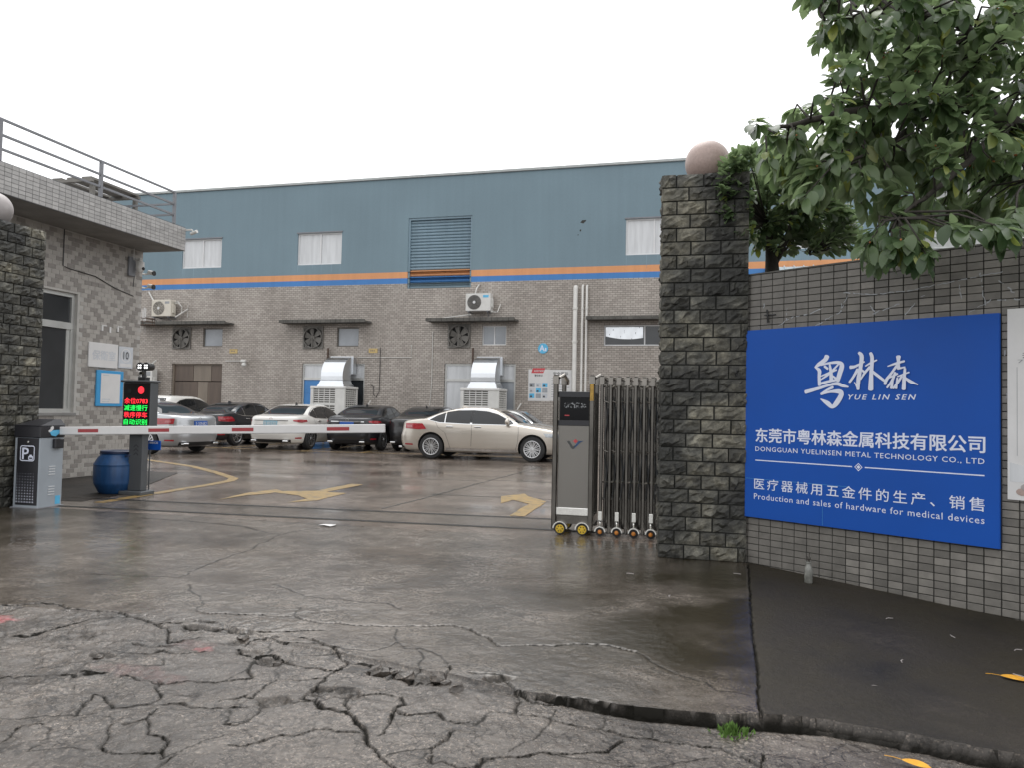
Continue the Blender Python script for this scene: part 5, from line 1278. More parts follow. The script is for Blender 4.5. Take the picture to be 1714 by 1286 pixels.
mb.add([(-4, -6.5, 0), (0, -6.5, 0), (0, -6.5, 4.43), (-4, -6.5, 4.43)], [(0, 1, 2, 3)])
mb.build('wall', MAT['grout_light'], gh)
mb = MB(); mb.box(-3.9, -.5, -6.3, -.1, .02, 4.3); mb.build('interior_core', MAT['dark'], gh)
GT_W, GT_H = .165, .080
tl = []
for mt in ('tile_light', 'tile_dark'):
    m_ = MB(); m_.box(0, .006, -GT_W/2+.0035, GT_W/2-.0035, -GT_H/2+.003, GT_H/2-.003, bev=.0015); tl.append(m_.mesh('tile', MAT[mt]))
rg = random.Random(77); cells = []
nr = int(4.43/GT_H)
for r in range(nr):
    for c in range(36):
        y = -(c+.5)*GT_W - (GT_W/2 if r % 2 else 0); z = (r+.5)*GT_H+.01
        if y-GT_W/2 < -6.4 or y+GT_W/2 > .0: continue
        if y+GT_W/2 > HOLE[0]-.02 and y-GT_W/2 < HOLE[1]+.02 and z+GT_H/2 > HOLE[2]-.02 and z-GT_H/2 < HOLE[3]+.02: continue
        k = 1 if (r % 2 == 0 and (c + r//2) % 2 == 0 and rg.random() < .9) or (r % 2 and (c + r//2) % 3 == 0 and rg.random() < .55) or rg.random() < .06 else 0
        cells.append((y, z, k))
cells.sort(key=lambda c: c[0] if c[0] > -4.6 else 10)
for (y, z, k) in cells[:300]: link('tile', tl[k], gh, (0, y, z))
for k, mt in enumerate(('tile_light', 'tile_dark')):
    mb = MB()
    for (y, z, kk) in cells[300:]:
        if kk == k: mb.box(0, .006, y-GT_W/2+.0035, y+GT_W/2-.0035, z-GT_H/2+.003, z+GT_H/2-.003, bev=.0015)
    tag(mb.build('tile_field', MAT[mt], gh), kind='stuff')
# window
a, b, c, d = HOLE
mb = MB(); w = .07
for q in ((c, c+w), (d-w, d), (2.68, 2.80)): mb.box(-.13, -.06, a, b, q[0], q[1])
for y in (a, -2.9, b-w):
    for z0, z1 in ((c+w, 2.68), (2.80, d-w)): mb.box(-.127, -.06, y, y+w, z0, z1)
mb.box(-.118, -.085, b-w-.075, b-w, c+w, 2.68)
fr = mb.build('window_frame', MAT['alu'], gh)
for z0, z1 in ((c+w, 2.68), (2.80, d-w)):
    for y0, y1 in ((a+w, -2.9), (-2.9+w, b-w)):
        m2 = MB(); m2.box(-.11, -.10, y0, y1, z0, z1); m2.build('pane', MAT['glass'], fr)
mb = MB(); mb.box(-.055, .03, a-.03, b+.03, c-.05, c-.002); mb.build('window_sill', MAT['concrete'], gh)
# roof slab with tiled edge band
mb = MB(); mb.box(-4.4, .93, -7.2, .035, 4.43, 4.885); mb.box(-4.3, .85, -7.1, -.05, 4.886, 4.90)
roof = mb.build('roof_slab', MAT['concrete'], gh)
bt_w, bt_h = .125, .0655
bt = MB(); bt.box(0, .008, -bt_w/2+.003, bt_w/2-.003, -bt_h/2+.0028, bt_h/2-.0028, bev=.0015); btm = bt.mesh('band_tile', MAT['band_tile'])
mb = MB(); mb.box(.931, .942, -7.2, .035, 4.425, 4.90); mb.build('band_backing', MAT['post_grey'], roof)
for r in range(7):
    for c in range(40):
        o = link('band_tile', btm, roof, (.942, .03-(c+.5)*bt_w, 4.432+(r+.5)*bt_h))
# roof railing
rl = thing('roof_railing', 'grey iron railing along the edge of the guardhouse roof', 'railing', (-10.02, 12.94, 4.90))
mb = MB()
for y in (0, -1.90, -3.87, -5.8):
    m2 = MB(); m2.box(-.025, .025, y-.025, y+.025, 0, .61); m2.build('post', MAT['rail'], rl)
for z in (.16, .37, .60):
    m2 = MB(); m2.box(-.016, .016, -5.8, -.026, z, z+.034); m2.build('bar', MAT['rail'], rl)
    if z < .5:
        m2 = MB(); m2.box(-4.2, -.026, -.017, .017, z+.002, z+.036); m2.build('bar', MAT['rail'], rl)
    else:
        m2 = MB(); m2.box(-.018, .018, -.0255, .0255, .611, .636); m2.build('post_cap', MAT['rail'], rl)
rk = thing('roof_table', 'slatted metal table frame standing on the guardhouse roof', 'table', (-11.55, 12.6, 4.90))
for i in range(4):
    m2 = MB(); m2.box(-.62+.33*i, -.62+.33*i+.21, -.75, .5, .62, .66); m2.build('slat', MAT['fan_grey'], rk)
mb = MB(); mb.box(-.66, .62, -.78, -.72, .56, .615); mb.box(-.66, .62, .44, .50, .56, .615); mb.build('frame', MAT['fan_grey'], rk)
for sx in (-.6, .5):
    for sy in (-.7, .42):
        m2 = MB(); m2.box(sx, sx+.07, sy, sy+.07, 0, .559); m2.build('leg', MAT['fan_grey'], rk)
# things on the guardhouse wall (face at X=-10.95)
def gth(name, label, cat, y, z, group=None):
    return thing(name, label, cat, (-10.944, y, z), pi/2, group)     # local x -> +Y, -y -> +X
t = gth('room_plate', 'white plate with faded room name on the guardhouse tiles', 'sign', 12.26, 2.265)
mb = MB(); mb.box(-.365, .365, -.03, -.001, -.23, .23, bev=.004); mb.build('plate', MAT['paper'], t)
text(t, '保衛室', -.28, .30, -.09, .09, -.0315, MAT['faded'], bold=.02)
t = gth('number_plate', 'grey plate with number 10 in a ring beside the white room plate', 'sign', 12.85, 2.265)
mb = MB(); mb.box(-.19, .19, -.02, -.001, -.21, .21, bev=.003); mb.build('plate', MAT['faded'], t)
mb = MB(); P = [[(r*cos(2*pi*i/28), -.0215, .04+r*sin(2*pi*i/28)) for r in (.135, .115)] for i in range(29)]; mb.grid(P); mb.build('ring', MAT['paper'], t)
text(t, '10', -.07, .07, -.035, .115, -.022, MAT['ink'], bold=.02)
mb = MB(); mb.box(-.15, .15, -.0214, -.0206, -.18, -.12); mb.build('print', MAT['paper'], t)
t = gth('payment_board', 'sky blue framed board with a blank white card on the guardhouse', 'sign', 12.45, 1.64)
mb = MB(); mb.box(-.34, .34, -.035, -.001, -.345, .345, bev=.006); mb.build('frame', MAT['sky_blue'], t)
mb = MB(); mb.box(-.24, .25, -.039, -.0355, -.29, .29); mb.build('card', MAT['paper'], t)
mb = MB()
for z, x1 in ((.255, -.05), (-.215, 0), (-.26, -.02)): mb.box(-.2, x1, -.0402, -.0392, z-.01, z+.012)
mb.build('print', MAT['faded'], t)
for sg in (0, 1, 2):
    pass
t = gth('dome_camera', 'white dome camera on a grey box near the guardhouse corner', 'camera', 12.98, 4.10)
mb = MB(); mb.box(-.16, .02, -.05, 0, -.22, .16, bev=.01); mb.build('back_box', MAT['rail'], t)
mb = MB(); mb.tube([(.0, -.05, .12), (.0, -.16, .14), (.0, -.16, .06)], .025, 8); mb.tube([(-.06, -.06, .1), (-.06, -.06, .36)], .008, 5); mb.build('arm', MAT['ac_white'], t)
mb = MB(); mb.lathe([(.03, .12), (.075, .09), (.08, -.02), (.07, -.08), (.03, -.13)], 16, M=Matrix.Translation((0, -.16, -.02))); mb.build('dome', MAT['ac_white'], t, smooth=True)
mb = MB(); mb.sphere((.0, -.235, -.06), .032); mb.build('lens', MAT['black'], t, smooth=True)
mb = MB(); mb.tube([(-.02, -.05, -.2), (-.04, -.05, -.42)], .008, 5); mb.build('cable', MAT['black'], t)
for dx, dz, lab in ((.17, .0, 'dark bullet camera high on the guardhouse corner'), (.25, -.28, 'white camera on a bracket at the guardhouse corner')):
    t = thing('corner_camera', lab, 'camera', (-10.98, 13.255, 4.05+dz), 0)
    mb = MB(); mb.tube([(.0, .0, -.05), (.0, .12, -.05), (.10, .15, -.02)], .02, 6); mb.build('arm', MAT['ac_white'], t)
    mb = MB(); mb.tube([(.06, .15, .0), (.19, .13, -.03)], .045, 10); mb.build('housing', MAT['ac_white'], t, smooth=True, angle=40)
    mb = MB(); mb.lathe([(.052, -.01), (.052, .01)], 10, axis='X', M=Matrix.Translation((.195, .13, -.03))); mb.build('lens', MAT['black'], t)
t = thing('roof_camera', 'tiny white camera on the outer corner of the roof band', 'camera', (-9.97, 13.29, 4.86))
mb = MB(); mb.box(-.06, .10, -.02, .02, -.02, .01); mb.tube([(.1, 0, 0), (.13, .02, -.06)], .012, 6); mb.build('arm', MAT['ac_white'], t)
mb = MB(); mb.tube([(.07, .02, -.08), (.22, .0, -.04)], .032, 10); mb.build('housing', MAT['ac_white'], t)
t = thing('cage_bracket', 'rusty iron cage bracket sticking out from the guardhouse corner', 'bracket', (-10.95, 13.26, 3.05))
mb = MB()
for z in (-.07, .0, .07): mb.tube([(-.12, 0, z), (-.12, .20, z), (-.02, .36, z*.8), (.08, .30, z*.8), (.02, .1, z)], .008, 5)
for p in ((-.12, .1), (-.12, .2), (-.02, .36), (.08, .30)): mb.tube([(p[0], p[1], -.075), (p[0], p[1], .075)], .007, 5)
mb.build('cage', MAT['rust'], t)
for i, (y, z) in enumerate(((12.22, 2.78), (12.42, 2.76), (12.62, 2.80))):
    t = gth('wall_hook', ('left of three white broken stubs above the faded room plate', 'low middle one of three white broken stubs above the room plate', 'right of three white broken stubs, nearest the guardhouse corner')[i], 'hook', y, z, 'three white stubs above the room plate')
    mb = MB(); mb.box(-.02, .02, -.02, -.001, -.05, .04); mb.box(-.02, .09*(i != 1)+.02, -.02, -.001, .041, .06); mb.build('stub', MAT['paper'], t)
t = gth('wall_cable', 'thin black cable across the guardhouse tiles under the roof', 'cable', 12.0, 3.8)
mb = MB(); mb.tube([(-.75, -.012, .7), (-.75, -.012, -.02), (-.6, -.012, -.05), (.0, -.012, -.08), (.5, -.012, -.22), (1.0, -.012, -.30)], .008, 5); mb.build('cable_run', MAT['black'], t)
# low kerb under the guardhouse wall
sheet('guardhouse_apron', [(-10.93, 8.6), (-8.25, 8.95), (-8.35, 9.9), (-10.0, 13.3), (-10.93, 13.4)], .006, MAT['pave'])

# ------------------------------------------------------------------ retractable gate
def perf_mat():
    m, t, b = new_mat('perforated_steel')
    tc = nd(t, 'ShaderNodeTexCoord'); vo = nd(t, 'ShaderNodeTexVoronoi'); vo.inputs['Scale'].default_value = 85; vo.inputs['Randomness'].default_value = 0
    mp = nd(t, 'ShaderNodeMapping'); mp.inputs['Rotation'].default_value = (0, radians(45), 0)
    t.links.new(tc.outputs['Object'], mp.inputs[0]); t.links.new(mp.outputs[0], vo.inputs['Vector'])
    r = ramp(t, vo.outputs['Distance'], [(.30, (.05, .047, .043)), (.42, (.30, .285, .26))])
    t.links.new(r.outputs[0], b.inputs['Base Color'])
    b.inputs['Metallic'].default_value = .9; b.inputs['Roughness'].default_value = .34
    bp = nd(t, 'ShaderNodeBump'); bp.inputs['Strength'].default_value = .5; bp.inputs['Distance'].default_value = .004
    t.links.new(vo.outputs['Distance'], bp.inputs['Height']); t.links.new(bp.outputs[0], b.inputs['Normal'])
    return m
MAT['perf'] = perf_mat()
MAT['screen'] = M('screen_black', (.006, .006, .007), .12, spec=.15, rvar=.02)
def gate_post(parent, x, y, h, w=.042, z0=.05):
    m2 = MB(); m2.box(x-w/2, x+w/2, y-w/2, y+w/2, z0, h, bev=.008); p = m2.build('post', MAT['steel_dk'], parent)
    m3 = MB(); m3.box(x-w/2-.004, x+w/2+.004, y-w/2-.004, y+w/2+.004, h-.001, h+.004); m3.box(x-w/2-.005, x+w/2+.005, y-w/2-.005, y+w/2+.005, h-.10, h-.01); m3.build('post_cap', MAT['steel'], p)
    return p
def wheel_part(parent, x, y, r, w, hub, spokes):
    m2 = MB(); m2.lathe([(r*.55, -w/2), (r*.9, -w/2), (r, -w/4), (r, w/4), (r*.9, w/2), (r*.55, w/2)], 20, axis='Y', M=Matrix.Translation((x, y, r))); t = m2.build('wheel', MAT['rubber'], parent, smooth=True, angle=40)
    m3 = MB()
    if spokes:
        R0 = Matrix.Translation((x, y-w/2-.002, r))
        P = [[(q*cos(2*pi*i/24), 0, q*sin(2*pi*i/24)) for q in (r*.72, r*.55)] for i in range(25)]
        m3.grid([[tuple(R0 @ Vector(p)) for p in row] for row in P])
        for k in range(6):
            q = 2*pi*k/6
            m3.box(-r*.13, r*.13, -.004, .004, r*.12, r*.62, M=R0 @ Matrix.Rotation(q, 4, 'Y'))
        m3.lathe([(.001, -.012), (r*.22, -.010), (r*.24, 0)], 12, axis='Y', M=R0)
    else:
        m3.lathe([(.001, -.020), (r*.36, -.015), (r*.48, -.003), (r*.5, .01)], 14, axis='Y', M=Matrix.Translation((x, y-w/2, r)))
    m3.build('wheel_hub', hub, t, smooth=not spokes, angle=40)
gate = thing('sliding_gate', 'folded stainless steel sliding gate with lattice posts and orange wheel hubs', 'gate', (-1.36, 8.6, 0))
GX = lambda x: x+1.36
yF, yB = -.02, .40
# drive head
hd = gate
m2 = MB(); m2.box(GX(-1.545), GX(-1.185), yF+.01, yB, .21, 1.60); m2.build('head_box', MAT['steel_dk'], gate)
m2 = MB(); m2.box(GX(-1.535), GX(-1.195), yF-.004, yF+.008, .30, 1.215); m2.build('perforated_panel', MAT['perf'], gate)
m2 = MB(); 
for q in ((-1.545, -1.185, 1.535, 1.60), (-1.545, -1.185, 1.215, 1.275)): m2.box(GX(q[0]), GX(q[1]), yF-.012, yF+.009, q[2], q[3], bev=.004)
m2.build('screen_frame', MAT['cab_black'], gate)
m2 = MB(); m2.box(GX(-1.53), GX(-1.20), yF+.0, yF+.009, 1.276, 1.534); scr = m2.build('screen', MAT['screen'], gate)
m2 = MB(); rg = random.Random(5)
for r in range(2):
    for i in range(8):
        for k in range(4):
            x = GX(-1.48)+i*.031+rg.uniform(0, .02); z = 1.455-.034*r+rg.uniform(-.01, .012); m2.box(x, x+rg.choice((.004, .014)), yF-.002, yF-.0005, z, z+rg.choice((.003, .012)))
m2.build('screen_print', MAT['ink_grey'], scr)
m2 = MB(); m2.box(GX(-1.475), GX(-1.42), yF-.002, yF-.0005, 1.325, 1.336); m2.build('screen_light', MAT['red_ink'], scr)
m2 = MB(); m2.box(GX(-1.595), GX(-1.135), yF-.02, yF-.004, .215, .30, bev=.006); m2.build('bright_strip', MAT['steel_br'], gate)
m2 = MB(); m2.face_poly([(GX(-1.445), 1.045), (GX(-1.41), 1.045), (GX(-1.375), .985), (GX(-1.345), 1.0), (GX(-1.365), .955), (GX(-1.385), .955)], yF-.0075, yF-.0045); m2.build('blue_emblem', MAT['ink'], gate)
m2 = MB(); m2.face_poly([(GX(-1.345), 1.0), (GX(-1.31), 1.045), (GX(-1.25), 1.05), (GX(-1.29), 1.03), (GX(-1.365), .955)], yF-.0095, yF-.0077); m2.build('grey_emblem', MAT['barrel'], gate)
m2 = MB(); m2.face_poly([(GX(-1.372), 1.045), (GX(-1.345), 1.068), (GX(-1.318), 1.045), (GX(-1.345), 1.02)], yF-.0117, yF-.0098); m2.build('red_emblem', MAT['red_ink'], gate)
gate_post(gate, GX(-1.575), yF-.01, 1.79, .055); gate_post(gate, GX(-1.165), yF-.01, 1.79, .055)
gate_post(gate, GX(-1.56), yB+.02, 1.79, .05); gate_post(gate, GX(-1.17), yB+.02, 1.79, .05)
m2 = MB(); m2.box(GX(-1.185), GX(-1.145), yF-.041, yF-.0395, 1.5, 1.70); m2.build('warning_sticker', MAT['brass'], gate)
m2 = MB()
P = []
for sx in (-1.575, -1.165):
    m2.tube([(GX(sx)+.03, yF, 1.76), (GX(sx)+.07, yF+.1, 1.80), (GX(sx)+.09, yF+.25, 1.74), (GX(sx)+.06, yB, 1.70)], .018, 8)
m2.build('top_link', MAT['steel'], gate)
m2 = MB(); m2.box(GX(-1.59), GX(-1.14), yF+.0, yB, .12, .209); m2.build('base_plate', MAT['steel_dk'], gate)
for x in (-1.50, -1.25):
    wheel_part(gate, GX(x), yF-.02, .066, .045, MAT['y_wheel'], True)
    wheel_part(gate, GX(x), yB-.01, .066, .045, MAT['y_wheel'], True)
    m2 = MB(); P = [[(GX(x)+.082*cos(q), yy, .068+.082*sin(q)) for yy in (yF-.05, yF+.02)] for q in [pi*i/10 for i in range(11)]]; m2.grid(P); P = [[(GX(x)+r_*cos(q), yF-.05, .068+r_*sin(q)) for r_ in (.082, .070)] for q in [pi*i/10 for i in range(11)]]; m2.grid(P, flip=True); m2.build('wheel_guard', MAT['steel_br'], gate, smooth=True)
# folding frames
xs = [-1.055 + .0925*i for i in range(16)]
for i, x in enumerate(xs):
    y = yF if i % 2 == 0 else yF+.035
    gate_post(gate, GX(x), y, 1.785-.002*i, .038, .17 if i % 2 == 0 else .03)
    gate_post(gate, GX(x), yB-.02, 1.785, .038, .03)
    gate_post(gate, GX(x)+.045, .19, 1.74, .034, .06)
    if i % 2 == 0:
        m2 = MB(); m2.box(GX(x)-.024, GX(x)+.024, y-.030, y-.0195, .175, .275, bev=.004); m2.build('shoe', MAT['steel_br'], gate)
        wheel_part(gate, GX(x), y, .050, .04, MAT['o_wheel'], False)
        m2 = MB(); P = [[(GX(x)+.062*cos(q), yy, .052+.062*sin(q)) for yy in (y-.03, y+.03)] for q in [pi*k/8 for k in range(9)]]; m2.grid(P); P = [[(GX(x)+r_*cos(q), y-.03, .052+r_*sin(q)) for r_ in (.062, .050)] for q in [pi*k/8 for k in range(9)]]; m2.grid(P, flip=True)
        m2.box(GX(x)-.012, GX(x)+.012, y-.01, y+.01, .11, .174); m2.build('wheel_guard', MAT['steel_br'], gate, smooth=True)
    # crossing links between frames, seen edge-on
    if i:
        x0 = xs[i-1]
        for z in (.65, 1.30):
            m2 = MB()
            m2.tube([(GX(x0)+.02, yF+.12, z-.25), (GX(x)-.02, yF+.13, z+.25)], .006, 5); m2.tube([(GX(x0)+.02, yF+.16, z+.25), (GX(x)-.02, yF+.15, z-.25)], .006, 5)
            m2.tube([(GX(x0)+.02, yB-.08, z-.25), (GX(x)-.02, yB-.07, z+.25)], .008, 5)
            m2.build('cross_link', MAT['post_grey'], gate)
        for z in (.60, 1.66):
            m2 = MB(); m2.tube([(GX(x0)+.019, yF+.012, z), ((GX(x0)+GX(x))/2, yF-.012, z+.012), (GX(x)-.019, yF+.012, z)], .009, 6); m2.build('hinge_pin', MAT['steel_br'], gate)
        for z in (.95, 1.5):
            m2 = MB(); m2.tube([(GX(x0)+.019, yF+.03, z), (GX(x)-.019, yF+.03, z-.02)], .007, 5); m2.build('hinge_pin', MAT['steel'], gate)
    m2 = MB(); m2.tube([(GX(x), yF+.03, 1.755), (GX(x), (yF+yB)/2, 1.775), (GX(x), yB-.04, 1.755)], .014, 6); m2.tube([(GX(x), yF+.05, .40), (GX(x), yB-.04, .40)], .012, 6); m2.build('frame_tie', MAT['steel_dk'], gate)

# ------------------------------------------------------------------ parking barrier
br = thing('barrier_gate', 'grey and black parking barrier with white boom lowered across the entrance', 'barrier', (-8.36, 8.34, 0))
W2, D2 = .195, .19
mb = MB(); mb.box(-W2, W2, -D2, D2, .0, .90, bev=.008); mb.build('cabinet', MAT['cab_grey'], br)
mb = MB(); mb.box(-W2-.012, W2+.012, -D2-.012, D2+.012, .90, 1.055, bev=.012)
mb.add([(-W2-.012, -D2-.012, 1.056), (W2+.012, -D2-.012, 1.056), (W2+.012, D2+.012, 1.056), (-W2-.012, D2+.012, 1.056), (-W2+.09, D2-.12, 1.135), (W2-.04, D2-.12, 1.135), (W2-.04, D2-.02, 1.135), (-W2+.09, D2-.02, 1.135)],
       [(0, 1, 5, 4), (1, 2, 6, 5), (2, 3, 7, 6), (3, 0, 4, 7), (4, 5, 6, 7)])
mb.build('lid', MAT['cab_black'], br)
mb = MB(); mb.box(-W2+.045, W2-.015, -D2-.006, -D2-.0005, .04, .895); mb.build('front_panel', MAT['cab_black'], br)
yP = -D2-.0075
mb = MB(); x0, x1, z0, z1 = -.10, .125, .60, .80; w = .012
for i in range(4):
    pass
R_ = .03
def rrect(x0, x1, z0, z1, r):
    out = []
    for cx, cz, a0 in ((x1-r, z1-r, 0), (x0+r, z1-r, pi/2), (x0+r, z0+r, pi), (x1-r, z0+r, 3*pi/2)):
        out += [(cx+r*cos(a0+pi/2*k/5), cz+r*sin(a0+pi/2*k/5)) for k in range(6)]
    return out
A = rrect(x0, x1, z0, z1, R_); B = rrect(x0+w, x1-w, z0+w, z1-w, R_-w)
mb.grid([[(a[0], yP, a[1]), (b_[0], yP, b_[1])] for a, b_ in zip(A+A[:1], B+B[:1])])
mb.build('parking_symbol_border', MAT['white_print'], br)
text(br, 'P', -.065, .035, .625, .77, yP, MAT['white_print'], name='parking_letter', bold=.02)
mb = MB(); A = rrect(.03, .105, .617, .668, .015); B = rrect(.042, .093, .629, .648, .008)
mb.grid([[(a[0], yP-.001, a[1]), (b_[0], yP-.001, b_[1])] for a, b_ in zip(A+A[:1], B+B[:1])]); mb.face_poly([(.045, .667), (.055, .684), (.08, .684), (.09, .667)], yP-.0016, yP-.0012); mb.build('car_symbol', MAT['white_print'], br)
mb = MB()
for r in range(11):
    for c in range(7):
        q = .003 + .0062*(1-r/10)
        mb.lathe([(q, -.0012), (q, .0)], 8, axis='Y', M=Matrix.Translation((-.13+.042*c, yP, .08+.036*r)))
tag(mb.build('dot_print', MAT['white_print'], br), kind='stuff')
mb = MB(); mb.lathe([(.001, -.01), (.014, -.008), (.016, 0)], 12, axis='Y', M=Matrix.Translation((.02, -D2-.0065, .845))); mb.build('key_lock', MAT['steel_br'], br)
for z in (.42, .16):
    mb = MB()
    for k in range(4): mb.box(W2+.0005, W2+.006, -.04, .06, z+.034*k, z+.034*k+.010)
    mb.build('vent_slots', MAT['pane_white'], br)
mb = MB(); mb.box(W2+.0005, W2+.05, .0, .15, .76, .885, bev=.01); mb.build('boom_mount', MAT['cab_black'], br)
mb = MB(); mb.add([(W2+.0135, y, z) for y, z in ((-.06, .98), (.0, .995), (.12, 1.0), (.10, .955), (.04, .915), (-.03, .93))], [tuple(range(6))]); mb.build('bird_sticker_body', MAT['cyan'], br)
mb = MB(); mb.add([(W2+.0145, y, z) for y, z in ((-.07, .97), (-.03, .985), (.0, 1.01), (.005, 1.04), (-.02, 1.05), (-.045, 1.035), (-.05, 1.01), (-.085, .99))], [tuple(range(8))]); mb.build('bird_sticker_head', MAT['paper'], br)
mb = MB(); mb.box(W2+.0005, W2+.002, .08, .16, .03, .14); mb.build('corner_sticker', MAT['cyan'], br)
mb = MB(); mb.box(-W2-.02, W2+.02, -D2-.02, D2+.02, -.002, .012); mb.build('base_plate', MAT['rail'], br)
# boom
bm_len = 4.42
bz = .985
ang = atan2(.135, bm_len)
hz = atan2(.40, bm_len)
Mb = Matrix.Translation((W2+.008, .12, bz)) @ Matrix.Rotation(hz, 4, 'Z') @ Matrix.Rotation(-ang, 4, 'Y')
mb = MB(); mb.box(0, bm_len, -.022, .022, -.053, .053, bev=.006, M=Mb); bo = mb.build('boom', MAT['boom'], br)
for x in (.27, 1.27, 2.42, 3.68):
    m2 = MB(); m2.box(x, x+.29, -.0245, -.0225, -.022, .022, M=Mb); m2.build('reflector', MAT['boom_red'], bo)
m2 = MB(); m2.box(0, bm_len, -.0235, -.0222, -.048, -.044, M=Mb); m2.build('boom_seam', MAT['ink_grey'], bo)

# ------------------------------------------------------------------ LED display post
ld = thing('display_post', 'dark grey post with red and green LED text panel', 'display', (-8.19, 9.93, 0))
ld['label'] = 'grey post carrying a red and green LED text display behind the boom'
mb = MB(); mb.box(-.235, .25, -.05, .12, .93, 1.69, bev=.01); mb.build('display_housing', MAT['post_grey'], ld)
mb = MB(); mb.box(-.25, .265, -.10, .14, 1.691, 1.72, bev=.008); mb.build('hood', MAT['post_grey'], ld)
mb = MB(); mb.box(-.22, .235, -.056, -.0505, 1.05, 1.67); lf = mb.build('display_face', MAT['led_face'], ld)
for i, (s_, mt) in enumerate((('余位0783', 'led_red'), ('减速慢行', 'led_green'), ('秩序停车', 'led_red'), ('自动识别', 'led_green'))):
    text(lf, s_, -.20, .205, 1.36-.105*i, 1.445-.105*i, -.058, MAT[mt])
mb = MB(); rg = random.Random(2)
for r_, n in ((.0, 1), (.016, 6), (.032, 12), (.046, 16)):
    for k in range(n):
        q = 2*pi*k/n; mb.lathe([(.008, -.002), (.008, 0)], 6, axis='Y', M=Matrix.Translation((.085+r_*cos(q), -.058, 1.565+r_*sin(q))))
mb.build('stop_light', MAT['led_red'], lf)
mb = MB(); mb.box(-.15, -.09, -.060, -.057, 1.52, 1.58); mb.build('sensor', MAT['black'], ld)
mb = MB(); mb.box(-.11, .13, -.04, .09, .06, .93, bev=.01); mb.build('post', MAT['post_grey'], ld)
mb = MB()
for z in (.60, .66, .72): mb.face_poly([(-.02, z), (.02, z+.035), (.06, z), (.06, z-.014), (.02, z+.021), (-.02, z-.014)], -.0415, -.0403)
mb.build('chevron_mark', MAT['cab_black'], ld)
mb = MB(); mb.box(-.19, .20, -.13, .17, 0, .06, bev=.01); mb.build('base', MAT['post_grey'], ld)
mb = MB(); mb.box(-.16, .16, -.12, .14, .93-.025, .9295); mb.build('bottom_tray', MAT['post_grey'], ld)
fl = thing('floodlight', 'pair of lit round floodlights on top of the display post', 'lamp', (-8.13, 9.95, 1.72))
mb = MB(); mb.box(-.06, .06, -.05, .06, 0, .05); mb.tube([(0, 0, .05), (0, .0, .16)], .03, 8); mb.build('bracket', MAT['black'], fl)
for x in (-.055, .055):
    mb = MB(); mb.lathe([(.02, .14), (.055, .10), (.066, -.02), (.062, -.03)], 16, axis='Y', M=Matrix.Translation((x, 0, .21))); h_ = mb.build('lamp_head', MAT['black'], fl, smooth=True, angle=50)
    m2 = MB()
    for dx, dz in ((-.018, .018), (.018, .018), (-.018, -.018), (.018, -.018)): m2.lathe([(.012, -.003), (.013, .002)], 8, axis='Y', M=Matrix.Translation((x+dx, -.033, .21+dz)))
    m2.build('lamp_lens', MAT['lamp'], h_)
mb = MB(); mb.box(-.025, .025, -.07, -.02, .09, .13); mb.build('sensor', MAT['steel_dk'], fl)
mb = MB(); mb.tube([(.06, .05, .23), (.14, .08, .31)], .012, 6); mb.build('antenna', MAT['ac_white'], fl)
bp_ = thing('blue_plate', 'small blue plate with white characters standing just right of the display post', 'sign', (-8.02, 10.15, 0))
mb = MB(); mb.box(-.15, .07, -.01, .01, .66, .80, bev=.004); mb.build('plate', MAT['blue_board'], bp_)
text(bp_, '18BCE', -.13, .03, .755, .785, -.0115, MAT['paper'], bold=.03)
mb = MB(); mb.tube([(-.13, .014, 0), (-.13, .014, .68)], .01, 6); mb.build('stake', MAT['post_grey'], bp_)

# ------------------------------------------------------------------ blue drum
dr = thing('plastic_drum', 'blue ribbed plastic drum with dark lid between guardhouse and display post', 'barrel', (-8.575, 9.98, 0))
mb = MB()
prof = [(.20, 0), (.225, .008), (.245, .03), (.30, .14), (.312, .17), (.31, .19), (.316, .22), (.316, .40), (.312, .42), (.318, .44), (.30, .47), (.27, .53), (.225, .585), (.215, .60)]
P = []
n = 72
for (r, z) in prof:
    row = []
    for k in range(n+1):
        q = 2*pi*k/n; rr = r*(1 + (.006*(1 if k % 3 == 0 else -.3) if .2 < z < .41 else 0))
        row.append((rr*cos(q), rr*sin(q), z))
    P.append(row)
mb.grid(P); mb.build('body', MAT['barrel'], dr, smooth=True, angle=35)
mb = MB(); mb.lathe([(.216, .60), (.232, .605), (.235, .635), (.22, .645), (.20, .638), (.001, .632)], 40); mb.build('lid', MAT['barrel_dk'], dr, smooth=True, angle=35)
for a_ in (pi*.93, -.1):
    mb = MB(); c_, s_ = cos(a_), sin(a_)
    mb.tube([(.24*c_-.08*s_, .24*s_+.08*c_, .57), (.31*c_-.06*s_, .31*s_+.06*c_, .585), (.31*c_+.06*s_, .31*s_-.06*c_, .585), (.24*c_+.08*s_, .24*s_-.08*c_, .57)], .013, 6); mb.build('handle', MAT['barrel_dk'], dr, smooth=True)

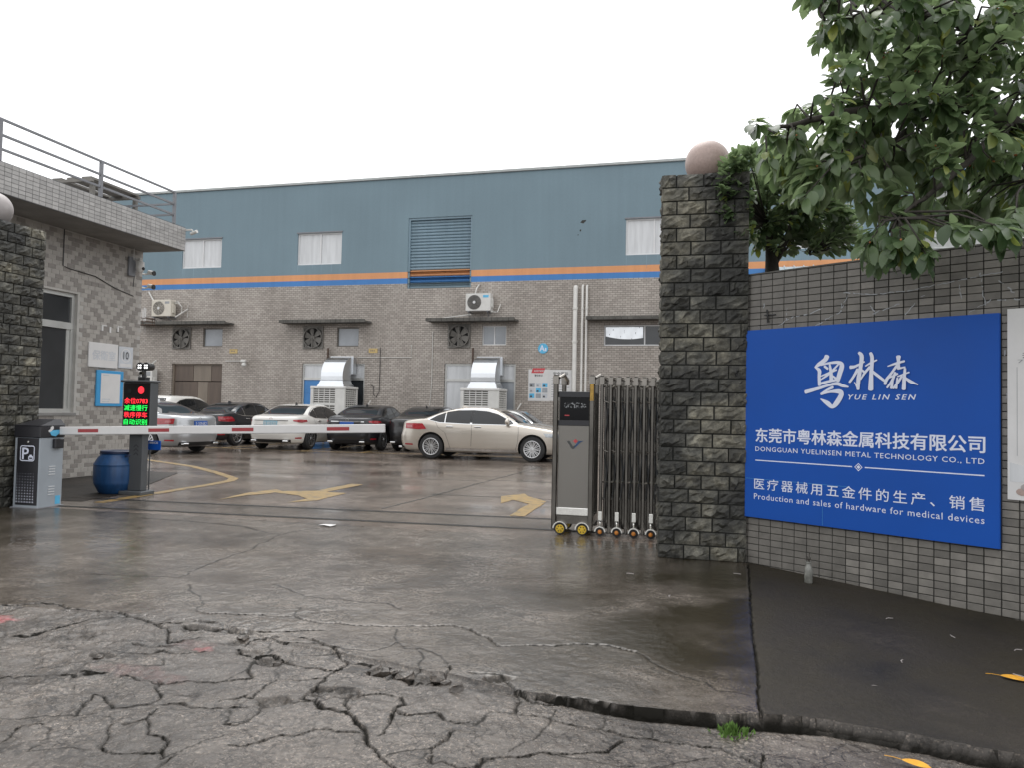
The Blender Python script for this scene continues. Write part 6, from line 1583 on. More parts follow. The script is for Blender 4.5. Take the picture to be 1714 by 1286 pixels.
# ------------------------------------------------------------------ cars
def car_paint(name, col, metal, rough=.28, flake=.04):
    m = M(name, col, rough, metal, var=.02, scale=1.5, coat=.35 if max(col) < .05 else .9, rvar=.0)
    return m
PAINT = dict(silver=car_paint('paint_silver', (.40, .41, .42), .65), white=car_paint('paint_white', (.66, .64, .60), .0, .35), black=car_paint('paint_black', (.010, .011, .014), .1),
             gold=car_paint('paint_champagne', (.50, .455, .395), .5), dark=car_paint('paint_dark', (.02, .02, .021), .2), grey=car_paint('paint_grey', (.22, .22, .215), .4))
MAT['tail'] = M('tail_lamp', (.34, .012, .02), .12, var=.3, scale=30, coat=.8)
MAT['tail_clear'] = M('tail_lamp_clear', (.42, .10, .11), .15, var=.2, scale=40, coat=.8)
MAT['head'] = M('head_lamp', (.38, .40, .42), .1, .3, var=.3, scale=40, coat=.8)
MAT['chrome'] = M('chrome', (.72, .72, .72), .12, 1, var=.05)
MAT['rim'] = M('alloy_rim', (.50, .50, .50), .28, .9, var=.1)
MAT['plate_blue'] = M('plate_blue', (.015, .09, .36), .45)
MAT['plate_green'] = M('plate_pale', (.25, .42, .50), .45)

CP = dict(  # z, rear x, front x (from the nose), half width factor, exponent
    z=[.20, .24, .34, .48, .60, .72, .80, .88, .94, .985, 1.02, 1.05, 1.075, 1.10, 1.14, 1.20, 1.27, 1.33, 1.38, 1.415, 1.437, 1.448],
    rear=[.22, .12, .04, .0, .0, .03, .05, .06, .07, .09, .13, .22, .48, .76, .90, 1.03, 1.18, 1.34, 1.53, 1.74, 1.95, 2.20],
    front=[.20, .12, .04, .0, .01, .06, .16, .48, .84, 1.15, 1.34, 1.42, 1.47, 1.52, 1.59, 1.69, 1.81, 1.93, 2.05, 2.18, 2.32, 2.50],
    hw=[.88, .93, .965, .985, .995, 1.0, .998, .985, .965, .945, .93, .918, .907, .895, .872, .835, .79, .75, .71, .655, .57, .38],
    ex=[5, 5, 5, 5, 5, 5, 5, 5, 5, 5, 5, 5, 5.5, 6, 6.5, 6.5, 6, 5.5, 5, 4.5, 4, 3])

class Car:
    def __init__(s, L, W, H, rear_slope=0., hatch=False):
        s.L, s.W = L, W
        k = H/1.46
        z = np.array(CP['z']); s.z = np.where(z < .5, z, .5+(z-.5)*(H-.5-.012)/(1.448-.5))
        r = np.array(CP['rear']); f = np.array(CP['front'])
        zz = np.array(CP['z'])
        if hatch: r = np.where(zz > 1.03, .10+(r-.1)*.42, r)
        r = np.where(zz > 1.06, r+rear_slope*(1.448-zz)/.4*-.0+rear_slope*(zz > 1.06)*np.clip((1.44-zz)/.3, 0, 1), r)
        s.r = r*L/4.85; s.f = L-f*L/4.85
        s.hw = np.array(CP['hw'])*W/2; s.ex = np.array(CP['ex'], float)
    def at(s, z):
        g = lambda a: float(np.interp(z, s.z, a))
        return g(s.r), g(s.f), g(s.hw), g(s.ex)
    def side(s, x, z, off=.004):
        r, f, w, e = s.at(z); a = (f-r)/2; c = (f+r)/2
        q = min(1, abs((x-c)/a)); return w*(1-q**e)**(1/e)+off
    def end(s, y, z, front, off=.004):
        r, f, w, e = s.at(z); a = (f-r)/2; c = (f+r)/2
        q = min(1, abs(y)/w); d = a*(1-q**e)**(1/e)
        return c+d+off if front else c-d-off
    def ring(s, z, t, off=.004):
        r, f, w, e = s.at(z); a = (f-r)/2+off; c = (f+r)/2
        ct, st = cos(t), sin(t)
        return (c+a*math.copysign(abs(ct)**(2/e), ct), (w+off)*math.copysign(abs(st)**(2/e), st), z)

    def even_ring(s, z, n):
        r, f, w, e = s.at(z); a = (f-r)/2; c = (f+r)/2
        t = np.linspace(0, 2*pi, 6001); ct, st = np.cos(t), np.sin(t)
        x = c+a*np.sign(ct)*np.abs(ct)**(2/e); y = w*np.sign(st)*np.abs(st)**(2/e)
        d = np.concatenate([[0], np.cumsum(np.hypot(np.diff(x), np.diff(y)))])
        u = (np.arange(n)+.5)/n*d[-1]
        return [(float(p), float(q), float(z)) for p, q in zip(np.interp(u, d, x), np.interp(u, d, y))]

def patch_side(car, top, bot, sgn, off, nx=26, nz=5):
    """glass or trim laid on the flank between two curves given as (x, z) lists"""
    x0 = max(top[0][0], bot[0][0]); x1 = min(top[-1][0], bot[-1][0])
    tx, tz = zip(*top); bx, bz = zip(*bot)
    P = []
    for i in range(nx):
        x = x0+(x1-x0)*i/(nx-1); a = np.interp(x, bx, bz); b = np.interp(x, tx, tz)
        P.append([(x, sgn*car.side(x, a+(b-a)*j/(nz-1), off), a+(b-a)*j/(nz-1)) for j in range(nz)])
    mb = MB(); mb.grid(P, flip=sgn > 0); return mb
def patch_end(car, z0, z1, y0f, y1f, front, off, ny=13, nz=6):
    P = []
    for j in range(nz):
        z = z0+(z1-z0)*j/(nz-1); w = car.at(z)[2]
        ya, yb = (y0f(z)*w, y1f(z)*w)
        P.append([(car.end(ya+(yb-ya)*i/(ny-1), z, front, off), ya+(yb-ya)*i/(ny-1), z) for i in range(ny)])
    mb = MB(); mb.grid(P, flip=not front); return mb
def patch_ring(car, z0f, z1f, t0, t1, off, n=12, nz=4):
    P = []
    for i in range(n):
        t = t0+(t1-t0)*i/(n-1); u = i/(n-1); a, b = z0f(u), z1f(u)
        P.append([car.ring(a+(b-a)*j/(nz-1), t, off) for j in range(nz)])
    mb = MB(); mb.grid(P, flip=(t1 > t0)); return mb

def make_wheel(parent, x, y, sgn, R, style, rim_mat):
    Mx = Matrix.Translation((x, y, R)) @ (Matrix.Rotation(pi, 4, 'Z') if sgn > 0 else Matrix.Identity(4))
    w = .21
    mb = MB(); mb.lathe([(R*.66, -w/2+.01), (R*.70, -w/2), (R*.93, -w/2+.005), (R, -w/2+.035), (R, w/2-.03), (R*.93, w/2), (R*.6, w/2)], 40, axis='Y', M=Mx)
    t = mb.build('wheel', MAT['rubber'], parent, smooth=True, angle=35)
    mb = MB(); mb.lathe([(R*.66, .05), (R*.66, -.02), (.02, .02)], 32, axis='Y', M=Mx, close=False); mb.build('wheel_well', MAT['dark'], t)
    mb = MB()
    P = [[(q*cos(2*pi*i/40), yy, q*sin(2*pi*i/40)) for q, yy in ((R*.70, -w/2-.003), (R*.66, -w/2-.008), (R*.62, -w/2+.002), (R*.60, -w/2+.05))] for i in range(41)]
    mb.grid([[tuple(Mx @ Vector(p)) for p in row] for row in P], flip=False)
    ns = style
    for k in range(ns):
        for dq in ((-.10, .10) if ns >= 9 else (-.17, .17)):
            q = 2*pi*k/ns
            a = Vector((R*.08*cos(q+dq), -w/2+.008, R*.08*sin(q+dq))); b = Vector((R*.63*cos(q+dq*1.3), -w/2+.003, R*.63*sin(q+dq*1.3)))
            d = (b-a).normalized(); n_ = Vector((-d.z, 0, d.x))*(.010 if ns >= 9 else .014)
            V = [a-n_, a+n_, b+n_*1.2, b-n_*1.2]; V2 = [v+Vector((0, .03, 0)) for v in V]
            mb.add([tuple(Mx @ v) for v in V+V2], [(0, 1, 2, 3), (0, 4, 5, 1), (1, 5, 6, 2), (2, 6, 7, 3), (3, 7, 4, 0)])
    mb.lathe([(.001, -w/2-.004), (R*.17, -w/2), (R*.20, -w/2+.03)], 16, axis='Y', M=Mx)
    mb.build('rim', rim_mat, t)

def make_car(label, pos, heading, paint, L=4.85, W=1.82, H=1.46, R=.335, plate=None, style=5, wb=2.82, ro=1.02, tail='wide', rear_slope=0., hatch=False, chrome=True, plate_text=None):
    """local x runs forward from the rear bumper; pos is the rear bumper's middle"""
    t = thing('parked_car', label, 'car', pos, heading, 'cars parked in the factory yard')
    c = Car(L, W, H, rear_slope, hatch); P = PAINT[paint]
    # body shell, loft of plan outlines
    zs = []
    for a, b in zip(c.z[:-1], c.z[1:]): zs += [a, a+(b-a)/3, a+(b-a)*2/3]
    zs.append(c.z[-1])
    n = 132; mb = MB(); rows = []
    for z in zs: rows.append(c.even_ring(z, n))
    for row in rows: mb.v += row
    m_ = len(zs)
    for j in range(m_-1):
        for k in range(n): mb.f.append((j*n+k, j*n+(k+1) % n, (j+1)*n+(k+1) % n, (j+1)*n+k))
    mb.f.append(tuple(range(n))[::-1]); mb.f.append(tuple((m_-1)*n+k for k in range(n)))
    mb.m = [0]*len(mb.f)
    body = mb.build('body', [P, MAT['black']], t, smooth=True, angle=50)
    cut = MB()
    for ax in (ro, ro+wb):
        for sg in (-1, 1):
            cut.lathe([(R+.055, -.5), (R+.055, .5)], 32, axis='Y', M=Matrix.Translation((ax, sg*(W/2-.26+.5), R+.01)))
    cut.m = [1]*len(cut.f)
    co = cut.build('cutter', [P, MAT['black']], t)
    md = body.modifiers.new('arch', 'BOOLEAN'); md.operation = 'DIFFERENCE'; md.object = co; md.solver = 'EXACT'
    dg = bpy.context.evaluated_depsgraph_get(); dg.update()
    me = bpy.data.meshes.new_from_object(body.evaluated_get(dg))
    body.modifiers.clear(); old = body.data; body.data = me; me.name = 'body'
    bpy.data.objects.remove(co); bpy.data.meshes.remove(old)
    me.polygons.foreach_set('use_smooth', [True]*len(me.polygons)); me.set_sharp_from_angle(angle=radians(38))
    zf = lambda z: .5+(z-.5)*(H-.512)/(1.448-.5) if z > .5 else z
    X = lambda x: x*L/4.85
    rs = rear_slope*.6 - (.25 if hatch else 0)
    # side glass
    top = [(1.02+rs, 1.085), (1.20+rs, 1.19), (1.45+rs*.7, 1.295), (1.75+rs*.4, 1.345), (2.15, 1.36), (2.55, 1.335), (2.85, 1.255), (3.10, 1.13), (3.30, 1.01)]
    bot = [(1.02+rs, 1.07), (1.3+rs, 1.01), (2.0, .985), (3.30, .985)]
    TOP = [(X(a), zf(b)) for a, b in top]; BOT = [(X(a), zf(b)) for a, b in bot]
    gr = lambda L_, d: [(x, z+d) for x, z in L_]
    for sg in (-1, 1):
        T2 = [(TOP[0][0]-.05, TOP[0][1]+.012)]+gr(TOP[1:-1], .022)+[(TOP[-1][0]+.06, TOP[-1][1]+.01)]; B2 = [(BOT[0][0]-.05, BOT[0][1]-.0)]+gr(BOT[1:-1], -.02)+[(BOT[-1][0]+.06, BOT[-1][1]-.02)]
        su = patch_side(c, T2, B2, sg, .003, 30).build('window_surround', MAT['chrome'] if chrome else MAT['black'], t, smooth=True)
        bx = X(2.13)
        for xa, xb in ((TOP[0][0], X(1.42)+rs*.7), (X(1.45)+rs*.7, bx-.03), (bx+.03, TOP[-1][0])):
            cutt = lambda Lq: [(xa, float(np.interp(xa, *zip(*Lq))))]+[p for p in Lq if xa < p[0] < xb]+[(xb, float(np.interp(xb, *zip(*Lq))))]
            patch_side(c, cutt(TOP), cutt(BOT), sg, .007, 14).build('side_window', MAT['glass_car'], t, smooth=True)
        m2 = patch_side(c, [(bx-.028, float(np.interp(bx-.028, *zip(*TOP)))), (bx+.028, float(np.interp(bx+.028, *zip(*TOP))))], [(bx-.028, zf(1.015)), (bx+.028, zf(1.015))], sg, .0055, 3); m2.build('door_pillar', MAT['black'], t)
        # shut lines, sill, handles
        m2 = MB()
        for pts in ([(X(3.42), zf(.98)), (X(3.44), zf(.8)), (X(3.42), zf(.5)), (X(3.36), .30)], [(bx+.02, zf(1.0)), (bx+.03, zf(.7)), (bx+.01, .30)], [(X(1.18)+rs, zf(1.02)), (X(1.22), zf(.86)), (X(1.42), zf(.72)), (X(1.5), zf(.5)), (X(1.56), .30)]):
            w_ = .004
            Q = []
            for (xa, za), (xb, zb) in zip(pts[:-1], pts[1:]):
                for k in range(4): Q.append((xa+(xb-xa)*k/4, za+(zb-za)*k/4))
            Q.append(pts[-1])
            m2.grid([[(x-w_, sg*c.side(x, z, .0025), z), (x+w_, sg*c.side(x, z, .0025), z)] for x, z in Q], flip=sg < 0)
        m2.build('shut_line', MAT['black'], t)
        for hx in (X(1.42)+.02, bx+.10):
            z = zf(.90); m2 = MB(); y = c.side(hx+.1, z, 0)
            m2.box(hx, hx+.20, min(sg*(y-.004), sg*(y+.03)), max(sg*(y-.004), sg*(y+.03)), z-.014, z+.016, bev=.010); m2.build('door_handle', MAT['chrome'] if chrome else P, t)
        patch_side(c, [(ro+R+.08, .30), (ro+wb-R-.08, .30)], [(ro+R+.08, .245), (ro+wb-R-.08, .235)], sg, .012, 10, 3).build('sill_trim', MAT['chrome'] if paint == 'gold' else P, t, smooth=True)
        y = c.side(X(3.12), zf(1.03), 0); m2 = MB()
        m2.sphere((X(3.14), sg*(y+.14), zf(1.06)), .11, 16, 10, sc=(.62, 1.05, .72)); m2.box(X(3.10), X(3.18), min(sg*(y-.02), sg*(y+.09)), max(sg*(y-.02), sg*(y+.09)), zf(1.0), zf(1.03), bev=.01); m2.build('wing_mirror', P, t, smooth=True, angle=50)
        # lamps
        if tail == 'wide':
            zl0, zl1 = zf(.79), zf(.965)
            patch_ring(c, lambda u: zl0+.03*(1-u)+.05*max(0, u-.75)*4*.5, lambda u: zl1-.0*u, sg*2.50, sg*1.90, .008, 18).build('tail_light', MAT['tail'], t, smooth=True)
            patch_ring(c, lambda u: zl0+.06, lambda u: zl1-.055, sg*2.40, sg*2.2, .012, 8).build('tail_light_clear', MAT['tail_clear'], t, smooth=True)
        elif tail == 'slim':
            zl0, zl1 = zf(.845), zf(.955)
            patch_ring(c, lambda u: zl0+.055*(1-u)**2+.06*max(0, u-.6)*2, lambda u: zl1-.025*abs(u-.5), sg*2.62, sg*1.95, .008, 16).build('tail_light', MAT['tail'], t, smooth=True)
            patch_ring(c, lambda u: zl0+.05, lambda u: zl1-.03, sg*2.35, sg*2.1, .012, 8).build('tail_light_clear', MAT['tail_clear'], t, smooth=True)
        patch_ring(c, lambda u: zf(.64)+.03*u, lambda u: zf(.735)+.035*u, sg*.50, sg*1.10, .006, 14).build('headlight', MAT['head'], t, smooth=True)
        patch_ring(c, lambda u: .36, lambda u: .40, sg*2.5, sg*2.2, .007, 6).build('rear_reflector', MAT['tail'], t)
        for ax in (ro, ro+wb): make_wheel(t, ax, sg*(W/2-.125), sg, R, style, MAT['rim'])
    if tail == 'slim':
        patch_end(c, zf(.905), zf(.925), lambda z: -.62, lambda z: .62, False, .009).build('light_bar', MAT['chrome'] if paint != 'white' else MAT['black'], t)
    # glass ends
    zr0, zr1 = (zf(1.10), zf(1.385)) if not hatch else (zf(1.06), zf(1.37))
    patch_end(c, zr0, zr1, lambda z: -.82, lambda z: .82, False, .014).build('rear_window', MAT['glass_car'], t, smooth=True)
    patch_end(c, zf(1.03), zf(1.40), lambda z: -.90, lambda z: .90, True, .008).build('windscreen', MAT['glass_car'], t, smooth=True)
    # bumpers
    patch_end(c, .235, .335, lambda z: -.72, lambda z: .72, False, .008).build('rear_diffuser', MAT['black'], t)
    for sg in (-1, 1):
        m2 = MB(); m2.box(-.012, .10, sg*.52-.09, sg*.52+.09, .265, .315, bev=.015); m2.build('exhaust_tip', MAT['chrome'], t)
    patch_end(c, .30, zf(.66), lambda z: -.40, lambda z: .40, True, .006).build('grille', MAT['black'], t)
    m2 = patch_end(c, zf(.775), zf(.785), lambda z: -.62, lambda z: .62, False, .0035); m2.build('boot_line', MAT['black'], t)
    # number plate and badge
    zp = zf(.83) if tail != 'low' else .55
    xe = c.end(0, zp, False, 0)
    m2 = MB()
    m2.box(xe-.022, xe+.01, -.225, .225, zp-.075, zp+.075, bev=.006); pl = m2.build('number_plate', MAT['black' if plate == 'none' else (plate or 'plate_blue')], t)
    if plate_text:
        v, f = text_mesh(plate_text, -.19, .19, zp-.045, zp+.045, bold=.02)
        m3 = MB(); m3.add([(xe-.0235, -float(p[0]), float(p[2])) for p in v], f); m3.build('plate_lettering', MAT['paper'], pl)
    m2 = MB(); zb = zf(.965); xb = c.end(0, zb, False, .004)
    m2.grid([[(xb-.004, .05*cos(q)*k, zb+.036*sin(q)*k) for k in (1, .72)] for q in [2*pi*i/16 for i in range(17)]]); m2.build('badge', MAT['chrome'], t)
    # roof fin
    m2 = MB(); m2.add([(X(1.62), 0, H-.055), (X(1.86), 0, H-.02), (X(1.66), 0, H+.035), (X(1.70), .03, H-.05), (X(1.70), -.03, H-.05)], [(0, 3, 2), (3, 1, 2), (1, 4, 2), (4, 0, 2)]); m2.build('antenna_fin', P if paint != 'white' else MAT['black'], t)
    return t
H90 = pi/2
make_car('champagne sedan seen side-on, nearest the sliding gate', (-8.17, 20.86, 0), radians(1.0), 'gold', 4.90, 1.82, 1.45, .335, style=10, wb=2.82, ro=1.03, tail='wide', rear_slope=-.1)
make_car('silver sedan with red tail lights seen from behind by the display post', (-13.22, 18.52, 0), H90+radians(79), 'silver', 4.85, 1.83, 1.46, .33, plate='plate_blue', plate_text='S·30N82', style=7, chrome=False)
make_car('white sedan with slim tail lights parked nose-in behind the boom', (-12.72, 21.1, 0), H90+radians(3), 'white', 4.95, 1.84, 1.45, .345, plate='plate_green', plate_text='B·85S20', style=5, tail='slim', ro=1.03, wb=2.87)
make_car('black sedan with badge and wide tail lights beyond the tip of the boom', (-10.6, 21.95, 0), H90+radians(3), 'black', 4.9, 1.80, 1.46, .34, style=7, tail='slim', wb=2.83, chrome=False)
make_car('black sedan half hidden between the silver and the white sedan', (-16.0, 22.0, 0), H90-radians(4), 'black', 4.9, 1.84, 1.47, .335, style=5)
make_car('white car of which only roof and dark glass show behind the silver sedan', (-18.55, 22.5, 0), H90, 'white', 4.6, 1.82, 1.66, .35, style=5, hatch=True, wb=2.7, ro=.95)
make_car('dark car mostly hidden behind the champagne sedan\'s rear window', (-8.78, 22.55, 0), H90, 'dark', L=4.6, W=1.76, H=1.45, R=.33, plate='none', style=5)
make_car('light grey car hidden behind the champagne sedan\'s bonnet', (-7.6, 23.6, 0), radians(0), 'grey', 3.9, 1.70, 1.40, .31, style=5, hatch=True, wb=2.45, ro=.72)

# ------------------------------------------------------------------ fig tree leaning over the wall
def leaf_geo(L, W, seed):
    """folded leaf with midrib; base at the origin, tip along +x, upper side +z"""
    rg = random.Random(seed)
    n = 7; mb = MB(); droop = rg.uniform(.05, .3); fold = rg.uniform(.15, .4); bend = rg.uniform(-.1, .1)
    ctr = []; lf = []; rt = []
    for i in range(n+1):
        u = i/n; w = W/2*(sin(pi*u**1.15)**.62 if 0 < u < 1 else 0)
        x = L*(u if u < .99 else .985); z = -droop*L*u*u; y0 = bend*L*u*u
        ctr.append((x, y0, z)); lf.append((x-.04*L*u, y0+w, z+fold*w)); rt.append((x-.04*L*u, y0-w, z+fold*w))
    v = ctr+lf[1:-1]+rt[1:-1]; o1 = n+1; o2 = o1+n-1
    f = [(0, 1, o1), (0, o2, 1)]
    for i in range(1, n-1): f += [(i, i+1, o1+i, o1+i-1), (i, o2+i-1, o2+i, i+1)]
    f += [(n-1, n, o1+n-2), (n-1, o2+n-2, n)]
    return v, f
def leaf_mesh(L, W, seed, mat):
    v, f = leaf_geo(L, W, seed); mb = MB(); mb.add(v, f)
    me = mb.mesh('leaf', mat, smooth=True)
    at = me.attributes.new('tone', 'FLOAT', 'POINT'); at.data.foreach_set('value', [0.0]*len(v))
    return me
def rot_to(d, up, roll):
    d = d.normalized(); s_ = d.cross(up)
    if s_.length < 1e-3: s_ = d.cross(Vector((1, 0, 0)))
    s_.normalize(); u_ = s_.cross(d)
    R = Matrix((d, -s_, u_)).transposed()
    return (R.to_4x4() @ Matrix.Rotation(roll, 4, 'X'))
def foliate(tree, twigs, meshes, mat, nper, size, near_key, rgs, sag=.55, limit=300, spread=.0):
    rg = random.Random(rgs); L = []
    for (p0, p1) in twigs:
        p0 = Vector(p0); p1 = Vector(p1); d = p1-p0; n = max(3, int(nper*rg.uniform(.75, 1.25)))
        a = rg.uniform(0, 6.28)
        side = d.cross(Vector((0, 0, 1))); side = side.normalized() if side.length > 1e-4 else Vector((1, 0, 0)); upv = side.cross(d).normalized()
        for k in range(n):
            u = .25+.75*(k/(n-1))**.75; a += 2.4+rg.uniform(-.35, .35)
            out = (side*cos(a)+upv*sin(a)); f_ = .35+.75*(u-.25)
            dr = out*(1-.45*f_)+d.normalized()*(.45+.55*f_)
            dr.z -= sag*rg.uniform(.2, 1.2); dr.normalize()
            pos = p0+d*u+out*.012+Vector((rg.uniform(-1, 1), rg.uniform(-1, 1), rg.uniform(-1, 1)))*spread
            upn = Vector((rg.uniform(-.5, .5), rg.uniform(-.5, .5), 1))
            m = Matrix.Translation(pos) @ rot_to(dr, upn, rg.uniform(-.5, .5)) @ Matrix.Scale(size*rg.uniform(.7, 1.12), 4)
            L.append((near_key(pos), rg.randrange(len(meshes)), m))
    L.sort(key=lambda q: q[0])
    inv = Matrix.Translation(-Vector(tree.location))
    for key, k, m in L[:limit]:
        o = link('leaf', meshes[k], tree); o.matrix_local = inv @ m
    rest = L[limit:]
    if rest:
        VV = []; FF = []; TT = []
        base = [(np.array([tuple(v.co) for v in me.vertices]), [tuple(p.vertices) for p in me.polygons]) for me in meshes]
        o_ = 0
        for key, k, m in rest:
            v, f = base[k]; A = np.array(inv @ m)
            VV.append(v @ A[:3, :3].T + A[:3, 3]); FF += [tuple(i+o_ for i in q) for q in f]; TT += [rg.random()]*len(v); o_ += len(v)
        V = np.concatenate(VV)
        me = bpy.data.meshes.new('leaf_mass'); me.from_pydata(V.tolist(), [], FF); me.materials.append(mat)
        me.polygons.foreach_set('use_smooth', [True]*len(FF))
        at = me.attributes.new('tone', 'FLOAT', 'POINT'); at.data.foreach_set('value', TT)
        tag(link('leaf_mass', me, tree), kind='stuff')
    return len(L)
CAMP = Vector((0, 0, 1.38))
LIMBS = [[(3.5,7.9,0),(3.45,7.85,1.6),(3.3,7.7,2.9),(3.0,7.4,3.5)],[(3.0,7.4,3.5),(2.5,7.1,3.85),(1.9,6.9,4.0),(1.3,6.75,3.9),(0.85,6.6,3.8),(0.5,6.5,3.7)],[(3.0,7.4,3.5),(2.6,7.1,4.3),(2.0,6.9,4.65),(1.4,6.7,4.7),(0.95,6.6,4.6)],[(2.5,7.1,3.85),(2.1,6.7,3.5),(1.75,6.5,3.15),(1.45,6.35,2.9)],[(3.0,7.4,3.5),(2.7,6.9,3.4),(2.35,6.5,3.15)],[(1.9,6.9,4.0),(1.5,6.7,3.6),(1.1,6.6,3.4)],[(2.6,7.1,4.3),(2.7,6.9,4.9),(2.5,6.7,5.3)]]
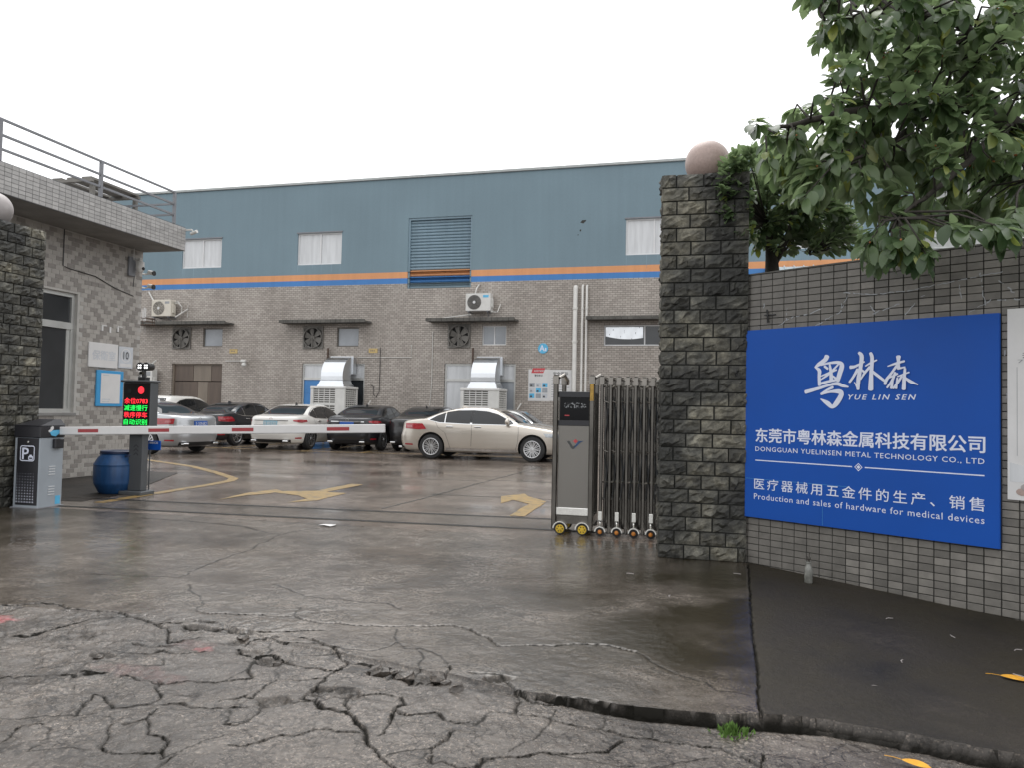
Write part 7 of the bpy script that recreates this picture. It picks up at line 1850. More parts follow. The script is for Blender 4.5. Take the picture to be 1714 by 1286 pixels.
TIPS = [((0.95,6.63,4.82),(0.95,6.6,4.6)),((1.32,6.46,2.6),(1.45,6.35,2.9)),((2.4,7.22,4.65),(2.3,7.0,4.47)),((0.98,6.18,4.4),(0.95,6.6,4.6)),((2.09,5.93,2.73),(2.35,6.5,3.15)),((2.2,7.74,3.39),(2.75,7.25,3.67)),((2.74,7.41,5.09),(2.7,6.9,4.9)),((1.97,6.56,3.65),(2.1,6.7,3.5)),((1.77,7.7,5.35),(2.0,6.9,4.65)),((2.52,6.9,3.62),(2.4,7.0,3.76)),((3.03,7.97,3.89),(2.9,7.33,3.7)),((2.55,7.09,3.79),(2.5,7.1,3.85)),((1.78,6.48,3.82),(1.7,6.8,3.8)),((2.03,7.14,4.48),(2.15,6.95,4.56)),((1.8,7.84,4.63),(2.15,6.95,4.56)),((0.85,6.46,3.36),(1.1,6.6,3.4)),((1.25,6.64,3.09),(1.1,6.6,3.4)),((1.53,5.87,2.52),(1.45,6.35,2.9)),((2.23,6.73,3.41),(2.1,6.7,3.5)),((1.21,6.81,4.68),(1.29,6.67,4.67)),((2.86,7.18,3.09),(2.85,7.15,3.45)),((3.08,7.89,3.71),(3.0,7.4,3.5)),((1.11,6.76,4.63),(1.17,6.65,4.65)),((2.55,6.42,3.98),(2.3,6.9,3.67)),((2.3,6.81,4.09),(2.2,7.0,3.92)),((1.31,6.19,4.29),(1.17,6.65,4.65)),((1.9,6.29,4.42),(1.7,6.8,4.68)),((1.85,7.84,4.92),(2.0,6.9,4.65)),((0.73,7.23,3.91),(0.96,6.64,3.82)),((1.4,6.78,5.03),(1.4,6.7,4.7)),((0.93,6.37,4.41),(0.95,6.6,4.6)),((2.36,6.42,4.46),(2.15,6.95,4.56)),((3.27,8.05,4.41),(2.8,7.25,3.9)),((2.22,7.58,3.17),(2.75,7.25,3.67)),((1.35,7.44,3.56),(1.6,6.75,3.7)),((2.08,7.19,3.01),(2.01,6.65,3.41)),((1.98,6.73,3.24),(1.93,6.6,3.33)),((2.58,6.51,3.19),(2.44,6.6,3.21)),((3.04,8.07,5.29),(2.7,6.9,4.9)),((1.94,6.5,4.75),(1.85,6.85,4.66)),((2.17,7.54,3.81),(2.35,7.05,3.89)),((2.46,6.38,4.24),(2.3,7.0,4.47)),((3.04,7.91,5.55),(2.7,6.9,4.9)),((1.53,5.94,2.59),(1.45,6.35,2.9)),((2.34,7.8,4.6),(2.45,7.05,4.39)),((2.42,7.24,3.96),(2.5,7.1,3.85)),((2.1,7.71,4.11),(2.35,7.05,3.89)),((1.89,6.81,4.72),(1.85,6.85,4.66)),((2.1,6.33,3.51),(2.01,6.65,3.41)),((1.98,5.56,2.6),(1.45,6.35,2.9)),((1.92,7.53,4.37),(2.15,6.95,4.56)),((1.17,6.85,4.55),(1.17,6.65,4.65)),((2.63,6.58,4.63),(2.68,6.95,4.75)),((1.86,7.64,4.26),(2.05,6.95,3.96)),((2.62,7.82,5.38),(2.7,6.9,4.9)),((2.76,7.76,4.28),(2.7,7.17,4.1)),((1.68,7.07,4.32),(1.75,6.86,3.98)),((2.42,6.41,3.06),(2.35,6.5,3.15)),((1.18,6.88,3.71),(1.19,6.71,3.88)),((2.02,6.41,3.64),(2.01,6.65,3.41)),((3.1,7.66,3.62),(3.0,7.4,3.5)),((2.17,7.79,4.67),(2.3,7.0,4.47)),((1.39,6.1,2.55),(1.45,6.35,2.9)),((2.74,7.49,3.14),(2.92,7.28,3.48)),((1.62,7.41,5.05),(1.85,6.85,4.66)),((1.2,6.32,3.22),(1.1,6.6,3.4)),((2.74,7.89,5.07),(2.68,6.95,4.75)),((1.3,6.69,3.55),(1.3,6.65,3.5)),((1.94,6.88,4.87),(2.0,6.9,4.65)),((2.93,7.54,4.87),(2.68,6.95,4.75)),((1.07,6.08,4.03),(0.96,6.64,3.82)),((0.78,6.8,3.6),(0.76,6.57,3.77)),((0.7,7.08,3.5),(0.76,6.57,3.77)),((2.82,7.97,4.72),(2.62,7.05,4.45)),((1.58,7.65,3.79),(1.75,6.86,3.98)),((2.07,6.66,4.18),(1.9,6.9,4.0)),((1.38,7.76,3.75),(1.6,6.83,3.95)),((2.67,7.09,4.07),(2.7,7.17,4.1)),((2.46,7.04,4.39),(2.45,7.05,4.39)),((1.85,7.26,3.38),(2.2,6.8,3.59)),((1.78,6.31,4.43),(1.7,6.8,4.68)),((2.67,6.96,3.49),(2.7,6.9,3.4)),((2.49,6.67,2.96),(2.44,6.6,3.21)),((2.48,7.31,3.4),(2.75,7.25,3.67)),((2.91,7.33,4.54),(2.62,7.05,4.45)),((3.26,8.01,4.74),(2.62,7.05,4.45)),((2.31,7.45,3.3),(2.75,7.25,3.67)),((2.37,7.51,3.81),(2.62,7.17,3.76)),((1.82,7.58,5.08),(2.0,6.9,4.65)),((1.49,6.39,4.73),(1.4,6.7,4.7)),((2.59,7.04,4.45),(2.62,7.05,4.45)),((1.2,6.77,4.09),(1.3,6.75,3.9)),((0.97,6.81,3.68),(0.96,6.64,3.82)),((2.43,7.7,4.98),(2.68,6.95,4.75)),((3.31,8.12,3.52),(3.0,7.4,3.5)),((3.08,7.91,4.44),(2.7,7.17,4.1)),((2.32,6.54,3.41),(2.44,6.6,3.21)),((1.29,7.58,3.64),(1.45,6.79,3.92)),((2.0,7.26,5.23),(2.0,6.9,4.65)),((2.31,7.79,4.67),(2.45,7.05,4.39)),((2.17,7.66,4.53),(2.3,7.0,4.47)),((2.83,7.64,3.54),(3.0,7.4,3.5)),((2.19,7.94,4.07),(2.7,7.17,4.1)),((1.35,7.24,5.17),(1.55,6.75,4.69)),((1.72,7.19,3.78),(1.8,6.85,3.9)),((1.77,6.27,3.27),(1.75,6.5,3.15)),((2.27,7.08,5.11),(2.6,6.8,5.1)),((2.93,7.86,3.34),(3.0,7.4,3.5)),((1.24,7.4,3.46),(1.4,6.67,3.55)),((2.04,6.57,3.82),(2.1,6.7,3.5)),((2.99,7.73,4.68),(2.62,7.05,4.45)),((1.56,7.56,3.68),(1.8,6.85,3.9)),((0.92,6.07,3.52),(1.1,6.6,3.4)),((1.16,7.54,4.72),(1.4,6.7,4.7)),((1.6,6.7,4.76),(1.55,6.75,4.69)),((2.88,8.03,5.33),(2.7,6.9,4.9)),((1.19,7.17,3.74),(1.3,6.75,3.9)),((2.98,7.85,5.34),(2.7,6.9,4.9)),((0.74,6.04,3.02),(1.1,6.6,3.4)),((2.21,6.64,4.49),(2.15,6.95,4.56)),((2.2,7.93,4.57),(2.45,7.05,4.39)),((2.42,7.77,3.57),(2.75,7.25,3.67)),((0.73,6.86,3.92),(0.85,6.6,3.8)),((1.95,6.0,2.68),(1.52,6.39,2.96)),((1.93,7.25,4.78),(2.0,6.9,4.65)),((1.33,7.26,4.36),(1.55,6.75,4.69)),((0.84,6.27,4.83),(0.95,6.6,4.6)),((2.82,8.03,3.44),(3.0,7.4,3.5)),((1.58,6.64,4.92),(1.55,6.75,4.69)),((2.06,6.51,3.91),(1.8,6.85,3.9)),((1.3,6.69,3.85),(1.3,6.75,3.9)),((2.08,6.48,3.83),(2.1,6.7,3.5)),((3.04,8.12,4.22),(2.8,7.25,3.9)),((1.79,7.2,4.81),(1.85,6.85,4.66)),((2.06,7.48,3.71),(2.2,7.0,3.92)),((2.19,6.37,4.46),(2.15,6.95,4.56)),((1.55,7.19,4.45),(1.7,6.8,4.68)),((2.39,7.94,4.0),(2.8,7.25,3.9)),((1.26,6.99,3.76),(1.3,6.75,3.9)),((1.24,6.45,2.75),(1.45,6.35,2.9)),((1.74,7.62,5.21),(2.0,6.9,4.65)),((0.76,6.97,3.3),(1.1,6.6,3.4)),((2.23,5.71,2.72),(2.35,6.5,3.15)),((1.6,6.26,4.16),(1.45,6.79,3.92)),((1.4,6.03,2.64),(1.45,6.35,2.9)),((1.68,7.31,4.58),(1.85,6.85,4.66)),((0.98,6.03,3.73),(0.85,6.6,3.8)),((1.58,6.31,2.73),(1.45,6.35,2.9)),((2.77,7.93,5.02),(2.68,6.95,4.75)),((1.11,6.76,3.74),(1.07,6.67,3.85)),((0.63,7.05,3.53),(0.68,6.55,3.75)),((2.05,7.19,3.86),(2.2,7.0,3.92)),((2.14,6.98,4.99),(2.0,6.9,4.65)),((2.28,6.88,4.22),(2.3,7.0,4.47)),((0.99,6.24,3.39),(1.1,6.6,3.4)),((2.27,7.86,5.43),(2.6,6.8,5.1)),((1.71,6.7,3.93),(1.7,6.8,3.8)),((1.64,6.6,3.6),(1.5,6.7,3.6)),((1.66,7.1,3.46),(1.6,6.75,3.7)),((1.75,6.54,3.49),(1.93,6.6,3.33)),((1.1,6.53,4.19),(1.07,6.67,3.85)),((1.18,6.84,4.62),(1.17,6.65,4.65)),((0.91,7.59,5.36),(1.29,6.67,4.67)),((2.74,7.48,5.37),(2.65,6.85,5.0)),((1.71,6.58,4.4),(1.7,6.8,4.68)),((2.73,6.84,3.99),(2.7,7.17,4.1)),((1.46,6.64,3.12),(1.6,6.42,3.02)),((2.08,6.85,5.09),(2.0,6.9,4.65)),((2.36,7.17,3.66),(2.4,7.0,3.76)),((3.0,7.71,4.21),(2.8,7.25,3.9)),((1.35,6.71,4.87),(1.4,6.7,4.7)),((1.09,6.77,4.82),(1.17,6.65,4.65)),((2.54,7.88,3.33),(3.0,7.4,3.5)),((1.32,7.58,3.57),(1.45,6.79,3.92)),((2.77,7.49,3.73),(2.9,7.33,3.7)),((1.35,7.5,5.45),(1.55,6.75,4.69)),((1.9,6.66,3.26),(1.93,6.6,3.33)),((0.93,7.45,4.12),(1.19,6.71,3.88)),((1.27,6.78,4.0),(1.3,6.75,3.9)),((2.2,7.12,3.13),(2.53,6.7,3.27)),((2.11,6.52,4.19),(1.9,6.9,4.0)),((1.37,7.27,4.65),(1.55,6.75,4.69)),((2.07,7.9,3.65),(2.62,7.17,3.76)),((2.69,8.06,3.27),(3.0,7.4,3.5)),((2.72,7.04,3.15),(2.78,7.03,3.42)),((1.83,7.55,3.28),(2.2,6.8,3.59)),((2.18,7.31,4.62),(2.3,7.0,4.47)),((0.9,7.52,5.56),(1.29,6.67,4.67)),((2.36,6.42,4.06),(2.2,7.0,3.92)),((2.32,6.63,2.98),(2.35,6.5,3.15)),((2.03,5.83,2.64),(1.52,6.39,2.96)),((0.96,6.09,4.65),(0.95,6.6,4.6)),((2.19,7.6,4.84),(2.15,6.95,4.56)),((0.49,6.21,3.34),(0.5,6.5,3.7)),((2.16,6.32,4.24),(1.9,6.9,4.0)),((1.38,7.58,3.44),(1.6,6.75,3.7)),((1.28,6.48,4.44),(1.17,6.65,4.65)),((1.48,6.26,3.86),(1.5,6.7,3.6)),((2.85,7.92,3.68),(3.0,7.4,3.5)),((2.5,7.12,3.28),(2.7,6.9,3.4)),((0.88,7.41,4.18),(1.19,6.71,3.88)),((0.96,6.48,3.34),(1.1,6.6,3.4)),((2.83,7.14,3.3),(2.85,7.15,3.45)),((1.85,7.26,3.5),(1.7,6.8,3.8)),((1.69,6.67,4.84),(1.7,6.8,4.68)),((0.58,6.39,3.62),(0.5,6.5,3.7)),((2.08,7.76,4.79),(2.15,6.95,4.56)),((1.93,7.03,4.76),(2.0,6.9,4.65)),((2.83,7.62,4.44),(2.7,7.17,4.1)),((3.09,7.76,5.01),(2.68,6.95,4.75)),((0.92,6.8,3.2),(1.1,6.6,3.4)),((1.61,6.43,4.58),(1.55,6.75,4.69)),((1.43,7.48,4.0),(1.6,6.83,3.95)),((2.96,7.76,3.48),(3.0,7.4,3.5)),((2.34,6.79,3.76),(2.3,6.9,3.67)),((2.78,7.27,3.85),(2.8,7.25,3.9)),((1.39,7.12,3.78),(1.45,6.79,3.92)),((1.3,6.6,4.57),(1.29,6.67,4.67)),((1.85,6.51,3.91),(1.7,6.8,3.8)),((1.53,6.67,3.29),(1.4,6.67,3.55)),((1.13,7.2,4.14),(1.3,6.75,3.9)),((0.42,6.32,3.69),(0.5,6.5,3.7)),((1.3,6.69,4.16),(1.3,6.75,3.9)),((1.71,6.41,3.9),(1.7,6.8,3.8)),((2.65,7.97,3.47),(3.0,7.4,3.5)),((1.64,7.47,4.42),(1.85,6.85,4.66)),((0.76,6.83,3.5),(0.76,6.57,3.77)),((1.71,5.71,2.65),(1.45,6.35,2.9)),((2.29,7.54,4.64),(2.3,7.0,4.47)),((2.86,7.11,5.14),(2.7,6.9,4.9)),((2.53,7.34,3.1),(2.85,7.15,3.45)),((2.25,5.87,2.68),(2.35,6.5,3.15)),((2.15,7.49,4.69),(2.15,6.95,4.56)),((1.41,7.09,5.14),(1.55,6.75,4.69)),((1.34,6.27,4.18),(1.3,6.75,3.9)),((2.03,7.65,5.26),(2.0,6.9,4.65)),((1.34,6.04,2.61),(1.45,6.35,2.9)),((1.05,6.49,4.09),(1.07,6.67,3.85)),((2.04,7.13,4.03),(2.05,6.95,3.96)),((1.7,6.78,3.08),(1.75,6.5,3.15)),((1.3,7.08,4.69),(1.4,6.7,4.7)),((1.55,7.01,3.44),(1.5,6.7,3.6)),((2.69,7.92,3.36),(3.0,7.4,3.5)),((0.88,6.78,4.91),(0.95,6.6,4.6)),((1.56,7.7,4.51),(1.85,6.85,4.66)),((0.56,6.69,3.78),(0.59,6.53,3.73)),((1.82,7.0,3.68),(1.7,6.8,3.8)),((1.52,6.96,3.54),(1.5,6.7,3.6)),((1.32,6.36,2.75),(1.45,6.35,2.9)),((1.86,7.26,4.49),(2.0,6.9,4.65)),((2.57,7.37,3.5),(2.75,7.25,3.67)),((3.09,7.57,4.13),(2.8,7.25,3.9)),((0.73,6.37,3.56),(0.68,6.55,3.75)),((1.21,7.27,4.15),(1.45,6.79,3.92)),((2.1,6.56,4.4),(2.15,6.95,4.56)),((2.3,6.54,4.65),(2.15,6.95,4.56)),((0.6,7.38,3.83),(0.85,6.6,3.8)),((0.78,6.55,3.26),(1.1,6.6,3.4)),((1.88,6.49,3.72),(1.7,6.8,3.8)),((3.29,8.17,3.87),(3.0,7.4,3.5)),((2.7,7.59,4.39),(2.7,7.17,4.1)),((1.56,6.14,2.51),(1.45,6.35,2.9)),((1.48,7.06,3.86),(1.6,6.83,3.95)),((1.94,7.37,3.91),(2.05,6.95,3.96)),((1.39,6.29,4.4),(1.29,6.67,4.67)),((2.47,7.14,5.0),(2.65,6.85,5.0)),((0.97,6.92,4.62),(1.06,6.62,4.62)),((2.03,7.73,3.16),(2.75,7.25,3.67)),((2.02,7.1,3.07),(2.01,6.65,3.41)),((2.63,7.0,4.31),(2.6,7.1,4.3)),((1.53,6.5,3.08),(1.6,6.42,3.02)),((1.84,7.84,4.34),(2.3,7.0,4.47)),((1.56,6.58,2.9),(1.6,6.42,3.02)),((2.48,6.6,4.84),(2.65,6.85,5.0)),((1.69,6.78,3.44),(1.5,6.7,3.6)),((2.15,7.26,4.2),(2.2,7.0,3.92)),((2.91,7.15,5.0),(2.7,6.9,4.9)),((1.47,6.38,2.93),(1.45,6.35,2.9)),((2.65,7.79,4.57),(2.6,7.1,4.3)),((1.11,6.44,4.8),(1.06,6.62,4.62)),((2.4,7.37,3.54),(2.62,7.17,3.76)),((1.07,6.65,3.4),(1.1,6.6,3.4)),((3.27,8.12,4.99),(2.68,6.95,4.75)),((2.55,7.97,3.6),(2.88,7.33,3.59)),((1.48,6.85,4.24),(1.6,6.83,3.95)),((1.6,6.38,4.05),(1.45,6.79,3.92)),((1.89,6.82,4.51),(1.85,6.85,4.66)),((0.92,6.55,4.85),(0.95,6.6,4.6)),((2.39,6.79,4.38),(2.3,7.0,4.47)),((2.28,6.5,4.84),(2.6,6.8,5.1)),((2.18,7.08,3.67),(2.3,6.9,3.67)),((2.17,7.1,3.48),(2.3,6.9,3.67)),((0.72,6.04,4.65),(0.95,6.6,4.6)),((2.24,7.15,4.58),(2.3,7.0,4.47)),((1.74,6.5,3.0),(1.68,6.46,3.09)),((1.56,7.28,3.22),(1.5,6.7,3.6)),((1.59,6.36,4.61),(1.4,6.7,4.7)),((1.44,6.52,3.18),(1.6,6.42,3.02)),((1.04,6.61,4.81),(1.06,6.62,4.62)),((2.08,7.88,4.36),(2.45,7.05,4.39)),((2.18,7.17,3.1),(2.53,6.7,3.27)),((1.62,7.73,4.45),(1.85,6.85,4.66)),((2.08,6.99,4.9),(2.0,6.9,4.65)),((2.18,7.15,4.23),(2.3,7.0,4.47)),((2.86,7.64,3.92),(2.9,7.33,3.7)),((3.08,7.54,3.87),(2.9,7.33,3.7)),((2.36,5.79,2.71),(2.35,6.5,3.15)),((1.63,6.67,3.78),(1.6,6.75,3.7)),((3.34,8.17,3.99),(3.0,7.4,3.5)),((2.97,7.33,4.9),(2.68,6.95,4.75)),((1.23,6.72,3.55),(1.3,6.65,3.5)),((1.73,7.35,4.1),(1.9,6.9,4.0)),((2.49,7.4,5.24),(2.65,6.85,5.0)),((1.93,7.09,3.08),(1.93,6.6,3.33)),((1.5,7.38,5.12),(1.7,6.8,4.68)),((2.6,7.89,5.59),(2.6,6.8,5.1)),((0.97,6.07,3.56),(1.1,6.6,3.4)),((1.5,6.12,2.62),(1.45,6.35,2.9)),((1.45,6.54,3.86),(1.45,6.79,3.92)),((1.67,6.91,3.6),(1.6,6.75,3.7)),((1.97,5.94,2.65),(1.52,6.39,2.96)),((1.8,6.5,4.26),(1.75,6.86,3.98)),((2.68,6.7,3.57),(2.61,6.8,3.34)),((2.33,6.51,2.93),(2.35,6.5,3.15)),((0.73,6.81,3.36),(1.1,6.6,3.4)),((1.08,6.28,3.65),(1.1,6.6,3.4)),((1.77,7.75,3.91),(2.05,6.95,3.96)),((1.76,6.29,3.39),(1.84,6.55,3.24)),((3.02,7.72,3.41),(3.0,7.4,3.5)),((1.83,7.22,3.66),(1.8,6.85,3.9)),((2.01,7.92,3.2),(2.75,7.25,3.67)),((2.37,7.31,4.81),(2.3,7.0,4.47)),((2.89,7.05,4.44),(2.62,7.05,4.45)),((1.5,7.25,3.16),(1.4,6.67,3.55)),((1.62,6.32,4.84),(1.55,6.75,4.69)),((1.4,6.66,3.59),(1.4,6.67,3.55)),((2.91,7.44,4.03),(2.8,7.25,3.9)),((1.55,6.72,4.54),(1.55,6.75,4.69)),((2.49,7.02,3.71),(2.4,7.0,3.76)),((1.57,7.15,4.16),(1.75,6.86,3.98)),((2.43,7.57,4.14),(2.7,7.17,4.1)),((2.36,6.73,3.55),(2.2,6.8,3.59)),((1.16,6.1,2.62),(1.45,6.35,2.9)),((1.01,7.31,3.77),(1.19,6.71,3.88)),((1.0,6.86,3.58),(0.96,6.64,3.82))]
TIPS2 = [(0.98,8.55,3.25),(0.34,7.77,3.75),(0.66,8.72,3.63),(1.33,8.51,3.63),(0.24,7.54,3.49),(1.38,8.95,3.29),(0.27,7.73,3.6),(1.63,9.12,3.5),(0.91,8.5,3.76),(0.89,8.19,3.58),(0.79,8.14,3.92),(1.11,8.66,3.91),(0.32,7.73,3.38),(1.05,8.72,4.0),(0.21,7.65,3.7),(1.03,8.59,3.48),(1.67,8.97,3.36),(0.4,7.79,3.43),(0.29,7.75,3.26),(0.82,8.59,3.5),(0.23,7.6,3.45),(0.28,7.77,3.33),(1.09,8.95,3.83),(1.42,8.88,3.85),(0.91,8.42,3.82),(0.22,7.72,3.78),(1.43,8.79,3.75),(0.98,8.64,3.52),(0.73,8.37,3.32),(0.95,8.69,3.19),(1.26,8.82,3.4),(0.37,7.61,3.48),(1.45,8.75,3.41),(0.62,8.85,3.38),(0.3,7.75,3.44),(1.46,8.4,3.43),(1.39,8.47,3.39),(0.75,8.6,4.21),(1.37,8.68,3.58),(0.75,8.8,3.81),(0.57,8.27,3.6),(0.75,8.48,3.43),(1.01,8.52,3.2),(0.4,7.66,3.23),(0.29,7.64,3.66),(0.99,8.47,3.72),(0.62,8.75,4.06),(1.09,8.77,3.37),(1.24,8.69,3.86),(0.56,8.41,3.56),(1.08,8.42,3.56),(1.18,8.78,3.3),(0.65,8.5,3.18),(0.61,8.41,4.17),(1.18,8.28,3.39),(0.52,8.25,3.61),(0.71,8.59,3.29),(0.4,7.67,3.65),(1.17,8.7,3.35),(1.19,8.98,3.77),(0.97,8.44,3.52),(0.44,7.78,3.62),(0.85,8.91,4.27),(0.85,8.87,3.52),(0.43,7.55,3.46),(0.35,7.78,3.43),(0.34,7.75,3.28),(1.33,8.99,3.48),(0.22,7.55,3.62),(1.26,8.94,3.38),(1.28,8.63,3.14),(0.84,8.63,3.37),(0.36,7.66,3.64),(1.11,8.63,3.84),(1.29,8.7,3.89),(0.83,8.64,3.21),(0.87,8.64,3.87),(1.15,8.89,3.51),(1.08,8.79,3.94),(1.49,8.59,3.19),(0.87,8.35,3.94),(1.12,8.61,4.01),(1.01,8.25,3.45),(0.89,8.5,3.42),(0.96,8.34,3.28),(0.29,7.52,3.72),(0.33,7.65,3.56),(1.42,8.41,3.59),(0.18,7.71,3.61),(0.69,8.49,3.88),(1.42,8.56,3.17),(0.17,7.67,3.46),(0.29,7.54,3.85),(0.29,7.74,3.21),(0.67,8.82,3.8),(1.21,8.87,3.69),(0.41,7.79,3.3),(0.5,8.37,3.48),(0.65,8.19,3.73),(0.58,8.31,3.31),(0.81,8.22,3.9),(0.55,8.75,4.07),(1.6,9.09,3.64),(0.67,8.4,4.0),(1.11,8.58,3.76),(0.63,8.31,3.79),(1.18,8.66,3.46),(0.52,8.62,3.46),(1.04,8.23,3.96),(0.43,7.69,3.2),(1.3,8.64,3.31),(0.92,8.81,3.23),(1.28,8.84,3.98),(1.01,8.52,4.04),(0.8,8.51,3.68),(0.66,8.52,3.45),(0.4,7.7,3.75),(0.55,8.64,3.67),(0.3,7.51,3.76),(0.73,8.23,3.13),(0.93,8.19,3.87),(1.08,8.43,3.9),(1.35,8.98,3.6),(0.84,8.2,3.58),(0.75,8.86,4.03),(0.24,7.53,3.32),(0.91,8.49,3.55),(1.47,8.55,3.57),(1.01,8.96,3.7),(0.57,8.72,3.58),(1.01,8.34,3.33),(0.76,8.36,3.73),(0.67,8.47,3.91),(0.57,8.21,3.79),(0.43,7.8,3.16),(1.2,8.54,3.74),(0.57,8.18,3.15),(0.58,8.47,3.47),(0.79,8.65,3.59),(0.96,8.35,4.06),(0.44,7.63,3.93),(1.05,8.53,3.97),(1.05,8.38,3.23),(1.24,8.46,3.57),(0.25,7.6,3.81),(0.55,8.51,3.77),(0.22,7.74,3.42),(0.39,7.72,3.57),(0.67,8.39,3.58),(0.22,7.55,3.29),(1.21,8.94,4.08),(1.48,8.6,3.35),(0.42,7.63,3.34),(0.62,8.78,4.25),(0.89,8.43,3.3),(0.26,7.63,3.73),(0.57,8.67,3.88),(0.75,8.45,3.25),(1.37,8.36,3.27),(0.31,7.53,3.56),(0.85,8.42,3.85),(0.63,8.68,3.57),(1.17,8.52,3.7),(1.42,9.0,3.84),(0.54,8.59,3.31),(0.22,7.72,3.61),(1.34,8.33,3.43),(1.41,8.78,3.68),(0.36,7.75,3.91),(1.09,8.35,3.47),(0.84,8.22,3.98),(0.3,7.75,3.88),(1.2,8.94,3.9),(0.69,8.35,3.43),(1.52,9.09,3.6),(0.78,8.26,4.02),(0.89,8.18,3.37),(1.07,8.51,3.66),(1.45,9.02,3.49),(0.76,8.81,4.13),(0.42,7.71,3.55),(0.94,8.82,4.25),(0.38,7.58,3.11),(0.96,8.8,3.34),(1.0,8.9,4.15),(1.42,8.32,3.46),(0.86,8.48,3.24),(1.12,8.65,3.22),(0.57,8.12,3.97),(0.73,8.62,3.84),(0.67,8.6,3.34),(1.5,8.96,3.31),(1.02,8.7,3.68),(1.41,8.68,3.28),(1.35,8.79,3.38),(0.95,8.32,3.38),(0.85,8.72,3.18),(0.34,7.55,3.77),(0.29,7.74,3.52),(1.32,8.34,3.2),(0.19,7.5,3.5),(0.81,8.64,3.9),(0.52,8.26,3.33),(1.34,9.0,3.34),(1.2,8.82,3.57),(1.27,8.52,3.9),(0.88,8.57,3.61),(0.38,7.62,3.31),(0.42,7.58,3.88),(0.56,8.35,3.15),(1.5,8.48,3.41),(1.37,8.41,3.5),(1.49,8.4,3.26),(1.33,8.92,3.25),(0.99,8.67,3.41),(0.83,8.35,3.67),(1.16,8.37,3.6),(0.54,8.4,4.18),(1.15,8.94,3.39),(0.17,7.58,3.62),(0.43,7.71,3.09),(1.13,8.32,3.13),(0.78,8.43,3.36),(1.36,9.01,3.81),(1.36,8.98,3.67),(0.44,7.57,3.77),(1.15,8.33,3.86),(0.56,8.75,3.98),(1.36,8.46,3.12),(1.1,8.5,3.34),(1.58,8.63,3.37),(0.79,8.88,3.22),(0.65,8.25,3.3),(0.69,8.76,4.17),(0.82,8.72,3.67),(0.7,8.49,3.39),(0.99,8.31,3.75),(0.66,8.62,3.25),(0.63,8.74,3.99),(1.01,8.36,3.56),(0.2,7.56,3.46),(1.11,8.3,3.48),(1.33,8.55,3.42),(1.02,8.95,3.97),(0.56,8.48,4.05),(1.54,8.66,3.26),(1.1,8.87,3.5),(1.25,8.26,3.71),(0.66,8.73,3.83),(1.39,8.87,3.92)]
tree = thing('fig_tree', 'broad-leaved fig tree hanging over the tiled wall and blue board', 'tree', (3.5, 7.9, 0))
RAD = [(.16, .11), (.075, .012), (.06, .012), (.04, .010), (.045, .012), (.028, .010), (.04, .010)]
rg = random.Random(8)
for k, (lb, (ra, rb)) in enumerate(zip(LIMBS, RAD)):
    pts = []
    for a, b in zip(lb[:-1], lb[1:]):
        a = Vector(a); b = Vector(b)
        for j in range(4): pts.append(a.lerp(b, j/4)+Vector((rg.uniform(-1, 1), rg.uniform(-1, 1), rg.uniform(-1, 1)))*.018)
    pts.append(Vector(lb[-1])); org = Vector((3.5, 7.9, 0))
    rs = [ra+(rb-ra)*(i/(len(pts)-1)) for i in range(len(pts))]
    mb = MB(); mb.tube([p-org for p in pts], rs, 10); mb.build('trunk' if k == 0 else 'branch', MAT['bark'], tree, smooth=True)
mb = MB(); tw = []
for tip, q in TIPS:
    tip = Vector(tip); q = Vector(q); d = tip-q
    if d.length > 1.1: q = tip-d.normalized()*1.1; d = tip-q
    mid = q.lerp(tip, .5)+Vector((rg.uniform(-.08, .08), rg.uniform(-.08, .08), rg.uniform(.0, .12)))
    p0 = tip-(tip-mid).normalized()*min(.32, (tip-mid).length)
    mb.tube([q-org, mid-org, tip-org], [.011, .008, .004], 5, cap=False); tw.append((p0, tip))
tag(mb.build('twig_mass', MAT['bark'], tree, smooth=True), kind='stuff')
LM = [leaf_mesh(1, .44+.05*(k % 3), 900+k, MAT['leaf']) for k in range(6)]
n1 = foliate(tree, tw, LM, MAT['leaf'], 14, .165, lambda p: (p-CAMP).length + (3 if p.x > 2.6 else 0), 17, limit=300, spread=.02)
mb = MB(); rg = random.Random(31)
for (p0, p1) in tw[::3]:
    c = p0.lerp(p1, .8)-org
    for k in range(rg.randint(1, 3)): mb.sphere((c.x+rg.uniform(-.03, .03), c.y+rg.uniform(-.03, .03), c.z+rg.uniform(-.03, .02)), .009, 6, 4)
tag(mb.build('fig_berries', M('berry', (.35, .13, .04), .5), tree), kind='stuff')

shrub = thing('small_fig', 'small-leaved fig sapling growing between the stone pillar and tiled wall', 'shrub', (.74, 8.42, 2.0))
og = Vector((.74, 8.42, 2.0))
mb = MB(); mb.tube([(0, 0, -2.0), (.0, .0, .6), (-.03, -.02, 1.05), (-.08, .0, 1.45)], [.12, .10, .06, .02], 10)
mb.tube([(-.02, 0, .95), (.15, .0, 1.3), (.22, .02, 1.7)], [.05, .03, .01], 8);
mb.build('trunk', MAT['bark'], shrub, smooth=True)
mb = MB(); tw2 = []; rg = random.Random(5)
for tip in TIPS2:
    tip = Vector(tip); src = og+Vector(((-.08, 0, 1.4), (.2, .02, 1.6), (.1, 0, 1.1), (.35, 0, 1.05))[min(range(4), key=lambda i: (og+Vector(((-.08, 0, 1.4), (.2, .02, 1.6), (.1, 0, 1.1), (.35, 0, 1.05))[i])-tip).length)])
    p0 = tip-(tip-src).normalized()*min(.16, (tip-src).length)
    mb.tube([src-og, p0-og+Vector((0, 0, .01)), tip-og], [.006, .004, .002], 4, cap=False); tw2.append((p0, tip))
tag(mb.build('twig_mass', MAT['bark'], shrub), kind='stuff')
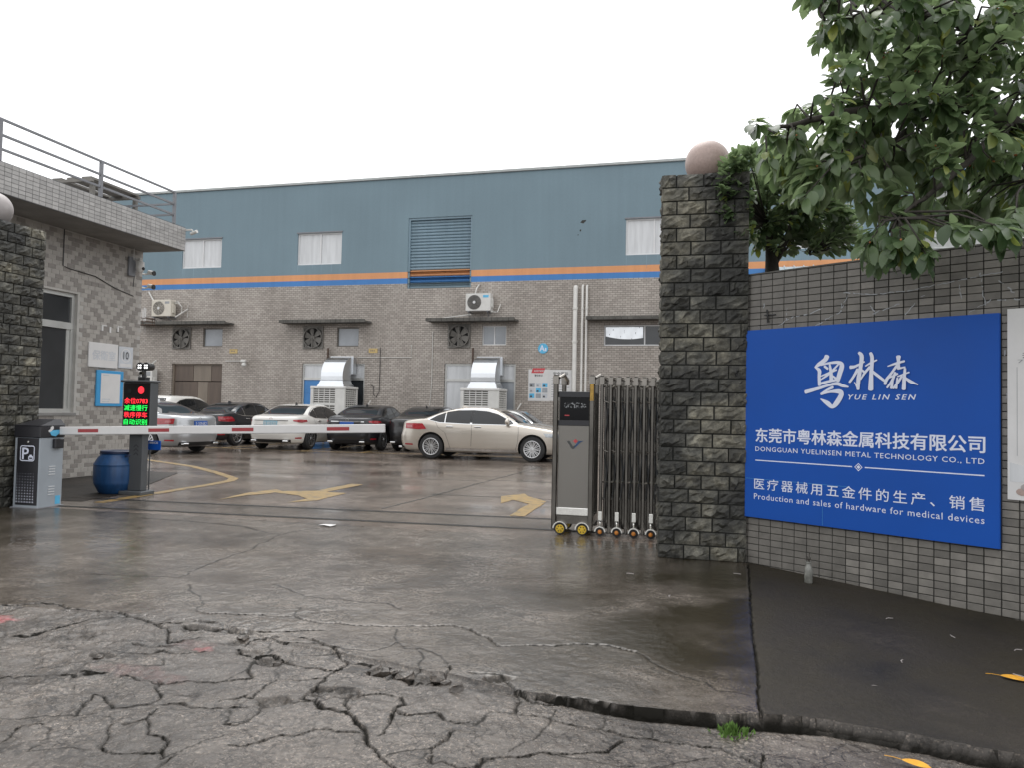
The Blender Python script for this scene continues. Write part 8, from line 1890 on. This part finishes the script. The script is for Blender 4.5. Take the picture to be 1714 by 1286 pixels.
LM2 = [leaf_mesh(1, .48, 950+k, MAT['leaf2']) for k in range(5)]
n2 = foliate(shrub, tw2, LM2, MAT['leaf2'], 17, .11, lambda p: (p-CAMP).length, 23, sag=.25, limit=300, spread=.02)

# ------------------------------------------------------------------ small things on the ground
def fallen(label, x, y, z, rz, L, tilt=.12):
    t = thing('fallen_leaf', label, 'leaf', (x, y, z), rz, 'yellow leaves on the ground')
    v, f = leaf_geo(L, L*.42, 3); mb = MB(); mb.add([(a, b, c*.35) for a, b, c in v], f); o = mb.build('blade', MAT['amber'], t, smooth=True); o.rotation_euler = (tilt, 0, 0); o.location = (0, 0, .012)
    mb = MB(); mb.tube([(.0, 0, .012), (-.03, .005, .012), (-.065, .015, .006)], .0016, 5); mb.build('stalk', MAT['amber'], t)
fallen('yellow leaf on the dark pavement slab at the right edge', 1.63, 4.84, -.045, -.25, .15)
fallen('yellow leaf in the gutter below the pavement edge', .83, 3.55, -.050, -.35, .115)
bt = thing('glass_bottle', 'small dusty glass bottle holding twigs at the foot of the tiled wall', 'bottle', (.905, 6.93, -.022))
mb = MB(); mb.lathe([(.028, 0), (.034, .006), (.034, .11), (.028, .135), (.020, .15), (.020, .165), (.025, .168), (.025, .178), (.016, .178)], 18); mb.build('body', M('dusty_glass', (.20, .20, .18), .2, var=.4, scale=25), bt, smooth=True, angle=50)
mb = MB()
for dx, dy, h in ((.006, 0, .25), (-.01, .01, .22), (.016, -.005, .215)): mb.tube([(0, 0, .16), (dx, dy, h)], .003, 5)
mb.build('twigs', MAT['bark'], bt)
pp = thing('paper_scrap', 'white paper scrap lying on the wet concrete by the gate track', 'paper', (-4.16, 8.21, .004), -.2)
mb = MB(); mb.grid([[(-.09, -.06, .004), (-.09, .05, .002)], [(0, -.055, .009), (0, .06, .004)], [(.09, -.065, .003), (.085, .05, .008)]]); mb.build('sheet', MAT['paper'], pp)
mo = thing('weed_tuft', 'bright green weed tuft with moss in the step before the driveway', 'plant', (.16, 3.63, -.058))
mb = MB(); rg = random.Random(9)
for k in range(150):
    a = rg.uniform(0, 6.28); r = abs(rg.gauss(0, .055)); x, y = r*cos(a), r*sin(a)*.75; h = rg.uniform(.015, .06)*(1.2-r*6 if r < .15 else .3)
    q = rg.uniform(0, 6.28); w = rg.uniform(.005, .012); dx, dy = cos(q), sin(q)
    mb.add([(x, y, 0), (x+dx*w-dy*w*.7, y+dy*w+dx*w*.7, h*.7), (x+dx*w*2, y+dy*w*2, h), (x+dx*w+dy*w*.7, y+dy*w-dx*w*.7, h*.7)], [(0, 1, 2, 3)])
tag(mb.build('leaves', MAT['moss'], mo), kind='stuff')
mb = MB(); mb.sphere((0, 0, -.01), .085, 16, 8, sc=(1, .8, .28)); mb.build('moss_cushion', MAT['moss'], mo, smooth=True)
rg = random.Random(14)
LAB = ['grey chunk in the middle of the largest hole', 'largest loose chunk at the right end of the largest hole', 'small chunk just right of the largest loose chunk', 'grey chunk at the left end of the largest hole',
       'small chunk at the back rim of the largest hole', 'chunk in the left of the two far pockets', 'chunk right of the far pocket nearest the driveway crack', 'outermost right chunk beside the largest hole', 'lone chunk between the two big holes', 'lone chunk nearest the red paint']
for i, (x, y, r) in enumerate(((-1.46, 3.80, .045), (-1.30, 3.83, .055), (-1.23, 3.78, .03), (-1.62, 3.82, .05), (-1.55, 3.86, .03), (-2.62, 4.14, .035), (-2.45, 4.2, .03), (-1.16, 3.72, .04), (-2.2, 3.8, .03), (-3.16, 3.60, .03))):
    t = thing('rubble_chunk', LAB[i]+' in the broken road', 'rubble', (x, y, -.022), rg.uniform(0, 6), 'loose chunks in the broken road')
    mb = MB(); mb.sphere((0, 0, r*.25), r, 7, 5, sc=(1.2, .8, .55)); mb.v = [(a+rg.gauss(0, r*.14), b+rg.gauss(0, r*.14), c+rg.gauss(0, r*.1)) for a, b, c in mb.v]; mb.build('chunk', MAT['road'], t)
tn = [(.58, 6.35), (.62, 6.1), (.87, 6.02), (1.6, 5.55), (1.9, 5.35), (1.15, 4.9), (1.72, 4.82), (-.55, 6.6), (.9, 4.4), (.33, 6.9), (1.3, 5.9), (-.2, 5.9)]
for x, y in tn:
    t = thing('twig_litter', 'short pale twig lying on the dark pavement', 'twig', (x, y, -.03 if x > .4 else .012), rg.uniform(0, 3), 'twigs on the dark pavement')
    mb = MB(); mb.tube([(-.03, 0, .01-.0), (0, .006, .012), (.035, -.004, .008)], .0028, 5); mb.build('stick', MAT['granite2'], t)
